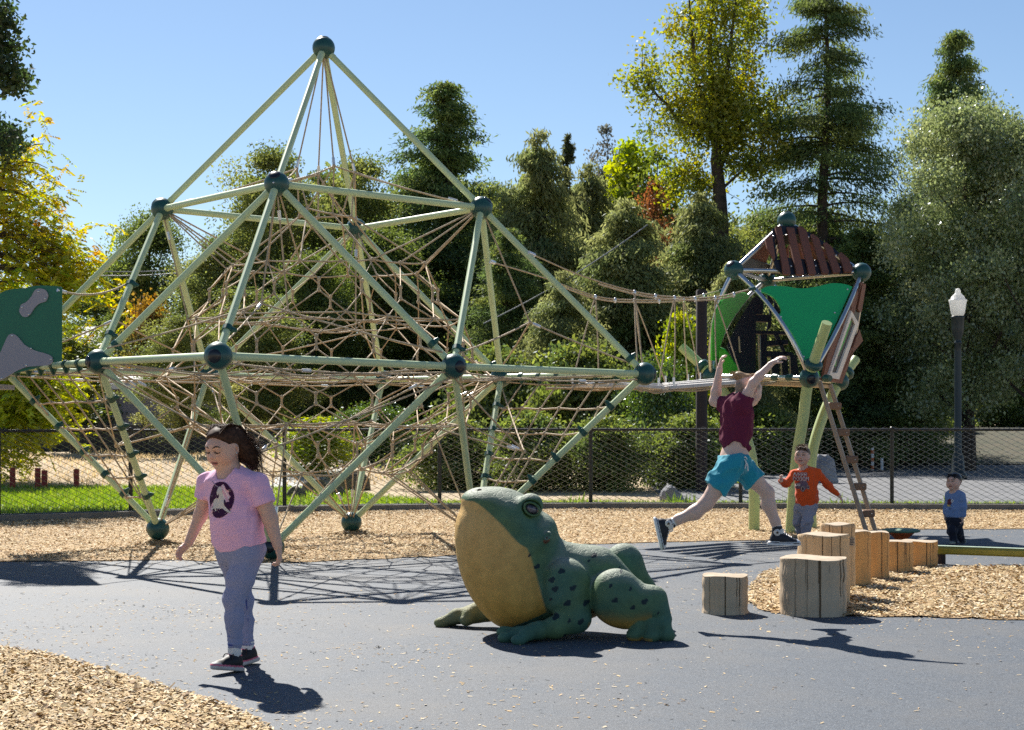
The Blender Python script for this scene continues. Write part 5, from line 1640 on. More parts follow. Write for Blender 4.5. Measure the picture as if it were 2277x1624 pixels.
def log(label, x0, x1, ytop, Y, seed, m_='log', z0=0.0, cracks=3, sq=.12, tag_plate=False):
    cx = ((x0 + x1) / 2 - CXP) * Y / FPX; r = (x1 - x0) * Y / FPX / 2; zt = CAMH - (ytop - HOR) * Y / FPX
    g = np.random.default_rng(seed)
    t = thing('log_step', label, 'log', (cx, Y, 0), 'log steps on the wood chips')
    N = 220; a = np.arange(N) * 2 * np.pi / N
    rad = r * (1 + .03 * np.cos(2 * a + g.uniform(0, 6)) + .018 * np.cos(3 * a + g.uniform(0, 6)) + .008 * np.cos(7 * a + g.uniform(0, 6)) + .005 * np.cos(13 * a + g.uniform(0, 6)))
    cr = []
    for k in range(cracks + 8):
        c0 = int(g.integers(0, N)) if k > 2 else int(N * .75 + (k - 1) * 24 + g.integers(-9, 9)); dep = r * (g.uniform(.12, .22) if k < cracks else g.uniform(.015, .04))
        rad[c0] -= dep; cr.append((c0, k < cracks, 0 if k < 2 else g.uniform(.15, .8)))
    V = []; zs = [z0 - (.06 if z0 == 0 else 0), z0 + .02] + [z0 + (zt - z0) * q for q in (.12, .24, .36, .48, .60, .72, .84, .94)] + [zt - .012, zt]
    prev = None
    for j, z in enumerate(zs):
        s = 1 + .02 * math.sin(j * 1.7 + seed) + (.015 if j < 2 else 0)
        rr = rad * s * (1 - (.025 if j == len(zs) - 1 else 0))
        jit = g.normal(0, r * .006, N)
        for i in range(N):
            V.append((cx + (rr[i] + jit[i]) * math.cos(a[i]), Y + (rr[i] + jit[i]) * math.sin(a[i]), z + (.006 * math.sin(3 * a[i] + seed) if j == len(zs) - 1 else 0)))
    F = []
    for j in range(len(zs) - 1):
        for i in range(N):
            l = (i + 1) % N; F.append((j * N + i, j * N + l, (j + 1) * N + l, (j + 1) * N + i))
    mb = MB(); mb.add(V, F, True); mb.add([V[i] for i in range(N)], [tuple(range(N - 1, -1, -1))], False); sd = mb.build('bark_side', M[m_], t)
    sd.data.materials.append(M['split'])
    for c0, big, s0 in cr:
        for j in range(len(zs) - 2, -1, -1):
            if j / len(zs) < s0: continue
            for i in ((c0 - 1, c0) if big and r < .15 else (c0,)): sd.data.polygons[j * N + i % N].material_index = 1
    top = V[-N:]; c = (cx, Y, zt + .004)
    ring2 = [(cx + (p[0] - cx) * .55, Y + (p[1] - Y) * .55, zt + .004) for p in top]
    mb = MB(); mb.add([(p[0], p[1], p[2]) for p in top] + ring2 + [c], [(i, (i + 1) % N, N + (i + 1) % N, N + i) for i in range(N)] + [(N + i, N + (i + 1) % N, 2 * N) for i in range(N)], True)
    mb.build('sawn_top', M['log_top'], t)
    if tag_plate:
        n = Vector((.55, -.83, 0)); p = Vector((cx, Y, 0)) + n * (r * 1.02); p.z = CAMH - (1203 - HOR) * Y / FPX
        Rm = Matrix((Vector((.83, .55, 0)), n, Vector((0, 0, 1)))).transposed()
        mb = MB(); mb.box(p, (.075, .012, .062), Rm); pl = mb.build('name_plate', M['ladder_rail'], t)
        for k in range(4):
            mb = MB(); mb.box(p + n * .008 + Vector((0, 0, .02 - k * .013)), (.055 - .012 * (k % 2), .003, .004), Rm); mb.build('print_line', M['dark_post'], pl)
        mb = MB(); mb.tube([(cx, Y, -.1), (cx, Y, z0 + .01)], r * .45, 12); mb.build('steel_foot', M['dark_post'], t)
    return t
log('short greyed log stool standing alone right of the frog', 1560, 1663, 1279, 11.22, 1, 'log_grey', cracks=3)
log('wide greyed log at the front of the stepped row', 1736, 1880, 1240, 11.15, 2, 'log_grey', cracks=4)
log('log with a deep split in its top, second in the stepped row', 1776, 1886, 1188, 11.75, 3, 'log', cracks=4)
log('tallest log with a small brown plate on its side', 1826, 1901, 1165, 12.2, 4, 'log', .10, 3, tag_plate=True)
log('slim tall log just right of the tallest one', 1866, 1936, 1181, 13.05, 5, 'log_orange', cracks=2)
log('fluted tall log between the slim log and the low logs', 1918, 1977, 1183, 13.6, 6, 'log_orange', cracks=3)
log('low orange toned log, left one of the low pair', 1950, 2031, 1203, 14.2, 7, 'log_orange', cracks=3)
log('low orange toned log at the end of the row beside the beam', 2004, 2083, 1203, 14.75, 8, 'log_orange', cracks=3)

# balance beam
a, b = Vector(((2080 - CXP) * 15.0 / FPX, 15.0, .135)), Vector(((2420 - CXP) * 14.4 / FPX, 14.4, .135))
t = thing('balance_beam', 'olive yellow balance beam running from the low logs to the right edge', 'beam', (a.x, a.y, 0))
d = b - a; q = d.to_track_quat('X', 'Z').to_matrix()
mb = MB(); mb.box(a.lerp(b, .5), (d.length, .11, .072), q, .016); mb.build('bar', M['beam'], t)
mb = MB(); mb.box(a.lerp(b, .5) + Vector((0, 0, .0395)), (d.length, .088, .006), q); mb.build('grip_strip', M['beam_top'], t)
for s in (.04, .9):
    p = a.lerp(b, s); mb = MB(); mb.tube([(p.x, p.y, -.1), (p.x, p.y, .105)], .04, 12); mb.build('leg', M['dark_post'], t)

# little round step
p = at(2004, 1209, 17.5); p.z = 0
t = thing('round_step', 'low green round step disc on an orange flared foot behind the low logs', 'step', tuple(p))
mb = MB(); mb.lathe(p, [(.085, 0), (.07, .03), (.075, .06), (.13, .105), (.15, .125)], 20); mb.build('foot', M['orange'], t)
mb = MB(); mb.lathe(p + Vector((0, 0, .126)), [(.185, 0), (.203, .006), (.206, .018), (.20, .028), (.18, .034), (.05, .038)], 32); mb.build('disc', M['disc'], t)

# ------------------------------------------------------------------ soft bodies: one continuous surface grown from a distance field
class Field:
    def __init__(s, h):
        s.h = h; s.pr = []; s.amp = 0; s.freq = 30; s.planes = []

    def cap(s, a, b, ra, rb=None, k=.02, op='u', cut=False):
        s.pr.append(('cap', np.array(a, float), np.array(b, float), ra, ra if rb is None else rb, k, op, cut)); return s

    def ell(s, c, r, R=None, k=.02, op='u'):
        R = np.eye(3) if R is None else np.array(R, float)
        s.pr.append(('ell', np.array(c, float), np.array(r, float), R, None, k, op, False)); return s

    def chain(s, pts, rr, k=.02, op='u'):
        for i in range(len(pts) - 1): s.cap(pts[i], pts[i + 1], rr[i], rr[i + 1], k, op)
        return s

    def plane(s, p, n): s.planes.append((np.array(p, float), np.array(n, float) / np.linalg.norm(n))); return s

    def box(s, q):
        if q[0] == 'cap':
            m_ = max(q[3], q[4]); return np.minimum(q[1], q[2]) - m_, np.maximum(q[1], q[2]) + m_
        e = np.sqrt(((q[3] * q[2][None, :]) ** 2).sum(1)); return q[1] - e, q[1] + e

    def mesh(s):
        h = s.h
        lo = np.min([s.box(q)[0] for q in s.pr if q[6] == 'u'], 0) - 4 * h; hi = np.max([s.box(q)[1] for q in s.pr if q[6] == 'u'], 0) + 4 * h
        n = np.ceil((hi - lo) / h).astype(int) + 1
        F = np.full(n, 10., np.float32)
        for q in s.pr:
            k = q[5]; bl, bh = s.box(q); mg = k + 4 * h
            i0 = np.clip(((bl - mg - lo) / h).astype(int), 0, n - 1); i1 = np.clip(np.ceil((bh + mg - lo) / h).astype(int) + 1, 1, n)
            sl = tuple(slice(a, b) for a, b in zip(i0, i1))
            X, Y, Z = [(lo[d] + h * np.arange(i0[d], i1[d])).astype(np.float32) for d in range(3)]
            X = X[:, None, None]; Y = Y[None, :, None]; Z = Z[None, None, :]
            if q[0] == 'cap':
                a, b, ra, rb = q[1], q[2], q[3], q[4]; v = b - a; L2 = max(float(v @ v), 1e-12)
                t = ((X - a[0]) * v[0] + (Y - a[1]) * v[1] + (Z - a[2]) * v[2]) / L2
                tc = np.clip(t, 0, 1)
                d = np.sqrt((X - a[0] - v[0] * tc) ** 2 + (Y - a[1] - v[1] * tc) ** 2 + (Z - a[2] - v[2] * tc) ** 2) - (ra + (rb - ra) * tc)
                if q[7]: d = np.maximum(d, (t - 1) * math.sqrt(L2))
            else:
                c, r, R = q[1], q[2], q[3]
                x, y, z = X - c[0], Y - c[1], Z - c[2]
                u = [(R[0, i] * x + R[1, i] * y + R[2, i] * z) / r[i] for i in range(3)]
                k0 = np.sqrt(u[0] ** 2 + u[1] ** 2 + u[2] ** 2); k1 = np.sqrt((u[0] / r[0]) ** 2 + (u[1] / r[1]) ** 2 + (u[2] / r[2]) ** 2)
                d = k0 * (k0 - 1) / (k1 + 1e-6)
            f = F[sl]
            if q[6] == 'u':
                hh = np.clip(.5 + .5 * (d - f) / k, 0, 1); F[sl] = d * (1 - hh) + f * hh - k * hh * (1 - hh)
            else:
                hh = np.clip(.5 - .5 * (f + d) / k, 0, 1); F[sl] = f * (1 - hh) - d * hh + k * hh * (1 - hh)
        ax = [lo[d] + h * np.arange(n[d]) for d in range(3)]
        if s.amp:
            near = np.nonzero(np.abs(F) < .03); P = np.stack([ax[d][near[d]] for d in range(3)], -1)
            g = np.random.default_rng(3); w = 0
            for q in range(9):
                v = g.normal(0, 1, 3); v /= np.linalg.norm(v); ph = P @ v * s.freq * g.uniform(.5, 1.6) + g.uniform(0, 6) + 1.2 * np.sin(P @ g.normal(0, 1, 3) * s.freq * .4)
                w = w + np.abs(np.sin(ph * .5)) - .6
            F[near] += (s.amp * w / 3).astype(np.float32)
        for p, nn in s.planes:
            pl = ((ax[0] - p[0]) * nn[0])[:, None, None] + ((ax[1] - p[1]) * nn[1])[None, :, None] + ((ax[2] - p[2]) * nn[2])[None, None, :]
            F = np.maximum(F, pl.astype(np.float32))
        return surface(F, lo, h)


def surface(F, lo, h):
    """surface nets"""
    S = F < 0
    c = S[:-1, :-1, :-1].astype(np.int8)
    cnt = np.zeros(c.shape, np.int8)
    for i in (0, 1):
        for j in (0, 1):
            for k in (0, 1):
                cnt += S[i:S.shape[0] - 1 + i, j:S.shape[1] - 1 + j, k:S.shape[2] - 1 + k]
    act = np.nonzero((cnt > 0) & (cnt < 8))
    N = len(act[0]); idx = np.full(cnt.shape, -1, np.int64); idx[act] = np.arange(N)
    acc = np.zeros((N, 3)); num = np.zeros(N)
    cor = [(i, j, k) for i in (0, 1) for j in (0, 1) for k in (0, 1)]
    val = {q: F[act[0] + q[0], act[1] + q[1], act[2] + q[2]] for q in cor}
    for q in cor:
        for d in range(3):
            if q[d] == 0:
                r = list(q); r[d] = 1; a, b = val[q], val[tuple(r)]
                m_ = (a < 0) != (b < 0); t = np.where(m_, a / (a - b + 1e-12), 0)
                p = np.array(q, float)[None, :].repeat(N, 0); p[:, d] += t
                acc[m_] += p[m_]; num[m_] += 1
    V = lo + h * (np.stack(act, -1) + acc / num[:, None])
    Q = []
    for d in range(3):
        e, f = [(1, 2), (2, 0), (0, 1)][d]
        sa = [slice(None)] * 3; sb = [slice(None)] * 3; sa[d] = slice(0, -1); sb[d] = slice(1, None)
        A, B = S[tuple(sa)], S[tuple(sb)]
        x = np.nonzero(A != B); inside = A[x]
        x = np.stack(x, -1); ok = (x[:, e] > 0) & (x[:, f] > 0) & (x[:, e] < cnt.shape[e]) & (x[:, f] < cnt.shape[f]) & (x[:, d] < cnt.shape[d])
        x = x[ok]; inside = inside[ok]
        def I(de, df):
            y = x.copy(); y[:, e] += de; y[:, f] += df; return idx[y[:, 0], y[:, 1], y[:, 2]]
        q = np.stack([I(-1, -1), I(0, -1), I(0, 0), I(-1, 0)], -1)
        q[~inside] = q[~inside][:, ::-1]
        Q.append(q)
    return V, np.concatenate(Q)


def segd(V, a, b):
    a = np.array(a, float); b = np.array(b, float); v = b - a
    t = np.clip(((V - a) @ v) / max(v @ v, 1e-12), 0, 1)
    return np.linalg.norm(V - a - t[:, None] * v, axis=1)


def paint(V, col, items):
    """items: (a, b, radius, softness, colour)"""
    for a, b, r, s, c in items:
        t = np.clip((r + s - segd(V, a, b)) / max(s, 1e-6), 0, 1)[:, None]
        col = col * (1 - t) + np.array(c) * t
    return col


def soft(name, field, m_, parent, base, items=(), fn=None):
    V, Q = field.mesh()
    col = np.tile(np.array(base, float), (len(V), 1))
    col = paint(V, col, items)
    if fn is not None: col = fn(V, col)
    me = mesh_from(name, V - np.array(ROOT[parent.name]), Q, True, vert_col=col)
    o = add(name, me, m_, parent)
    o['_w'] = 0; del o['_w']
    return o


def frame(f, u=(0, 0, 1)):
    f = Vector(f).normalized(); u = Vector(u); r = f.cross(u).normalized(); u = r.cross(f).normalized()
    return r, f, u


def head(fd, C, f, H, up=(0, 0, 1), chub=1.0):
    r, f, u = frame(f, up); C = Vector(C)
    L = lambda x, y, z: C + (r * x + f * y + u * z) * H
    R = np.array([list(r), list(f), list(u)]).T
    fd.ell(L(0, -.07, .09), np.array((.365, .44, .41)) * H, R, .03)
    fd.ell(L(0, .12, -.16), np.array((.285 * chub, .285, .31)) * H, R, .05 * H / .2)
    for s in (-1, 1):
        fd.ell(L(.165 * s, .20, -.17), np.array((.135 * chub, .15, .15)) * H, R, .03)
        fd.ell(L(.37 * s, -.05, -.05), np.array((.035, .075, .12)) * H, R, .008)
        fd.ell(L(.375 * s, -.03, -.055), np.array((.03, .035, .06)) * H, R, .006, 's')
    fd.ell(L(0, .29, -.39), np.array((.11, .09, .08)) * H, R, .03)
    fd.ell(L(0, .315, .125), np.array((.23, .07, .07)) * H, R, .03)
    for s in (-1, 1): fd.ell(L(.15 * s, .425, .015), np.array((.095, .075, .058)) * H, R, .014, 's')
    fd.cap(L(0, .37, .04), L(0, .455, -.095), .028 * H, .050 * H, .012)
    for s in (-1, 1): fd.ell(L(.050 * s, .405, -.115), np.array((.038, .045, .034)) * H, R, .008)
    fd.ell(L(0, .395, -.235), np.array((.105, .035, .026)) * H, R, .010)
    fd.ell(L(0, .385, -.285), np.array((.090, .038, .030)) * H, R, .010)
    fd.cap(L(-.095, .425, -.258), L(.095, .425, -.258), .008 * H, .008 * H, .006, 's')
    for s in (-1, 1):
        fd.ell(L(.15 * s, .345, .040), np.array((.082, .055, .036)) * H, R, .010)
        fd.ell(L(.15 * s, .340, -.020), np.array((.078, .05, .026)) * H, R, .010)
    return L


def face_paint(L, H, skin, brow, lip, eyes=1.0):
    k = np.array(skin)
    it = [(L(.18, .30, -.16), L(.18, .30, -.16), .03 * H, .16 * H, tuple(k * np.array((1.06, .86, .84)))),
          (L(-.18, .30, -.16), L(-.18, .30, -.16), .03 * H, .16 * H, tuple(k * np.array((1.06, .86, .84)))),
          (L(0, .46, -.10), L(0, .46, -.10), .02 * H, .06 * H, tuple(k * np.array((1.04, .88, .86)))),
          (L(-.08, .42, -.24), L(.08, .42, -.24), .018 * H, .02 * H, lip), (L(-.065, .41, -.285), L(.065, .41, -.285), .022 * H, .02 * H, lip),
          (L(-.10, .41, -.26), L(.10, .41, -.26), .006 * H, .012 * H, tuple(np.array(lip) * .25))]
    for s in (-1, 1):
        it.append((L(.070 * s, .38, .120), L(.23 * s, .32, .138), .020 * H, .026 * H, brow))
        it.append((L(.070 * s, .385, .030), L(.23 * s, .33, .022), .014 * H, .022 * H, tuple(np.array(brow) * .5)))
        it.append((L(.080 * s, .36, .060), L(.22 * s, .33, .060), .02 * H, .05 * H, tuple(k * np.array((.80, .70, .68)))))
        it.append((L(.05 * s, .43, -.128), L(.05 * s, .43, -.128), .008 * H, .014 * H, tuple(k * .35)))
    return it


def eyes(parent, L, f, H, look=(0, 0), closed=0.0):
    r, ff, u = frame(f)
    for s in (-1, 1):
        c = L(.15 * s, .325, .012)
        mb = MB(); mb.sphere(c, .066 * H, 12, 8); e = mb.build('eye', M['eye_white'], parent)
        p = L(.15 * s + look[0] * .025, .325 + .045, .012 + look[1] * .022)
        mb = MB(); mb.sphere(p, .029 * H, 10, 7); mb.build('iris', M['pupil'], e)


def face_lines(parent, body, L, H, f, brow, lash=(.02, .012, .01), lip=None, closed=False):
    """brows, lash lines and the line of the mouth, laid on the face"""
    me = body.data; off = ROOT[body.name]
    bvh = BVHTree.FromPolygons([v.co + off for v in me.vertices], [tuple(p.vertices) for p in me.polygons])
    d = (L(0, -1, 0) - L(0, 0, 0)).normalized()
    def on(x, z, lift):
        h = bvh.ray_cast(L(x, 1.4, z), d, 2)
        return (h[0] if h[0] is not None else L(x, .36, z)) - d * lift
    def line(name, pts, rr, m_, lift=.0012):
        P = smooth_path([on(x, z, lift) for x, z in pts], 3); n = len(P) - 1
        mb = MB(); mb.tube(P, [max(.0006, rr * math.sin(math.pi * (.15 + .75 * i / n))) for i in range(n + 1)], 6); mb.build(name, m_, parent)
    mb_ = M.setdefault('brow_%s' % (brow,), mat('brow_hair', brow, .8)); ml = M.setdefault('lash', mat('lash', lash, .7))
    for s in (-1, 1):
        line('eyebrow', [(.065 * s, .118), (.13 * s, .150), (.20 * s, .148), (.255 * s, .115)], .019 * H, mb_, .0004)
        line('eyelash', [(.070 * s, .012), (.12 * s, .040), (.18 * s, .040), (.235 * s, .010)] if not closed else [(.070 * s, .005), (.12 * s, -.012), (.18 * s, -.014), (.235 * s, .004)], .017 * H, ml, .0012)
    line('mouth_line', [(-.115, -.252), (-.05, -.262), (0, -.258), (.05, -.262), (.115, -.252)], .012 * H, ml, .0004)


def hand(fd, W, d, n, S, curl=.5, thumb=1, spread=.0, curls=None):
    """palm, four fingers bent towards n, and a thumb from the side of the palm"""
    d = Vector(d).normalized(); n = Vector(n); n = (n - d * n.dot(d)).normalized(); sd = d.cross(n) * thumb; W = Vector(W)
    fd.cap(W - d * S * .1, W + d * S * .12, S * .135, S * .14, .01)
    ln = (.40, .46, .43, .34)
    for i in range(4):
        off = (1.5 - i) * .105 * S
        k = W + d * S * (.50 - .02 * abs(i - 1.2)) + sd * off
        fd.cap(W + d * S * .14 + sd * off * .75, k, S * .085, S * .068, .010)
        p = k; dd = (d + sd * (1.5 - i) * spread).normalized(); c = curls[i] if curls else curl
        for j, fr in enumerate((.45, .32, .23)):
            q = Quaternion(dd.cross(n).normalized(), c * (.9, 1.2, .8)[j]); dd = q @ dd
            p2 = p + dd * ln[i] * S * fr
            fd.cap(p, p2, S * (.062 - .006 * j), S * (.056 - .006 * j), .004); p = p2
    t0 = W + d * S * .16 + sd * S * .15
    t1 = t0 + (d * .62 + sd * .62 + n * .35).normalized() * S * .24
    t2 = t1 + (d * .85 + sd * .10 + n * .55).normalized() * S * .20
    fd.cap(t0 - sd * S * .04, t1, S * .088, S * .066, .010); fd.cap(t1, t2, S * .066, S * .052, .006)


def strands(mb, roots, ctrl, r=.0016, n=7):
    for a, c in zip(roots, ctrl):
        pts = smooth_path([a] + c, max(2, n // len(c)))
        mb.tube(pts, [r * (1 - .75 * i / (len(pts) - 1)) for i in range(len(pts))], 3, False)


def shoe(parent, ankle, toe, up, L, cols, kind='low', label=None):
    """cols: upper, sole, lining/toe cap"""
    t = Vector(toe).normalized(); u = Vector(up); u = (u - t * u.dot(t)).normalized(); s = t.cross(u); A = Vector(ankle)
    P = lambda x, y, z: A + t * x * L + s * y * L + u * z * L
    fd = Field(.0042 if L > .17 else .0045)
    R = np.array([list(t), list(s), list(u)]).T
    fd.cap(P(-.10, 0, -.20), P(.12, 0, -.20), .155 * L, .165 * L, .02)
    fd.cap(P(.10, 0, -.17), P(.46, .01, -.27), .165 * L, .115 * L, .03)
    fd.ell(P(.50, .01, -.285), np.array((.20, .175, .105)) * L, R, .02)
    fd.cap(P(-.04, 0, -.12), P(-.04, 0, .22 if kind == 'high' else .02), .165 * L, .16 * L, .02, 'u', True)
    fd.ell(P(.20, .0, -.34), np.array((.52, .185, .085)) * L, R, .008)
    fd.ell(P(-.12, 0, -.34), np.array((.20, .17, .085)) * L, R, .02)
    fd.plane(P(0, 0, -.385), -u)
    fd.planes.append((np.array(P(0, 0, .24 if kind == 'high' else .04)), np.array(u)))
    def fn(V, col):
        q = V - np.array(A); x = q @ np.array(t) / L; z = q @ np.array(u) / L; y = q @ np.array(s) / L
        col[:] = cols[0]
        if kind == 'high':
            col[(x > .56) & (z < -.16)] = cols[2]
            st = (z < -.285) & (z > -.31); col[z < -.265] = cols[1]; col[st] = (.05, .05, .06)
        else:
            col[(x > .50) & (z < -.20)] = (.30, .29, .29)
            col[(z < -.245)] = cols[2]; col[z < -.285] = cols[1]; col[z > .0] = cols[2]
        return col
    o = soft('shoe', fd, M['shoe'], parent, cols[0], (), fn)
    # laces as little bars across the instep
    mb = MB()
    for k in range(5):
        f = k / 4; x = (.10 + .30 * f); z = (.06 if kind == 'high' else -.045) - .16 * f - (.04 if kind == 'high' else .03)
        c = P(x, 0, z + .03); mb.tube([c - s * .085 * L - u * .02 * L, c + u * .012 * L, c + s * .085 * L - u * .02 * L], .0032, 5)
    for sg in (-1, 1):
        c = P(.09, 0, .06 if kind == 'high' else -.03); mb.tube(bez(c, c + s * sg * .22 * L + u * .14 * L + t * .1 * L, c + t * .12 * L + s * sg * .16 * L - u * .10 * L, 6), .003, 5)
    mb.build('laces', M['white_frame'] if kind == 'high' else M['dark_post'], o)
    if kind == 'high':
        for sg in (-1, 1):
            c = P(-.06, sg * .168, .02); nrm = s * sg
            q = nrm.to_track_quat('Z', 'Y').to_matrix()
            mb = MB(); mb.lathe(c, [(.105 * L, -.004), (.105 * L, .003), (.001, .004)], 20, q); b = mb.build('round_badge', M['white_frame'], o)
            pts = []
            ex, ey = t, u
            for k in range(10):
                a = math.pi / 2 + k * math.pi / 5; rr = (.062 if k % 2 == 0 else .026) * L
                pts.append(c + nrm * .006 + ex * math.cos(a) * rr + ey * math.sin(a) * rr)
            mb = MB(); mb.prism(pts, nrm, .002); mb.build('star', M['pupil'], b)
            for q_ in (.16, .25, .34):
                mb = MB(); mb.sphere(P(q_, sg * .115, -.02 - (q_ - .16) * .45), .0045, 6, 4); mb.build('eyelet', M['alu'], o)
    return o


def print_patch(parent, shirt, origin, right, up, size, n, colour, name='shirt_print', toward=None):
    """flat print laid on the cloth: a fine sheet a millimetre proud of it, coloured cell by cell"""
    me = shirt.data; off = ROOT[shirt.name]
    bvh = BVHTree.FromPolygons([v.co + off for v in me.vertices], [tuple(p.vertices) for p in me.polygons])
    right = Vector(right).normalized(); up = Vector(up); up = (up - right * up.dot(right)).normalized(); nr = right.cross(up)
    O = Vector(origin); hit = {}
    def P(i, j):
        if (i, j) not in hit:
            p = O + right * (i / n - .5) * size[0] + up * (j / n - .5) * size[1] + nr * .3
            h = bvh.ray_cast(p, -nr, .6)
            hit[(i, j)] = None if h[0] is None else h[0] + nr * .0022
        return hit[(i, j)]
    V = []; F = []; C = []; ix = {}
    for i in range(n):
        for j in range(n):
            c = colour((i + .5) / n, (j + .5) / n)
            if c is None: continue
            q = [P(i, j), P(i + 1, j), P(i + 1, j + 1), P(i, j + 1)]
            if any(v is None for v in q): continue
            if max((a - b).length for a in q for b in q) > .05: continue
            f = []
            for key, v in zip([(i, j), (i + 1, j), (i + 1, j + 1), (i, j + 1)], q):
                if key not in ix: ix[key] = len(V); V.append(v - off)
                f.append(ix[key])
            F.append(tuple(f)); C.append(c)
    if F: return add(name, mesh_from(name, V, np.array(F), True, face_col=np.array(C)), M['print'], parent)


def inpoly(x, y, poly):
    c = False; n = len(poly)
    for i in range(n):
        x1, y1 = poly[i]; x2, y2 = poly[(i + 1) % n]
        if (y1 > y) != (y2 > y) and x < (x2 - x1) * (y - y1) / (y2 - y1) + x1: c = not c
    return c


GLY = {'V': ['10001', '10001', '10001', '01010', '01010', '01010', '00100'], 'R': ['11110', '10001', '10001', '11110', '10100', '10010', '10001'],
       'O': ['01110', '10001', '10001', '10001', '10001', '10001', '01110'], 'M': ['10001', '11011', '10101', '10101', '10001', '10001', '10001']}


def glyph(word, x, y):
    """is the point (0..1, 0..1) of the word's box inside a letter"""
    n = len(word); k = int(x * n); fx = x * n - k
    if not 0 <= k < n or not 0 <= y < 1: return 0
    cx, cy = int(fx * 6), int((1 - y) * 7)
    return 0 if cx > 4 else int(GLY[word[k]][min(6, cy)][cx])


# ------------------------------------------------------------------ girl walking past on the left
def girl():
    Y0 = 8.70
    gp = lambda cx, cy, dy=0.0: at(364.3 + cx * .39259, 910.8 + cy * .39259, Y0 + dy)
    t = thing('person', 'girl with windblown brown hair in a pink T-shirt and grey blue leggings walking', 'person', (gp(430, 1400).x, Y0, 0))
    SK = (.60, .37, .275); f = Vector((-.55, -.83, 0)).normalized(); r, f, u = frame(f); RT = np.array([list(r), list(f), list(u)]).T
    hf = Vector((-.54, -.80, -.33)); HC = gp(338, 214, -.01); H = .224
    b = Field(.0042)
    L = head(b, HC, hf, H, chub=1.16)
    b.cap(gp(366, 290, .02), gp(384, 390, .01), .052, .060, .03)
    ch, be, hp = gp(385, 485), gp(412, 640, -.01), gp(430, 775)
    b.ell(ch, (.135, .092, .16), RT, .05); b.ell(be, (.140, .115, .15), RT, .06); b.ell(hp, (.142, .115, .11), RT, .05)
    shR, shL = gp(252, 425, .09), gp(528, 430, -.06)
    b.cap(shR, shL, .050, .055, .04)
    elR, wrR = gp(208, 600, .09), gp(142, 752, .06); elL, wrL = gp(602, 620, -.08), gp(645, 772, -.10)
    b.chain([shR, elR, wrR], [.046, .036, .025], .02); b.chain([shL, elL, wrL], [.054, .041, .026], .02)
    hand(b, wrR + Vector((-.008, 0, -.012)), (-.70, -.15, -.70), (.45, -.45, -.5), .125, .62, thumb=1)
    hand(b, wrL + Vector((.003, 0, -.015)), (.16, -.05, -.98), (-.95, .1, -.1), .125, .66, thumb=1)
    hipL, knL, anL = gp(476, 830, -.05), gp(396, 1075, -.11), gp(400, 1370, -.13)
    hipR, knR, anR = gp(385, 835, .06), gp(450, 1085, .10), gp(474, 1360, .13)
    b.chain([hipL, knL, anL], [.062, .032, .022], .03); b.chain([hipR, knR, anR], [.060, .030, .022], .03)
    body = soft('body', b, M['skin'], t, SK, face_paint(L, H, SK, tuple(np.array(SK) * .75), (.42, .15, .14)))
    face_lines(t, body, L, H, hf, (.075, .040, .025), closed=True)
    eyes(t, L, hf, H, (-.2, -1.2))
    # lids lowered: she looks down
    lid = Field(.0032); rr, ff, uu = frame(hf); RH = np.array([list(rr), list(ff), list(uu)]).T
    for s in (-1, 1): lid.ell(L(.15 * s, .338, .034), np.array((.078, .062, .044)) * H, RH, .004)
    soft('eyelid', lid, M['skin'], body, tuple(np.array(SK) * .92), [(L(.07 * s, .40, .004), L(.22 * s, .365, .002), .012 * H, .016 * H, (.04, .022, .016)) for s in (-1, 1)])
    # leggings
    lg = Field(.0042); lg.amp = .0065; lg.freq = 80
    lg.ell(gp(432, 785), (.150, .124, .115), RT, .05)
    cl = [hipL, gp(432, 960, -.08), knL, gp(398, 1190, -.125), gp(402, 1335, -.13)]; lg.chain(cl, [.084, .072, .054, .046, .037], .03)
    cr_ = [hipR, gp(425, 960, .09), knR, gp(462, 1200, .125), gp(474, 1335, .13)]; lg.chain(cr_, [.082, .066, .050, .043, .036], .03)
    for c0, c1 in ((cl[-2], cl[-1]), (cr_[-2], cr_[-1])):
        for q in (.66, .80, .94): p = c0.lerp(c1, q); lg.ell(p, (.041, .041, .010), None, .006)
    lg.plane(gp(430, 742), (0, 0, 1))
    GR = (.27, .285, .42); BL = (.035, .060, .26)
    side = lambda pts, o: [p + o for p in pts]
    st = side(cr_, r * -.048 + f * .028)
    items = [(st[i], st[i + 1], .002, .003, BL) for i in range(1, 4)]
    lo = side(cl, r * .0)
    for c0, c1, rad in ((cl[-2], cl[-1], .0), (cr_[-2], cr_[-1], .0)):
        items.append((c0.lerp(c1, .62) - f * -.042, c0.lerp(c1, .62) - f * -.042 + r * .01, .003, .004, BL)); items.append((c0.lerp(c1, .97) + f * .04 - r * .03, c0.lerp(c1, .97) + f * .04 + r * .03, .003, .004, BL))
    soft('leggings', lg, M['heather'], t, GR, items)
    # T-shirt
    sh = Field(.0042); sh.amp = .0095; sh.freq = 62
    sh.ell(ch + Vector((0, 0, .005)), (.148, .106, .170), RT, .05); sh.ell(be + Vector((0, 0, -.01)), (.155, .132, .165), RT, .06); sh.ell(hp + Vector((0, 0, .02)), (.150, .126, .10), RT, .05)
    sh.cap(shR + Vector((.01, 0, .004)), shL + Vector((-.01, 0, .004)), .060, .064, .04)
    sh.cap(gp(320, 400, .05), gp(450, 400, -.03), .055, .055, .04)
    sR = (elR - shR).normalized(); sL = (elL - shL).normalized()
    sh.cap(shR, shR + sR * .085, .060, .058, .03, 'u', True); sh.cap(shL, shL + sL * .115, .068, .068, .03, 'u', True)
    sh.plane(gp(430, 788), (.24, 0, -1))
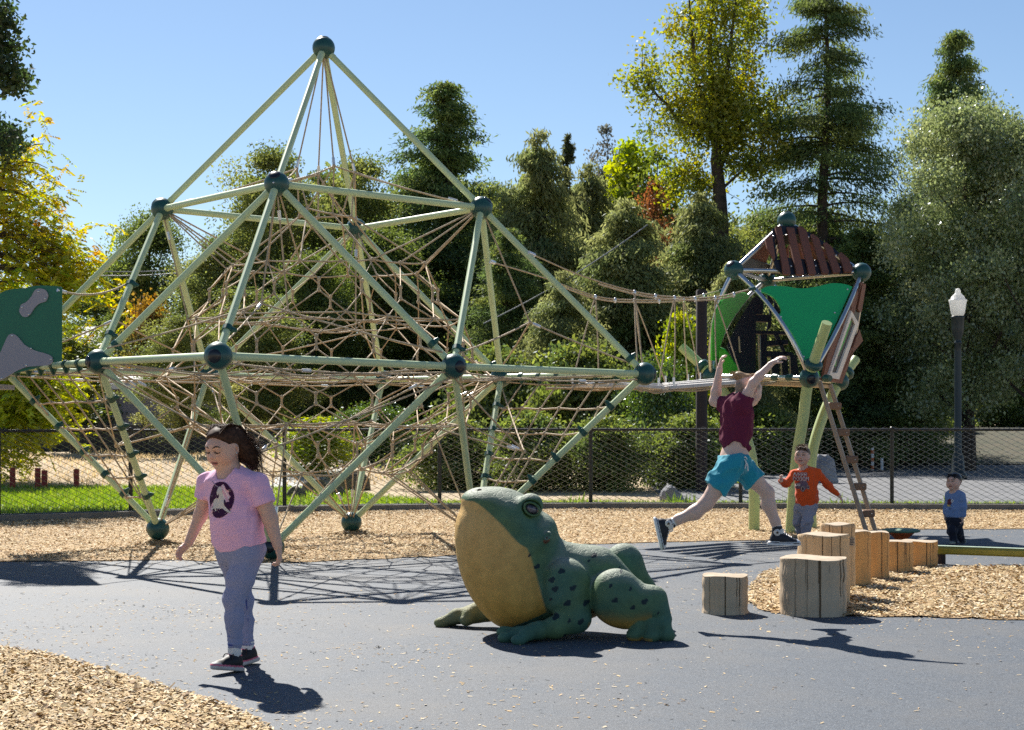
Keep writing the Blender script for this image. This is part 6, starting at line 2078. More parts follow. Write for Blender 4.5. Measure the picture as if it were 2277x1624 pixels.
    sh.cap(gp(372, 318, .01), gp(378, 368, -.005), .060, .070, .012, 's'); sh.ell(gp(352, 352, -.05), (.055, .06, .042), RT, .01, 's')
    PK = (.74, .43, .60)
    rim = [(gp(300, 360, -.02), gp(335, 384, -.08), .002, .003, (.55, .28, .46))]
    shirt = soft('t_shirt', sh, M['cloth'], t, PK)
    horse = [(.40, .80), (.44, .86), (.50, .86), (.56, .80), (.58, .70), (.62, .58), (.66, .46), (.68, .36), (.80, .26), (.93, .17), (.90, .14), (.72, .22), (.60, .27), (.45, .26), (.36, .27), (.38, .19), (.34, .19), (.30, .27), (.18, .22), (.10, .24), (.22, .30), (.20, .40), (.24, .50), (.34, .53), (.44, .54), (.47, .62), (.47, .68), (.42, .62), (.38, .64), (.38, .72)]
    mane = [(.50, .88), (.58, .92), (.66, .86), (.72, .78), (.80, .74), (.78, .66), (.86, .60), (.80, .52), (.84, .46), (.74, .44), (.70, .50), (.64, .52), (.60, .62), (.58, .74), (.54, .82)]
    tail = [(.20, .42), (.13, .38), (.09, .28), (.14, .20), (.10, .10), (.20, .03), (.28, .06), (.20, .12), (.22, .20), (.16, .28), (.22, .34)]
    gg = random.Random(4); stars = [(gg.uniform(.1, .9), gg.uniform(.1, .9)) for _ in range(34)]
    def colour(x, y):
        e = ((x - .5) / .48) ** 2 + ((y - .5) / .49) ** 2 < 1
        X, Yv = x, y
        if inpoly(X, Yv, horse):
            return (.62, .56, .50)
        if inpoly(X, Yv, mane): return (.72, .40, .46) if (int((X * 3 + Yv * 2) * 7) % 3) else (.80, .62, .62)
        if inpoly(X, Yv, tail): return (.70, .42, .48)
        if abs((Yv - .84) - (.40 - X) * .52) < .012 and .10 < X < .42 and Yv > .80: return (.34, .26, .32)
        if e:
            for a, c in stars:
                if abs(x - a) + abs(y - c) < .014: return (.55, .42, .40)
            return (.045, .012, .045)
        return None
    o = gp(318, 512); pr = Vector((.83, -.35, .02)).normalized()
    print_patch(shirt, shirt, gp(316, 512, -.10), (.92, -.38, 0), (.05, 0, 1), (.178, .198), 84, colour)
    # hair: a cap of hair and blown locks
    hc = Field(.0045); hc.amp = .002; hc.freq = 90
    hc.ell(L(0, -.10, .13), np.array((.40, .455, .41)) * H, RH, .02)
    hc.ell(L(0, .08, .33), np.array((.27, .28, .15)) * H, RH, .03)
    hc.chain([L(-.12, -.34, .10), gp(450, 215, .03), gp(490, 270, .03), gp(520, 330, .04)], [.062, .050, .036, .010], .03)
    hc.chain([L(.1, -.36, -.02), gp(445, 260, .06), gp(500, 335, .06)], [.050, .034, .010], .03)
    hc.ell(L(0, .37, -.05), np.array((.39, .30, .41)) * H, RH, .02, 's')
    hc.ell(L(-.36, .04, -.16), np.array((.12, .17, .24)) * H, RH, .02, 's'); hc.ell(L(.36, .06, -.16), np.array((.12, .17, .24)) * H, RH, .02, 's')
    hair = soft('hair', hc, M['hair_dark'], t, (.04, .02, .012))
    g = np.random.default_rng(9); mb = MB(); rt = []; ct = []
    for k in range(520):
        a = g.uniform(-.9, .9); b_ = g.uniform(-.2, 1.2)
        p = L(math.sin(a) * .40 * math.cos(b_ * .7), -.10 - .30 * math.cos(a) * math.cos(b_) * .8, .13 + .42 * math.sin(b_)) if k > 170 else L(g.uniform(-.25, .25), .25 - abs(g.normal(0, .08)), .43 - abs(g.normal(0, .03)))
        if k <= 170:
            q1 = L(g.uniform(-.3, .3), -.1, .55 + g.normal(0, .01)); q2 = L(g.uniform(-.35, .2), -.5, .28); q3 = gp(470 + g.normal(0, 18), 220 + g.normal(0, 25), .02)
        else:
            q1 = p.lerp(gp(450, 210, .03), .5) + Vector((0, 0, .012)); q2 = gp(470 + g.normal(0, 20), 235 + g.normal(0, 35), .03 + g.normal(0, .03)); q3 = gp(520 + g.normal(0, 22), 290 + g.normal(0, 45), .04 + g.normal(0, .03))
        rt.append(p); ct.append([q1, q2, q3])
    for k in range(330):                          # the finest ones fly free
        p = gp(410 + g.normal(0, 30), 165 + g.normal(0, 40), .02); v = g.random(); e = gp(520 + g.uniform(-30, 55), 190 + v * 160 + g.normal(0, 16), .03 + g.normal(0, .02))
        rt.append(p); ct.append([p.lerp(e, .5) + Vector((0, 0, g.uniform(-.01, .02))), e])
    strands(mb, rt, ct, .0021, 9); mb.build('hair_strands', M['hair_dark'], hair)
    mb = MB(); mb.sphere(L(-.385, .0, -.15), .006, 8, 6); mb.build('earring', M['steel'], t)
    for an, dy, td, up in ((anL, 0, Vector((-.62, -.76, .16)), Vector((.05, .1, 1))), (anR, 0, Vector((-.60, -.76, -.12)), Vector((-.08, -.1, 1)))):
        a = Vector(an); a.z = .096 if an is anL else .098
        mb = MB(); mb.tube([a + Vector((0, 0, -.03)), a + Vector((0, 0, .045))], .036, 12); mb.build('sock', M['white_frame'], t)
        shoe(t, a, td, up, .215, ((.014, .013, .016), (.50, .46, .43), (.62, .13, .20)), 'low')
girl()


# ------------------------------------------------------------------ child leaping between the logs
def jumper():
    Y0 = 10.70
    jp = lambda cx, cy, dy=0.0: at(1411.8 + cx * .3364, 746.9 + cy * .3364, Y0 + dy)
    t = thing('person', 'child in a knotted maroon shirt and teal shorts leaping with both arms raised', 'person', tuple(jp(660, 820)))
    SK = (.62, .42, .34); f = Vector((.93, .36, 0)).normalized(); r, f, u = frame(f); RT = np.array([list(r), list(f), list(u)]).T
    hf = Vector((.80, .58, -.18)); HC = jp(752, 356, .02); H = .205
    b = Field(.0042); L = head(b, HC, hf, H)
    b.cap(jp(742, 420, .02), jp(705, 470, .01), .046, .052, .03)
    b.ell(jp(680, 545), (.118, .090, .16), RT, .05); b.ell(jp(664, 690), (.100, .076, .13), RT, .05); b.ell(jp(658, 815), (.112, .096, .095), RT, .05)
    sN, eN, wN = jp(712, 448, -.10), jp(781, 312, -.13), jp(895, 192, -.12); sF, eF, wF = jp(602, 455, .10), jp(527, 432, .15), jp(560, 222, .14)
    b.cap(sN, sF, .042, .042, .04)
    b.chain([sN, sN.lerp(eN, .5), eN, eN.lerp(wN, .35), wN], [.040, .033, .029, .029, .020], .02)
    b.chain([sF, eF, eF.lerp(wF, .3), wF], [.042, .034, .033, .021], .02)
    hand(b, wN + (wN - eN).normalized() * .012, (.78, 0, .55), (.45, .2, -.85), .120, .28, thumb=-1, curls=[.42, .34, .28, .22])
    hand(b, wF + (wF - eF).normalized() * .012, (.12, 0, .98), (.98, -.1, -.2), .112, .50, thumb=1)
    hB, kB, aB = jp(640, 860, -.07), jp(472, 1108, -.06), jp(222, 1252, -.04); hF, kF, aF = jp(690, 855, .07), jp(874, 1036, .10), jp(948, 1298, .10)
    cB = kB.lerp(aB, .33) + Vector((.006, 0, -.014)); cF = kF.lerp(aF, .30) + Vector((-.014, 0, 0))
    b.chain([hB, hB.lerp(kB, .5), kB, cB, kB.lerp(aB, .75), aB], [.072, .062, .046, .047, .031, .026], .025)
    b.chain([hF, hF.lerp(kF, .5), kF, cF, kF.lerp(aF, .75), aF], [.070, .060, .045, .046, .031, .026], .025)
    stub = (.23, .165, .12)
    it = face_paint(L, H, SK, (.28, .18, .11), (.50, .22, .19)) + [(L(s * .33, -.12, .02), L(s * .30, -.28, -.08), .10 * H, .10 * H, stub) for s in (-1, 1)] + [(L(0, -.44, .0), L(0, -.40, -.16), .16 * H, .10 * H, stub), (L(.36, -.10, .16), L(.34, .10, .14), .08 * H, .08 * H, stub)]
    it += [(L(s * .37, -.05, -.05), L(s * .37, -.05, -.05), .06 * H, .03 * H, tuple(np.array(SK) * np.array((1, .82, .8)))) for s in (-1, 1)]
    face_lines(t, soft('body', b, M['skin'], t, SK, it), L, H, hf, (.20, .13, .08))
    eyes(t, L, hf, H, (0, -.3))
    # shirt, knotted at the front so the waist shows
    sh = Field(.0042); sh.amp = .0126; sh.freq = 62
    sh.ell(jp(678, 540), (.130, .104, .168), RT, .05); sh.ell(jp(662, 680), (.116, .092, .150), RT, .05)
    sh.cap(sN + Vector((-.01, 0, -.004)), sF + Vector((.01, 0, -.004)), .058, .054, .04)
    dN, dF = (eN - sN).normalized(), (eF - sF).normalized()
    sh.cap(sN - dN * .02, sN + dN * .062, .062, .056, .03, 'u', True); sh.cap(sF, sF + dF * .050, .056, .052, .03, 'u', True)
    sh.plane(jp(600, 756), (-.10, 0, -1)); sh.ell(jp(664, 800, -.04), (.075, .2, .105), None, .012, 's')
    sh.cap(jp(738, 415, .02), jp(722, 448, .01), .050, .058, .01, 's')
    sh.cap(jp(722, 715, -.05), jp(752, 742, -.04), .020, .024, .012); sh.cap(jp(745, 735, -.05), jp(750, 762, -.04), .018, .012, .008)
    MR = (.125, .018, .045)
    soft('shirt', sh, M['heather'], t, MR)
    so = Field(.0042); so.amp = .0157; so.freq = 62
    so.ell(jp(656, 830), (.124, .108, .095), RT, .04)
    eB = hB.lerp(kB, .60) + Vector((-.012, 0, .0)); eF2 = hF.lerp(kF, .58)
    so.cap(hB + Vector((.01, 0, .02)), eB, .086, .088, .03, 'u', True); so.cap(hF + Vector((-.01, 0, .02)), eF2, .084, .080, .03, 'u', True)
    so.plane(jp(660, 775), (-.18, 0, 1))
    TL_ = (.022, .27, .36)
    band = [(jp(575, 785, -.2), jp(735, 812, -.2), .2, .004, TL_)]
    shorts = soft('shorts', so, M['cloth'], t, TL_)
    mb = MB()
    for pts in ([jp(716, 812, -.115), jp(735, 835, -.125), jp(728, 880, -.13)], [jp(716, 812, -.115), jp(742, 850, -.12), jp(748, 895, -.125)], [jp(716, 812, -.115), jp(728, 800, -.125), jp(740, 815, -.12)]): mb.tube(smooth_path(pts, 4), .0045, 6)
    mb.build('drawstring', M['white_frame'], shorts)
    # hair gathered in a small bun on top, sides cropped
    rr, ff, uu = frame(hf); RH = np.array([list(rr), list(ff), list(uu)]).T
    hc = Field(.004); hc.amp = .0016; hc.freq = 110
    hc.ell(L(0, -.06, .25), np.array((.29, .40, .265)) * H, RH, .02); hc.ell(L(0, .42, .05), np.array((.4, .22, .26)) * H, RH, .02, 's')
    hc.ell(jp(690, 266), (.038, .034, .032), None, .02); hc.cap(jp(700, 282), jp(735, 290), .022, .03, .02)
    hair = soft('hair', hc, M['hair_blond'], t, (.2, .13, .07))
    g = np.random.default_rng(19); mb = MB(); rt = []; ct = []
    for k in range(150):
        p = jp(695 + g.normal(0, 9), 272 + g.normal(0, 8), g.normal(0, .02)); e = jp(640 + g.uniform(-24, 40), 262 + g.uniform(-34, 34), g.normal(0, .03))
        rt.append(p); ct.append([p.lerp(e, .5) + Vector((0, 0, g.uniform(-.004, .012))), e])
    for k in range(160):
        p = L(g.uniform(-.2, .2), .30 + g.normal(0, .03), .36); rt.append(p); ct.append([L(g.uniform(-.24, .24), .0, .53), jp(705 + g.normal(0, 8), 280 + g.normal(0, 8), g.normal(0, .02))])
    strands(mb, rt, ct, .0017, 8); mb.build('hair_strands', M['hair_blond'], hair)
    mb = MB(); mb.tube([jp(712, 283, .02), jp(708, 262, 0), jp(714, 285, -.02), jp(720, 300, 0)], .004, 6, True, True, True); mb.build('hair_tie', M['pupil'], hair)
    for an, kn, td, up in ((aB, kB, (.22, 0, -.97), (.97, 0, .22)), (aF, kF, (1, 0, -.03), (0, 0, 1))):
        d = (an - kn).normalized()
        mb = MB(); mb.tube([an - d * .055, an - d * .02, an + d * .03], [.033, .034, .036], 14); mb.build('sock', M['white_frame'], t)
        A = Vector(an) + Vector(up) * -.005
        shoe(t, A + Vector(up) * .0, td, up, .218, ((.016, .017, .024), (.66, .66, .67), (.66, .66, .67)), 'high')
jumper()


# ------------------------------------------------------------------ boy in the orange shirt
def boy():
    Y0 = 17.3
    op = lambda cx, cy, dy=0.0: at(1712.4 + cx * .13464, 983.7 + cy * .13464, Y0 + dy)
    t = thing('person', 'small boy in an orange long sleeved shirt and grey trousers walking with arms out', 'person', (op(580, 1600).x, Y0, 0))
    SK = (.60, .37, .28); f = Vector((-.25, -.97, 0)).normalized(); r, f, u = frame(f); RT = np.array([list(r), list(f), list(u)]).T
    hf = Vector((-.36, -.91, .10)); HC = op(532, 232); H = .212
    b = Field(.0048); L = head(b, HC, hf, H, chub=1.15)
    b.cap(op(540, 380, .02), op(560, 470, .01), .042, .05, .03)
    b.ell(op(595, 610), (.112, .08, .13), RT, .05); b.ell(op(608, 850), (.112, .092, .13), RT, .05); b.ell(op(612, 1030), (.108, .085, .08), RT, .05)
    sR, eR, wR = op(400, 530), op(268, 690, -.06), op(185, 640, -.13); sL, eL, wL = op(772, 520), op(955, 705, 0), op(1140, 885, .02)
    b.cap(sR, sL, .045, .045, .04); b.chain([sR, eR, wR], [.036, .030, .022], .02); b.chain([sL, eL, wL], [.036, .030, .022], .02)
    hand(b, wR + Vector((-.002, -.005, .01)), (-.15, -.25, .95), (.6, -.6, .1), .095, .95, thumb=-1)
    hand(b, wL + (wL - eL).normalized() * .01, (.55, 0, -.83), (-.6, .3, -.5), .095, .4, thumb=1)
    hL, kL, aL = op(660, 1090, -.02), op(605, 1330, -.09), op(570, 1600, -.07); hR, kR, aR = op(505, 1090, .02), op(470, 1330, .05), op(525, 1585, .15)
    b.chain([hL, kL, aL], [.056, .042, .027], .03); b.chain([hR, kR, aR], [.056, .042, .027], .03)
    face_lines(t, soft('body', b, M['skin'], t, SK, face_paint(L, H, SK, tuple(np.array(SK) * .8), (.42, .16, .14))), L, H, hf, (.17, .10, .06))
    eyes(t, L, hf, H, (.3, .1))
    sh = Field(.0048); sh.amp = .0126; sh.freq = 62
    sh.ell(op(595, 610), (.124, .092, .145), RT, .05); sh.ell(op(607, 840), (.124, .105, .145), RT, .05); sh.ell(op(610, 985), (.120, .098, .08), RT, .04)
    sh.cap(sR + Vector((.01, 0, .004)), sL + Vector((-.01, 0, .004)), .054, .054, .04)
    sh.cap(sR, eR, .047, .041, .03); sh.cap(eR, wR, .041, .031, .03, 'u', True); sh.cap(sL, eL, .047, .041, .03); sh.cap(eL, wL, .041, .030, .03, 'u', True)
    sh.plane(op(610, 1045), (.06, 0, -1)); sh.cap(op(545, 395, .01), op(552, 432, 0), .05, .058, .01, 's')
    OR = (.66, .085, .015)
    shirt = soft('shirt', sh, M['cloth'], t, OR)
    truck = [(.06, .30), (.10, .44), (.34, .50), (.46, .60), (.80, .58), (.92, .44), (.94, .28), (.82, .22), (.66, .08), (.50, .06), (.40, .20), (.22, .18), (.10, .22)]
    def colour(x, y):
        if glyph('VRRR', (x - .12) / .76, (y - .80) / .19): return (.62, .56, .52)
        if .12 < x < .88 and .79 < y < .995: return (.30, .055, .05)
        if glyph('OOOOM', x / .98, (y - .585) / .19): return (.62, .56, .52)
        if .0 < x < .98 and .575 < y < .785: return (.30, .055, .05)
        if .08 < x < .44 and .335 < y < .43: return (.07, .06, .08) if (abs(x - .18) < .035 or abs(x - .35) < .035) and abs(y - .385) < .025 else (.62, .58, .55)
        for cx, cy, ro in ((.60, .20, .15), (.93, .27, .10)):
            d = math.hypot((x - cx) / .8, y - cy) / ro
            if .62 < d < .80: return (.62, .52, .42)
            if d < 1: return (.10, .05, .07)
        if inpoly(x, y, truck): return (.17, .11, .14)
        return None
    print_patch(shirt, shirt, op(512, 668, -.10), (.97, -.25, 0), (0, 0, 1), (.175, .22), 64, colour)
    pa = Field(.0048); pa.amp = .0147; pa.freq = 66
    pa.ell(op(610, 1050), (.116, .094, .085), RT, .04)
    pa.chain([hL, kL, op(572, 1590, -.07)], [.070, .058, .050], .03); pa.chain([hR, kR, op(524, 1580, .15)], [.070, .056, .048], .03)
    pa.plane(op(610, 1000), (0, 0, 1))
    soft('trousers', pa, M['cloth'], t, (.30, .285, .33))
    rr, ff, uu = frame(hf); RH = np.array([list(rr), list(ff), list(uu)]).T
    hc = Field(.0045); hc.amp = .0022; hc.freq = 120
    hc.ell(L(0, -.09, .15), np.array((.395, .45, .39)) * H, RH, .02); hc.ell(L(0, .36, -.12), np.array((.37, .28, .40)) * H, RH, .02, 's')
    for s in (-1, 1): hc.ell(L(s * .36, .06, -.2), np.array((.12, .16, .22)) * H, RH, .02, 's')
    hair = soft('hair', hc, M['hair_brown'], t, (.15, .08, .04))
    g = np.random.default_rng(29); mb = MB(); rt = []; ct = []
    for k in range(240):
        a = g.uniform(0, 6.28); q = g.uniform(0, .3); p = L(math.cos(a) * q, -.05 + math.sin(a) * q, .48 - q * .3)
        e = p + Vector((g.normal(-.012, .022), g.normal(0, .02), g.uniform(.01, .045))); rt.append(p); ct.append([p.lerp(e, .5), e])
    for k in range(120):
        p = L(g.uniform(-.3, .3), .12, .46); e = L(g.uniform(-.36, .36), .36, .26 + g.normal(0, .05)); rt.append(p); ct.append([p.lerp(e, .5) + Vector((0, 0, .012)), e])
    strands(mb, rt, ct, .0022, 6); mb.build('hair_strands', M['hair_brown'], hair)
    for an, td in ((aL, (-.2, -.97, -.02)), (aR, (-.25, -.95, -.3))):
        a = Vector(an); a.z = .075 if an is aL else .085
        shoe(t, a, td, (0, .0, 1), .165, ((.05, .05, .06), (.5, .5, .5), (.10, .10, .12)), 'low')
boy()


# ------------------------------------------------------------------ toddler by the balance beam
def toddler():
    Y0 = 17.4
    tp = lambda cx, cy, dy=0.0: at(2067.6 + cx * .11222, 1038.3 + cy * .11222, Y0 + dy)
    t = thing('person', 'dark haired toddler in a blue shirt and navy trousers behind the balance beam', 'person', (tp(500, 1500).x, Y0, 0))
    SK = (.60, .38, .29); f = Vector((-.6, -.8, 0)).normalized(); r, f, u = frame(f); RT = np.array([list(r), list(f), list(u)]).T
    hf = Vector((-.70, -.70, .04)); HC = tp(482, 298); H = .190
    b = Field(.0046); L = head(b, HC, hf, H, chub=1.18)
    b.cap(tp(492, 430, .02), tp(500, 510, .01), .036, .044, .03)
    b.ell(tp(505, 640), (.086, .068, .105), RT, .04); b.ell(tp(492, 860), (.088, .076, .105), RT, .05); b.ell(tp(485, 1030), (.084, .07, .065), RT, .04)
    sR, eR, wR = tp(388, 575, .05), tp(338, 790, .07), tp(302, 950, .05); sL, eL, wL = tp(628, 580, -.05), tp(660, 800, -.07), tp(650, 1005, -.08)
    b.cap(sR, sL, .036, .036, .04); b.chain([sR, eR, wR], [.030, .026, .019], .02); b.chain([sL, eL, wL], [.030, .026, .019], .02)
    hand(b, wR + Vector((0, 0, -.008)), (-.1, 0, -1), (.8, -.4, 0), .078, .55, thumb=1); hand(b, wL + Vector((0, 0, -.008)), (-.05, 0, -1), (-.9, .2, 0), .078, .55, thumb=1)
    h1, k1, a1 = tp(430, 1075, .03), tp(445, 1275, -.03), tp(482, 1480, -.02); h2, k2, a2 = tp(545, 1075, -.03), tp(565, 1270, .04), tp(618, 1425, .10)
    b.chain([h1, k1, a1], [.046, .036, .024], .03); b.chain([h2, k2, a2], [.046, .036, .024], .03)
    face_lines(t, soft('body', b, M['skin'], t, SK, face_paint(L, H, SK, tuple(np.array(SK) * .8), (.42, .17, .15))), L, H, hf, (.03, .018, .012))
    eyes(t, L, hf, H, (-.2, 0))
    sh = Field(.0046); sh.amp = .0105; sh.freq = 70
    sh.ell(tp(505, 640), (.096, .079, .115), RT, .04); sh.ell(tp(492, 850), (.099, .088, .115), RT, .05); sh.ell(tp(488, 960), (.096, .083, .06), RT, .04)
    sh.cap(sR, sL, .044, .044, .04)
    sh.cap(sR, eR, .039, .035, .03); sh.cap(eR, wR, .035, .029, .03, 'u', True); sh.cap(sL, eL, .041, .037, .03); sh.cap(eL, wL, .037, .030, .03, 'u', True)
    sh.plane(tp(490, 1000), (0, 0, -1)); sh.cap(tp(494, 445, .01), tp(496, 478, 0), .045, .05, .01, 's')
    shirt = soft('shirt', sh, M['cloth'], t, (.165, .245, .43))
    dog = [(.05, .45), (.05, .80), (.35, .92), (.55, .85), (.60, .55), (.55, .42), (.30, .40)]
    def colour(x, y):
        if math.hypot(x - .66, y - .74) < .13: return (.70, .70, .70) if math.hypot(x - .66, y - .74) > .06 else (.03, .03, .05)
        if inpoly(x, y, dog): return (.12, .035, .045)
        if .25 < y < .42 and abs(x - .15 - (.42 - y) * 1.2) < .22: return (.50, .36, .14)
        if .05 < y < .11 and .35 < x < .6: return (.03, .03, .05)
        return None
    print_patch(shirt, shirt, tp(395, 735, -.08), (.8, -.6, 0), (0, 0, 1), (.10, .13), 40, colour)
    pa = Field(.0046); pa.amp = .0126; pa.freq = 75
    pa.ell(tp(485, 1040), (.092, .079, .07), RT, .04); pa.chain([h1, k1, a1], [.057, .050, .040], .03); pa.chain([h2, k2, a2], [.057, .050, .038], .03)
    pa.plane(tp(485, 990), (0, 0, 1))
    soft('trousers', pa, M['cloth'], t, (.018, .020, .034))
    rr, ff, uu = frame(hf); RH = np.array([list(rr), list(ff), list(uu)]).T
    hc = Field(.0042); hc.amp = .0016; hc.freq = 110
    hc.ell(L(0, -.09, .13), np.array((.395, .455, .40)) * H, RH, .02); hc.ell(L(0, .36, -.17), np.array((.39, .28, .40)) * H, RH, .02, 's')
    for s in (-1, 1): hc.ell(L(s * .37, .08, -.2), np.array((.12, .15, .20)) * H, RH, .02, 's')
    hair = soft('hair', hc, M['hair_black'], t, (.02, .012, .01))
    g = np.random.default_rng(39); mb = MB(); rt = []; ct = []
    for k in range(150):
        p = L(g.uniform(-.3, .3), .14, .45); e = L(g.uniform(-.34, .34), .37, .20 + g.normal(0, .05)); rt.append(p); ct.append([p.lerp(e, .5) + Vector((0, 0, .010)), e])
    strands(mb, rt, ct, .0022, 6); mb.build('hair_strands', M['hair_black'], hair)
    a = Vector(a1); a.z = .066; shoe(t, a, (-.6, -.8, 0), (0, 0, 1), .145, ((.03, .035, .045), (.45, .42, .38), (.05, .16, .07)), 'low')
    a = Vector(a2) + Vector((.012, 0, -.004)); shoe(t, a, (-.45, -.55, -.62), (-.35, -.40, .75), .145, ((.03, .035, .045), (.45, .42, .38), (.05, .16, .07)), 'low')
toddler()


# ------------------------------------------------------------------ the frog
def frog():
    Yc = 10.15
    fp = lambda cx, cy, Y=Yc: at(938.2 + cx * .2636, 1047.4 + cy * .2636, Y)
    px = .2636 * Yc / FPX
    t = thing('frog_sculpture', 'big green frog sculpture with a tan throat and dark spots sitting on the rubber ground', 'frog statue', (fp(1150, 1400).x, Yc, 0))
    S = lambda v: v * px
    b = Field(.0062); b.amp = .0022; b.freq = 55
    def ax(a, w):           # an ellipsoid axis frame leaning in the picture plane by angle a (degrees)
        c, s = math.cos(math.radians(a)), math.sin(math.radians(a)); return np.array([[c, 0, -s], [0, 1, 0], [s, 0, c]])
    # throat and belly: one deep leaning egg
    b.ell(fp(700, 760), (S(390), .265, S(585)), ax(-17, 0).T, .06)
    b.ell(fp(590, 470), (S(285), .25, S(300)), None, .08)
    b.ell(fp(850, 1050), (S(310), .26, S(265)), None, .08)
    # head: flat snout, bulging eye ridges
    b.ell(fp(545, 262), (S(215), .20, S(118)), ax(8, 0).T, .05)
    b.ell(fp(780, 395), (S(285), .255, S(205)), ax(38, 0).T, .05)
    for sg, Y in ((-1, Yc - .17), (1, Yc + .17)): b.ell(fp(915, 295, Y), (S(105), .085, S(108)), ax(35, 0).T, .04)
    b.ell(fp(990, 560), (S(150), .23, S(200)), ax(20, 0).T, .06)
    # back
    b.cap(fp(1120, 850), fp(1450, 905), .205, .19, .07); b.cap(fp(1450, 905), fp(1760, 1060), .19, .12, .07)
    b.ell(fp(1250, 1020), (S(330), .27, S(260)), None, .07)
    # near arm
    Yn = Yc - .24
    b.ell(fp(1225, 990, Yn), (S(190), .13, S(245)), ax(-6, 0).T, .05)
    b.chain([fp(1250, 1110, Yn - .02), fp(1300, 1240, Yn - .05), fp(1130, 1320, Yn - .10), fp(960, 1350, Yn - .13)], [.125, .088, .062, .05], .04)
    for q, (x, y, dy) in enumerate([(700, 1425, -.06), (812, 1432, -.16), (690, 1360, .02)]):
        p = fp(x, y, Yn - .12 + dy); p.z = max(p.z, .030); m_ = fp((960 + x) / 2, 1375, Yn - .12 + dy * .7); m_.z = max(m_.z, .040)
        b.chain([fp(985, 1345, Yn - .12 + dy * .3), m_, p], [.050, .040, .032], .025); b.ell(p, (.045, .040, .032), None, .02)
    # far arm
    Yf = Yc + .28
    b.chain([fp(760, 1080, Yf - .05), fp(560, 1170, Yf), fp(420, 1215, Yf)], [.11, .072, .055], .04)
    for x, y, dy in [(160, 1310, .02), (235, 1300, .09), (375, 1262, -.05)]:
        p = fp(x, y, Yf + dy); p.z = max(.030, p.z); m_ = fp((430 + x) / 2, 1225, Yf + dy * .6); m_.z = max(.05, m_.z)
        b.chain([fp(470, 1195, Yf), m_, p], [.055, .044, .032], .025); b.ell(p, (.045, .038, .030), None, .02)
    # near hind leg: folded thigh, shin and long toes
    Yh = Yc - .27
    b.ell(fp(1640, 1035, Yh), (S(205), .135, S(205)), None, .04)
    b.cap(fp(1640, 1050, Yh), fp(1880, 1120, Yh - .03), .135, .115, .04)
    b.ell(fp(1700, 1180, Yh), (S(230), .12, S(150)), ax(8, 0).T, .05)
    b.cap(fp(1960, 1090, Yh - .04), fp(2040, 1250, Yh - .04), .085, .052, .04)
    for x, y, dy in [(1795, 1400, -.07), (1935, 1408, -.10), (2065, 1402, -.08)]:
        p = fp(x, y, Yh + dy); p.z = .036; a = fp(1955 + (x - 1935) * .35, 1245, Yh - .05); m_ = a.lerp(p, .55) + Vector((0, 0, .02))
        b.chain([a, m_, p], [.046, .045, .042], .016); b.ell(p, (.052, .050, .040), None, .02)
    # far hind leg
    Yq = Yc + .33
    b.ell(fp(1690, 800, Yq), (S(175), .13, S(200)), ax(20, 0).T, .04); b.cap(fp(1720, 830, Yq), fp(1860, 1010, Yq), .12, .085, .04)
    p = fp(1900, 1120, Yq); p.z = .05; b.cap(fp(1860, 1010, Yq), p, .085, .06, .04); b.cap(p, p + Vector((.10, .05, -.01)), .05, .045, .03)
    # mouth crease, eye hollows, ear
    crease = [(338, 262), (365, 246), (400, 236), (470, 262), (550, 320), (630, 392), (690, 446), (750, 520), (820, 590), (895, 622)]
    Wf = lambda x: Yc - .27 + .10 * max(0, (620 - x) / 300) ** 2
    cp = [fp(x, y, Wf(x)) for x, y in crease]
    for sg in (-1, 1):
        q = [Vector((p.x, Yc + sg * (Yc - p.y) if sg > 0 else p.y, p.z)) for p in cp]
        for i in range(len(q) - 1): b.cap(q[i], q[i + 1], .020, .020, .014, 's')
    eyeN, eyeF = fp(928, 322, Yc - .232), fp(928, 322, Yc + .232)
    for e in (eyeN, eyeF):
        b.ell(e, (S(86), .05, S(66)), ax(32, 0).T, .012, 's'); 
    b.ell(fp(1058, 560, Yc - .215), (S(34), .05, S(52)), ax(25, 0).T, .015); b.ell(fp(1060, 540, Yc - .262), (S(20), .03, S(36)), ax(25, 0).T, .01, 's')
    for sg in (-1, 1): b.ell(fp(485, 165, Yc + sg * .06 - .03), (.012, .012, .010), None, .006, 's')
    b.plane((0, 0, .003), (0, 0, -1))
    spots = [(905, 687, 12), (967, 782, 22), (1163, 803, 24), (1085, 877, 24), (1110, 948, 24), (1254, 938, 24), (1076, 1035, 13), (1212, 1058, 28), (1365, 1060, 26), (1119, 1168, 25), (1225, 1202, 15), (1317, 1210, 24), (1189, 1326, 15),
             (1445, 697, 22), (1398, 740, 11), (1650, 808, 13), (1595, 1030, 24), (1740, 1090, 19), (1832, 1042, 24), (1945, 1138, 11), (1722, 942, 14), (1560, 915, 15), (1300, 1400, 10)]
    gr = np.random.default_rng(6)
    def fn(V, col):
        # reading the sculpture's own side view: along, and up
        c = (V[:, 0] - t.location.x) / (px) + 1150; ground = Yc
        w = np.array([fp(0, 0).z])[0]; rr = (w - V[:, 2]) / px
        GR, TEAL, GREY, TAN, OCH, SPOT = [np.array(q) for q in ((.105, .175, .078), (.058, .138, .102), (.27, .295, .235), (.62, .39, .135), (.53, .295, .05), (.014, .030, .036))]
        n1 = np.sin(c * .011 + 2 * np.sin(rr * .006)) * .5 + .5; n2 = np.sin(rr * .009 + 1.5 * np.sin(c * .008 + V[:, 1] * 5)) * .5 + .5
        k = (n1 * .6 + n2 * .4)[:, None]
        col = GR * k + TEAL * (1 - k)
        # bleached upper sides, with sunlit lightness also put into the grey
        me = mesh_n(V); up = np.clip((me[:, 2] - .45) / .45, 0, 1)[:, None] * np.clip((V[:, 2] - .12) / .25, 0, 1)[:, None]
        col = col * (1 - up * .85) + GREY * up * .85
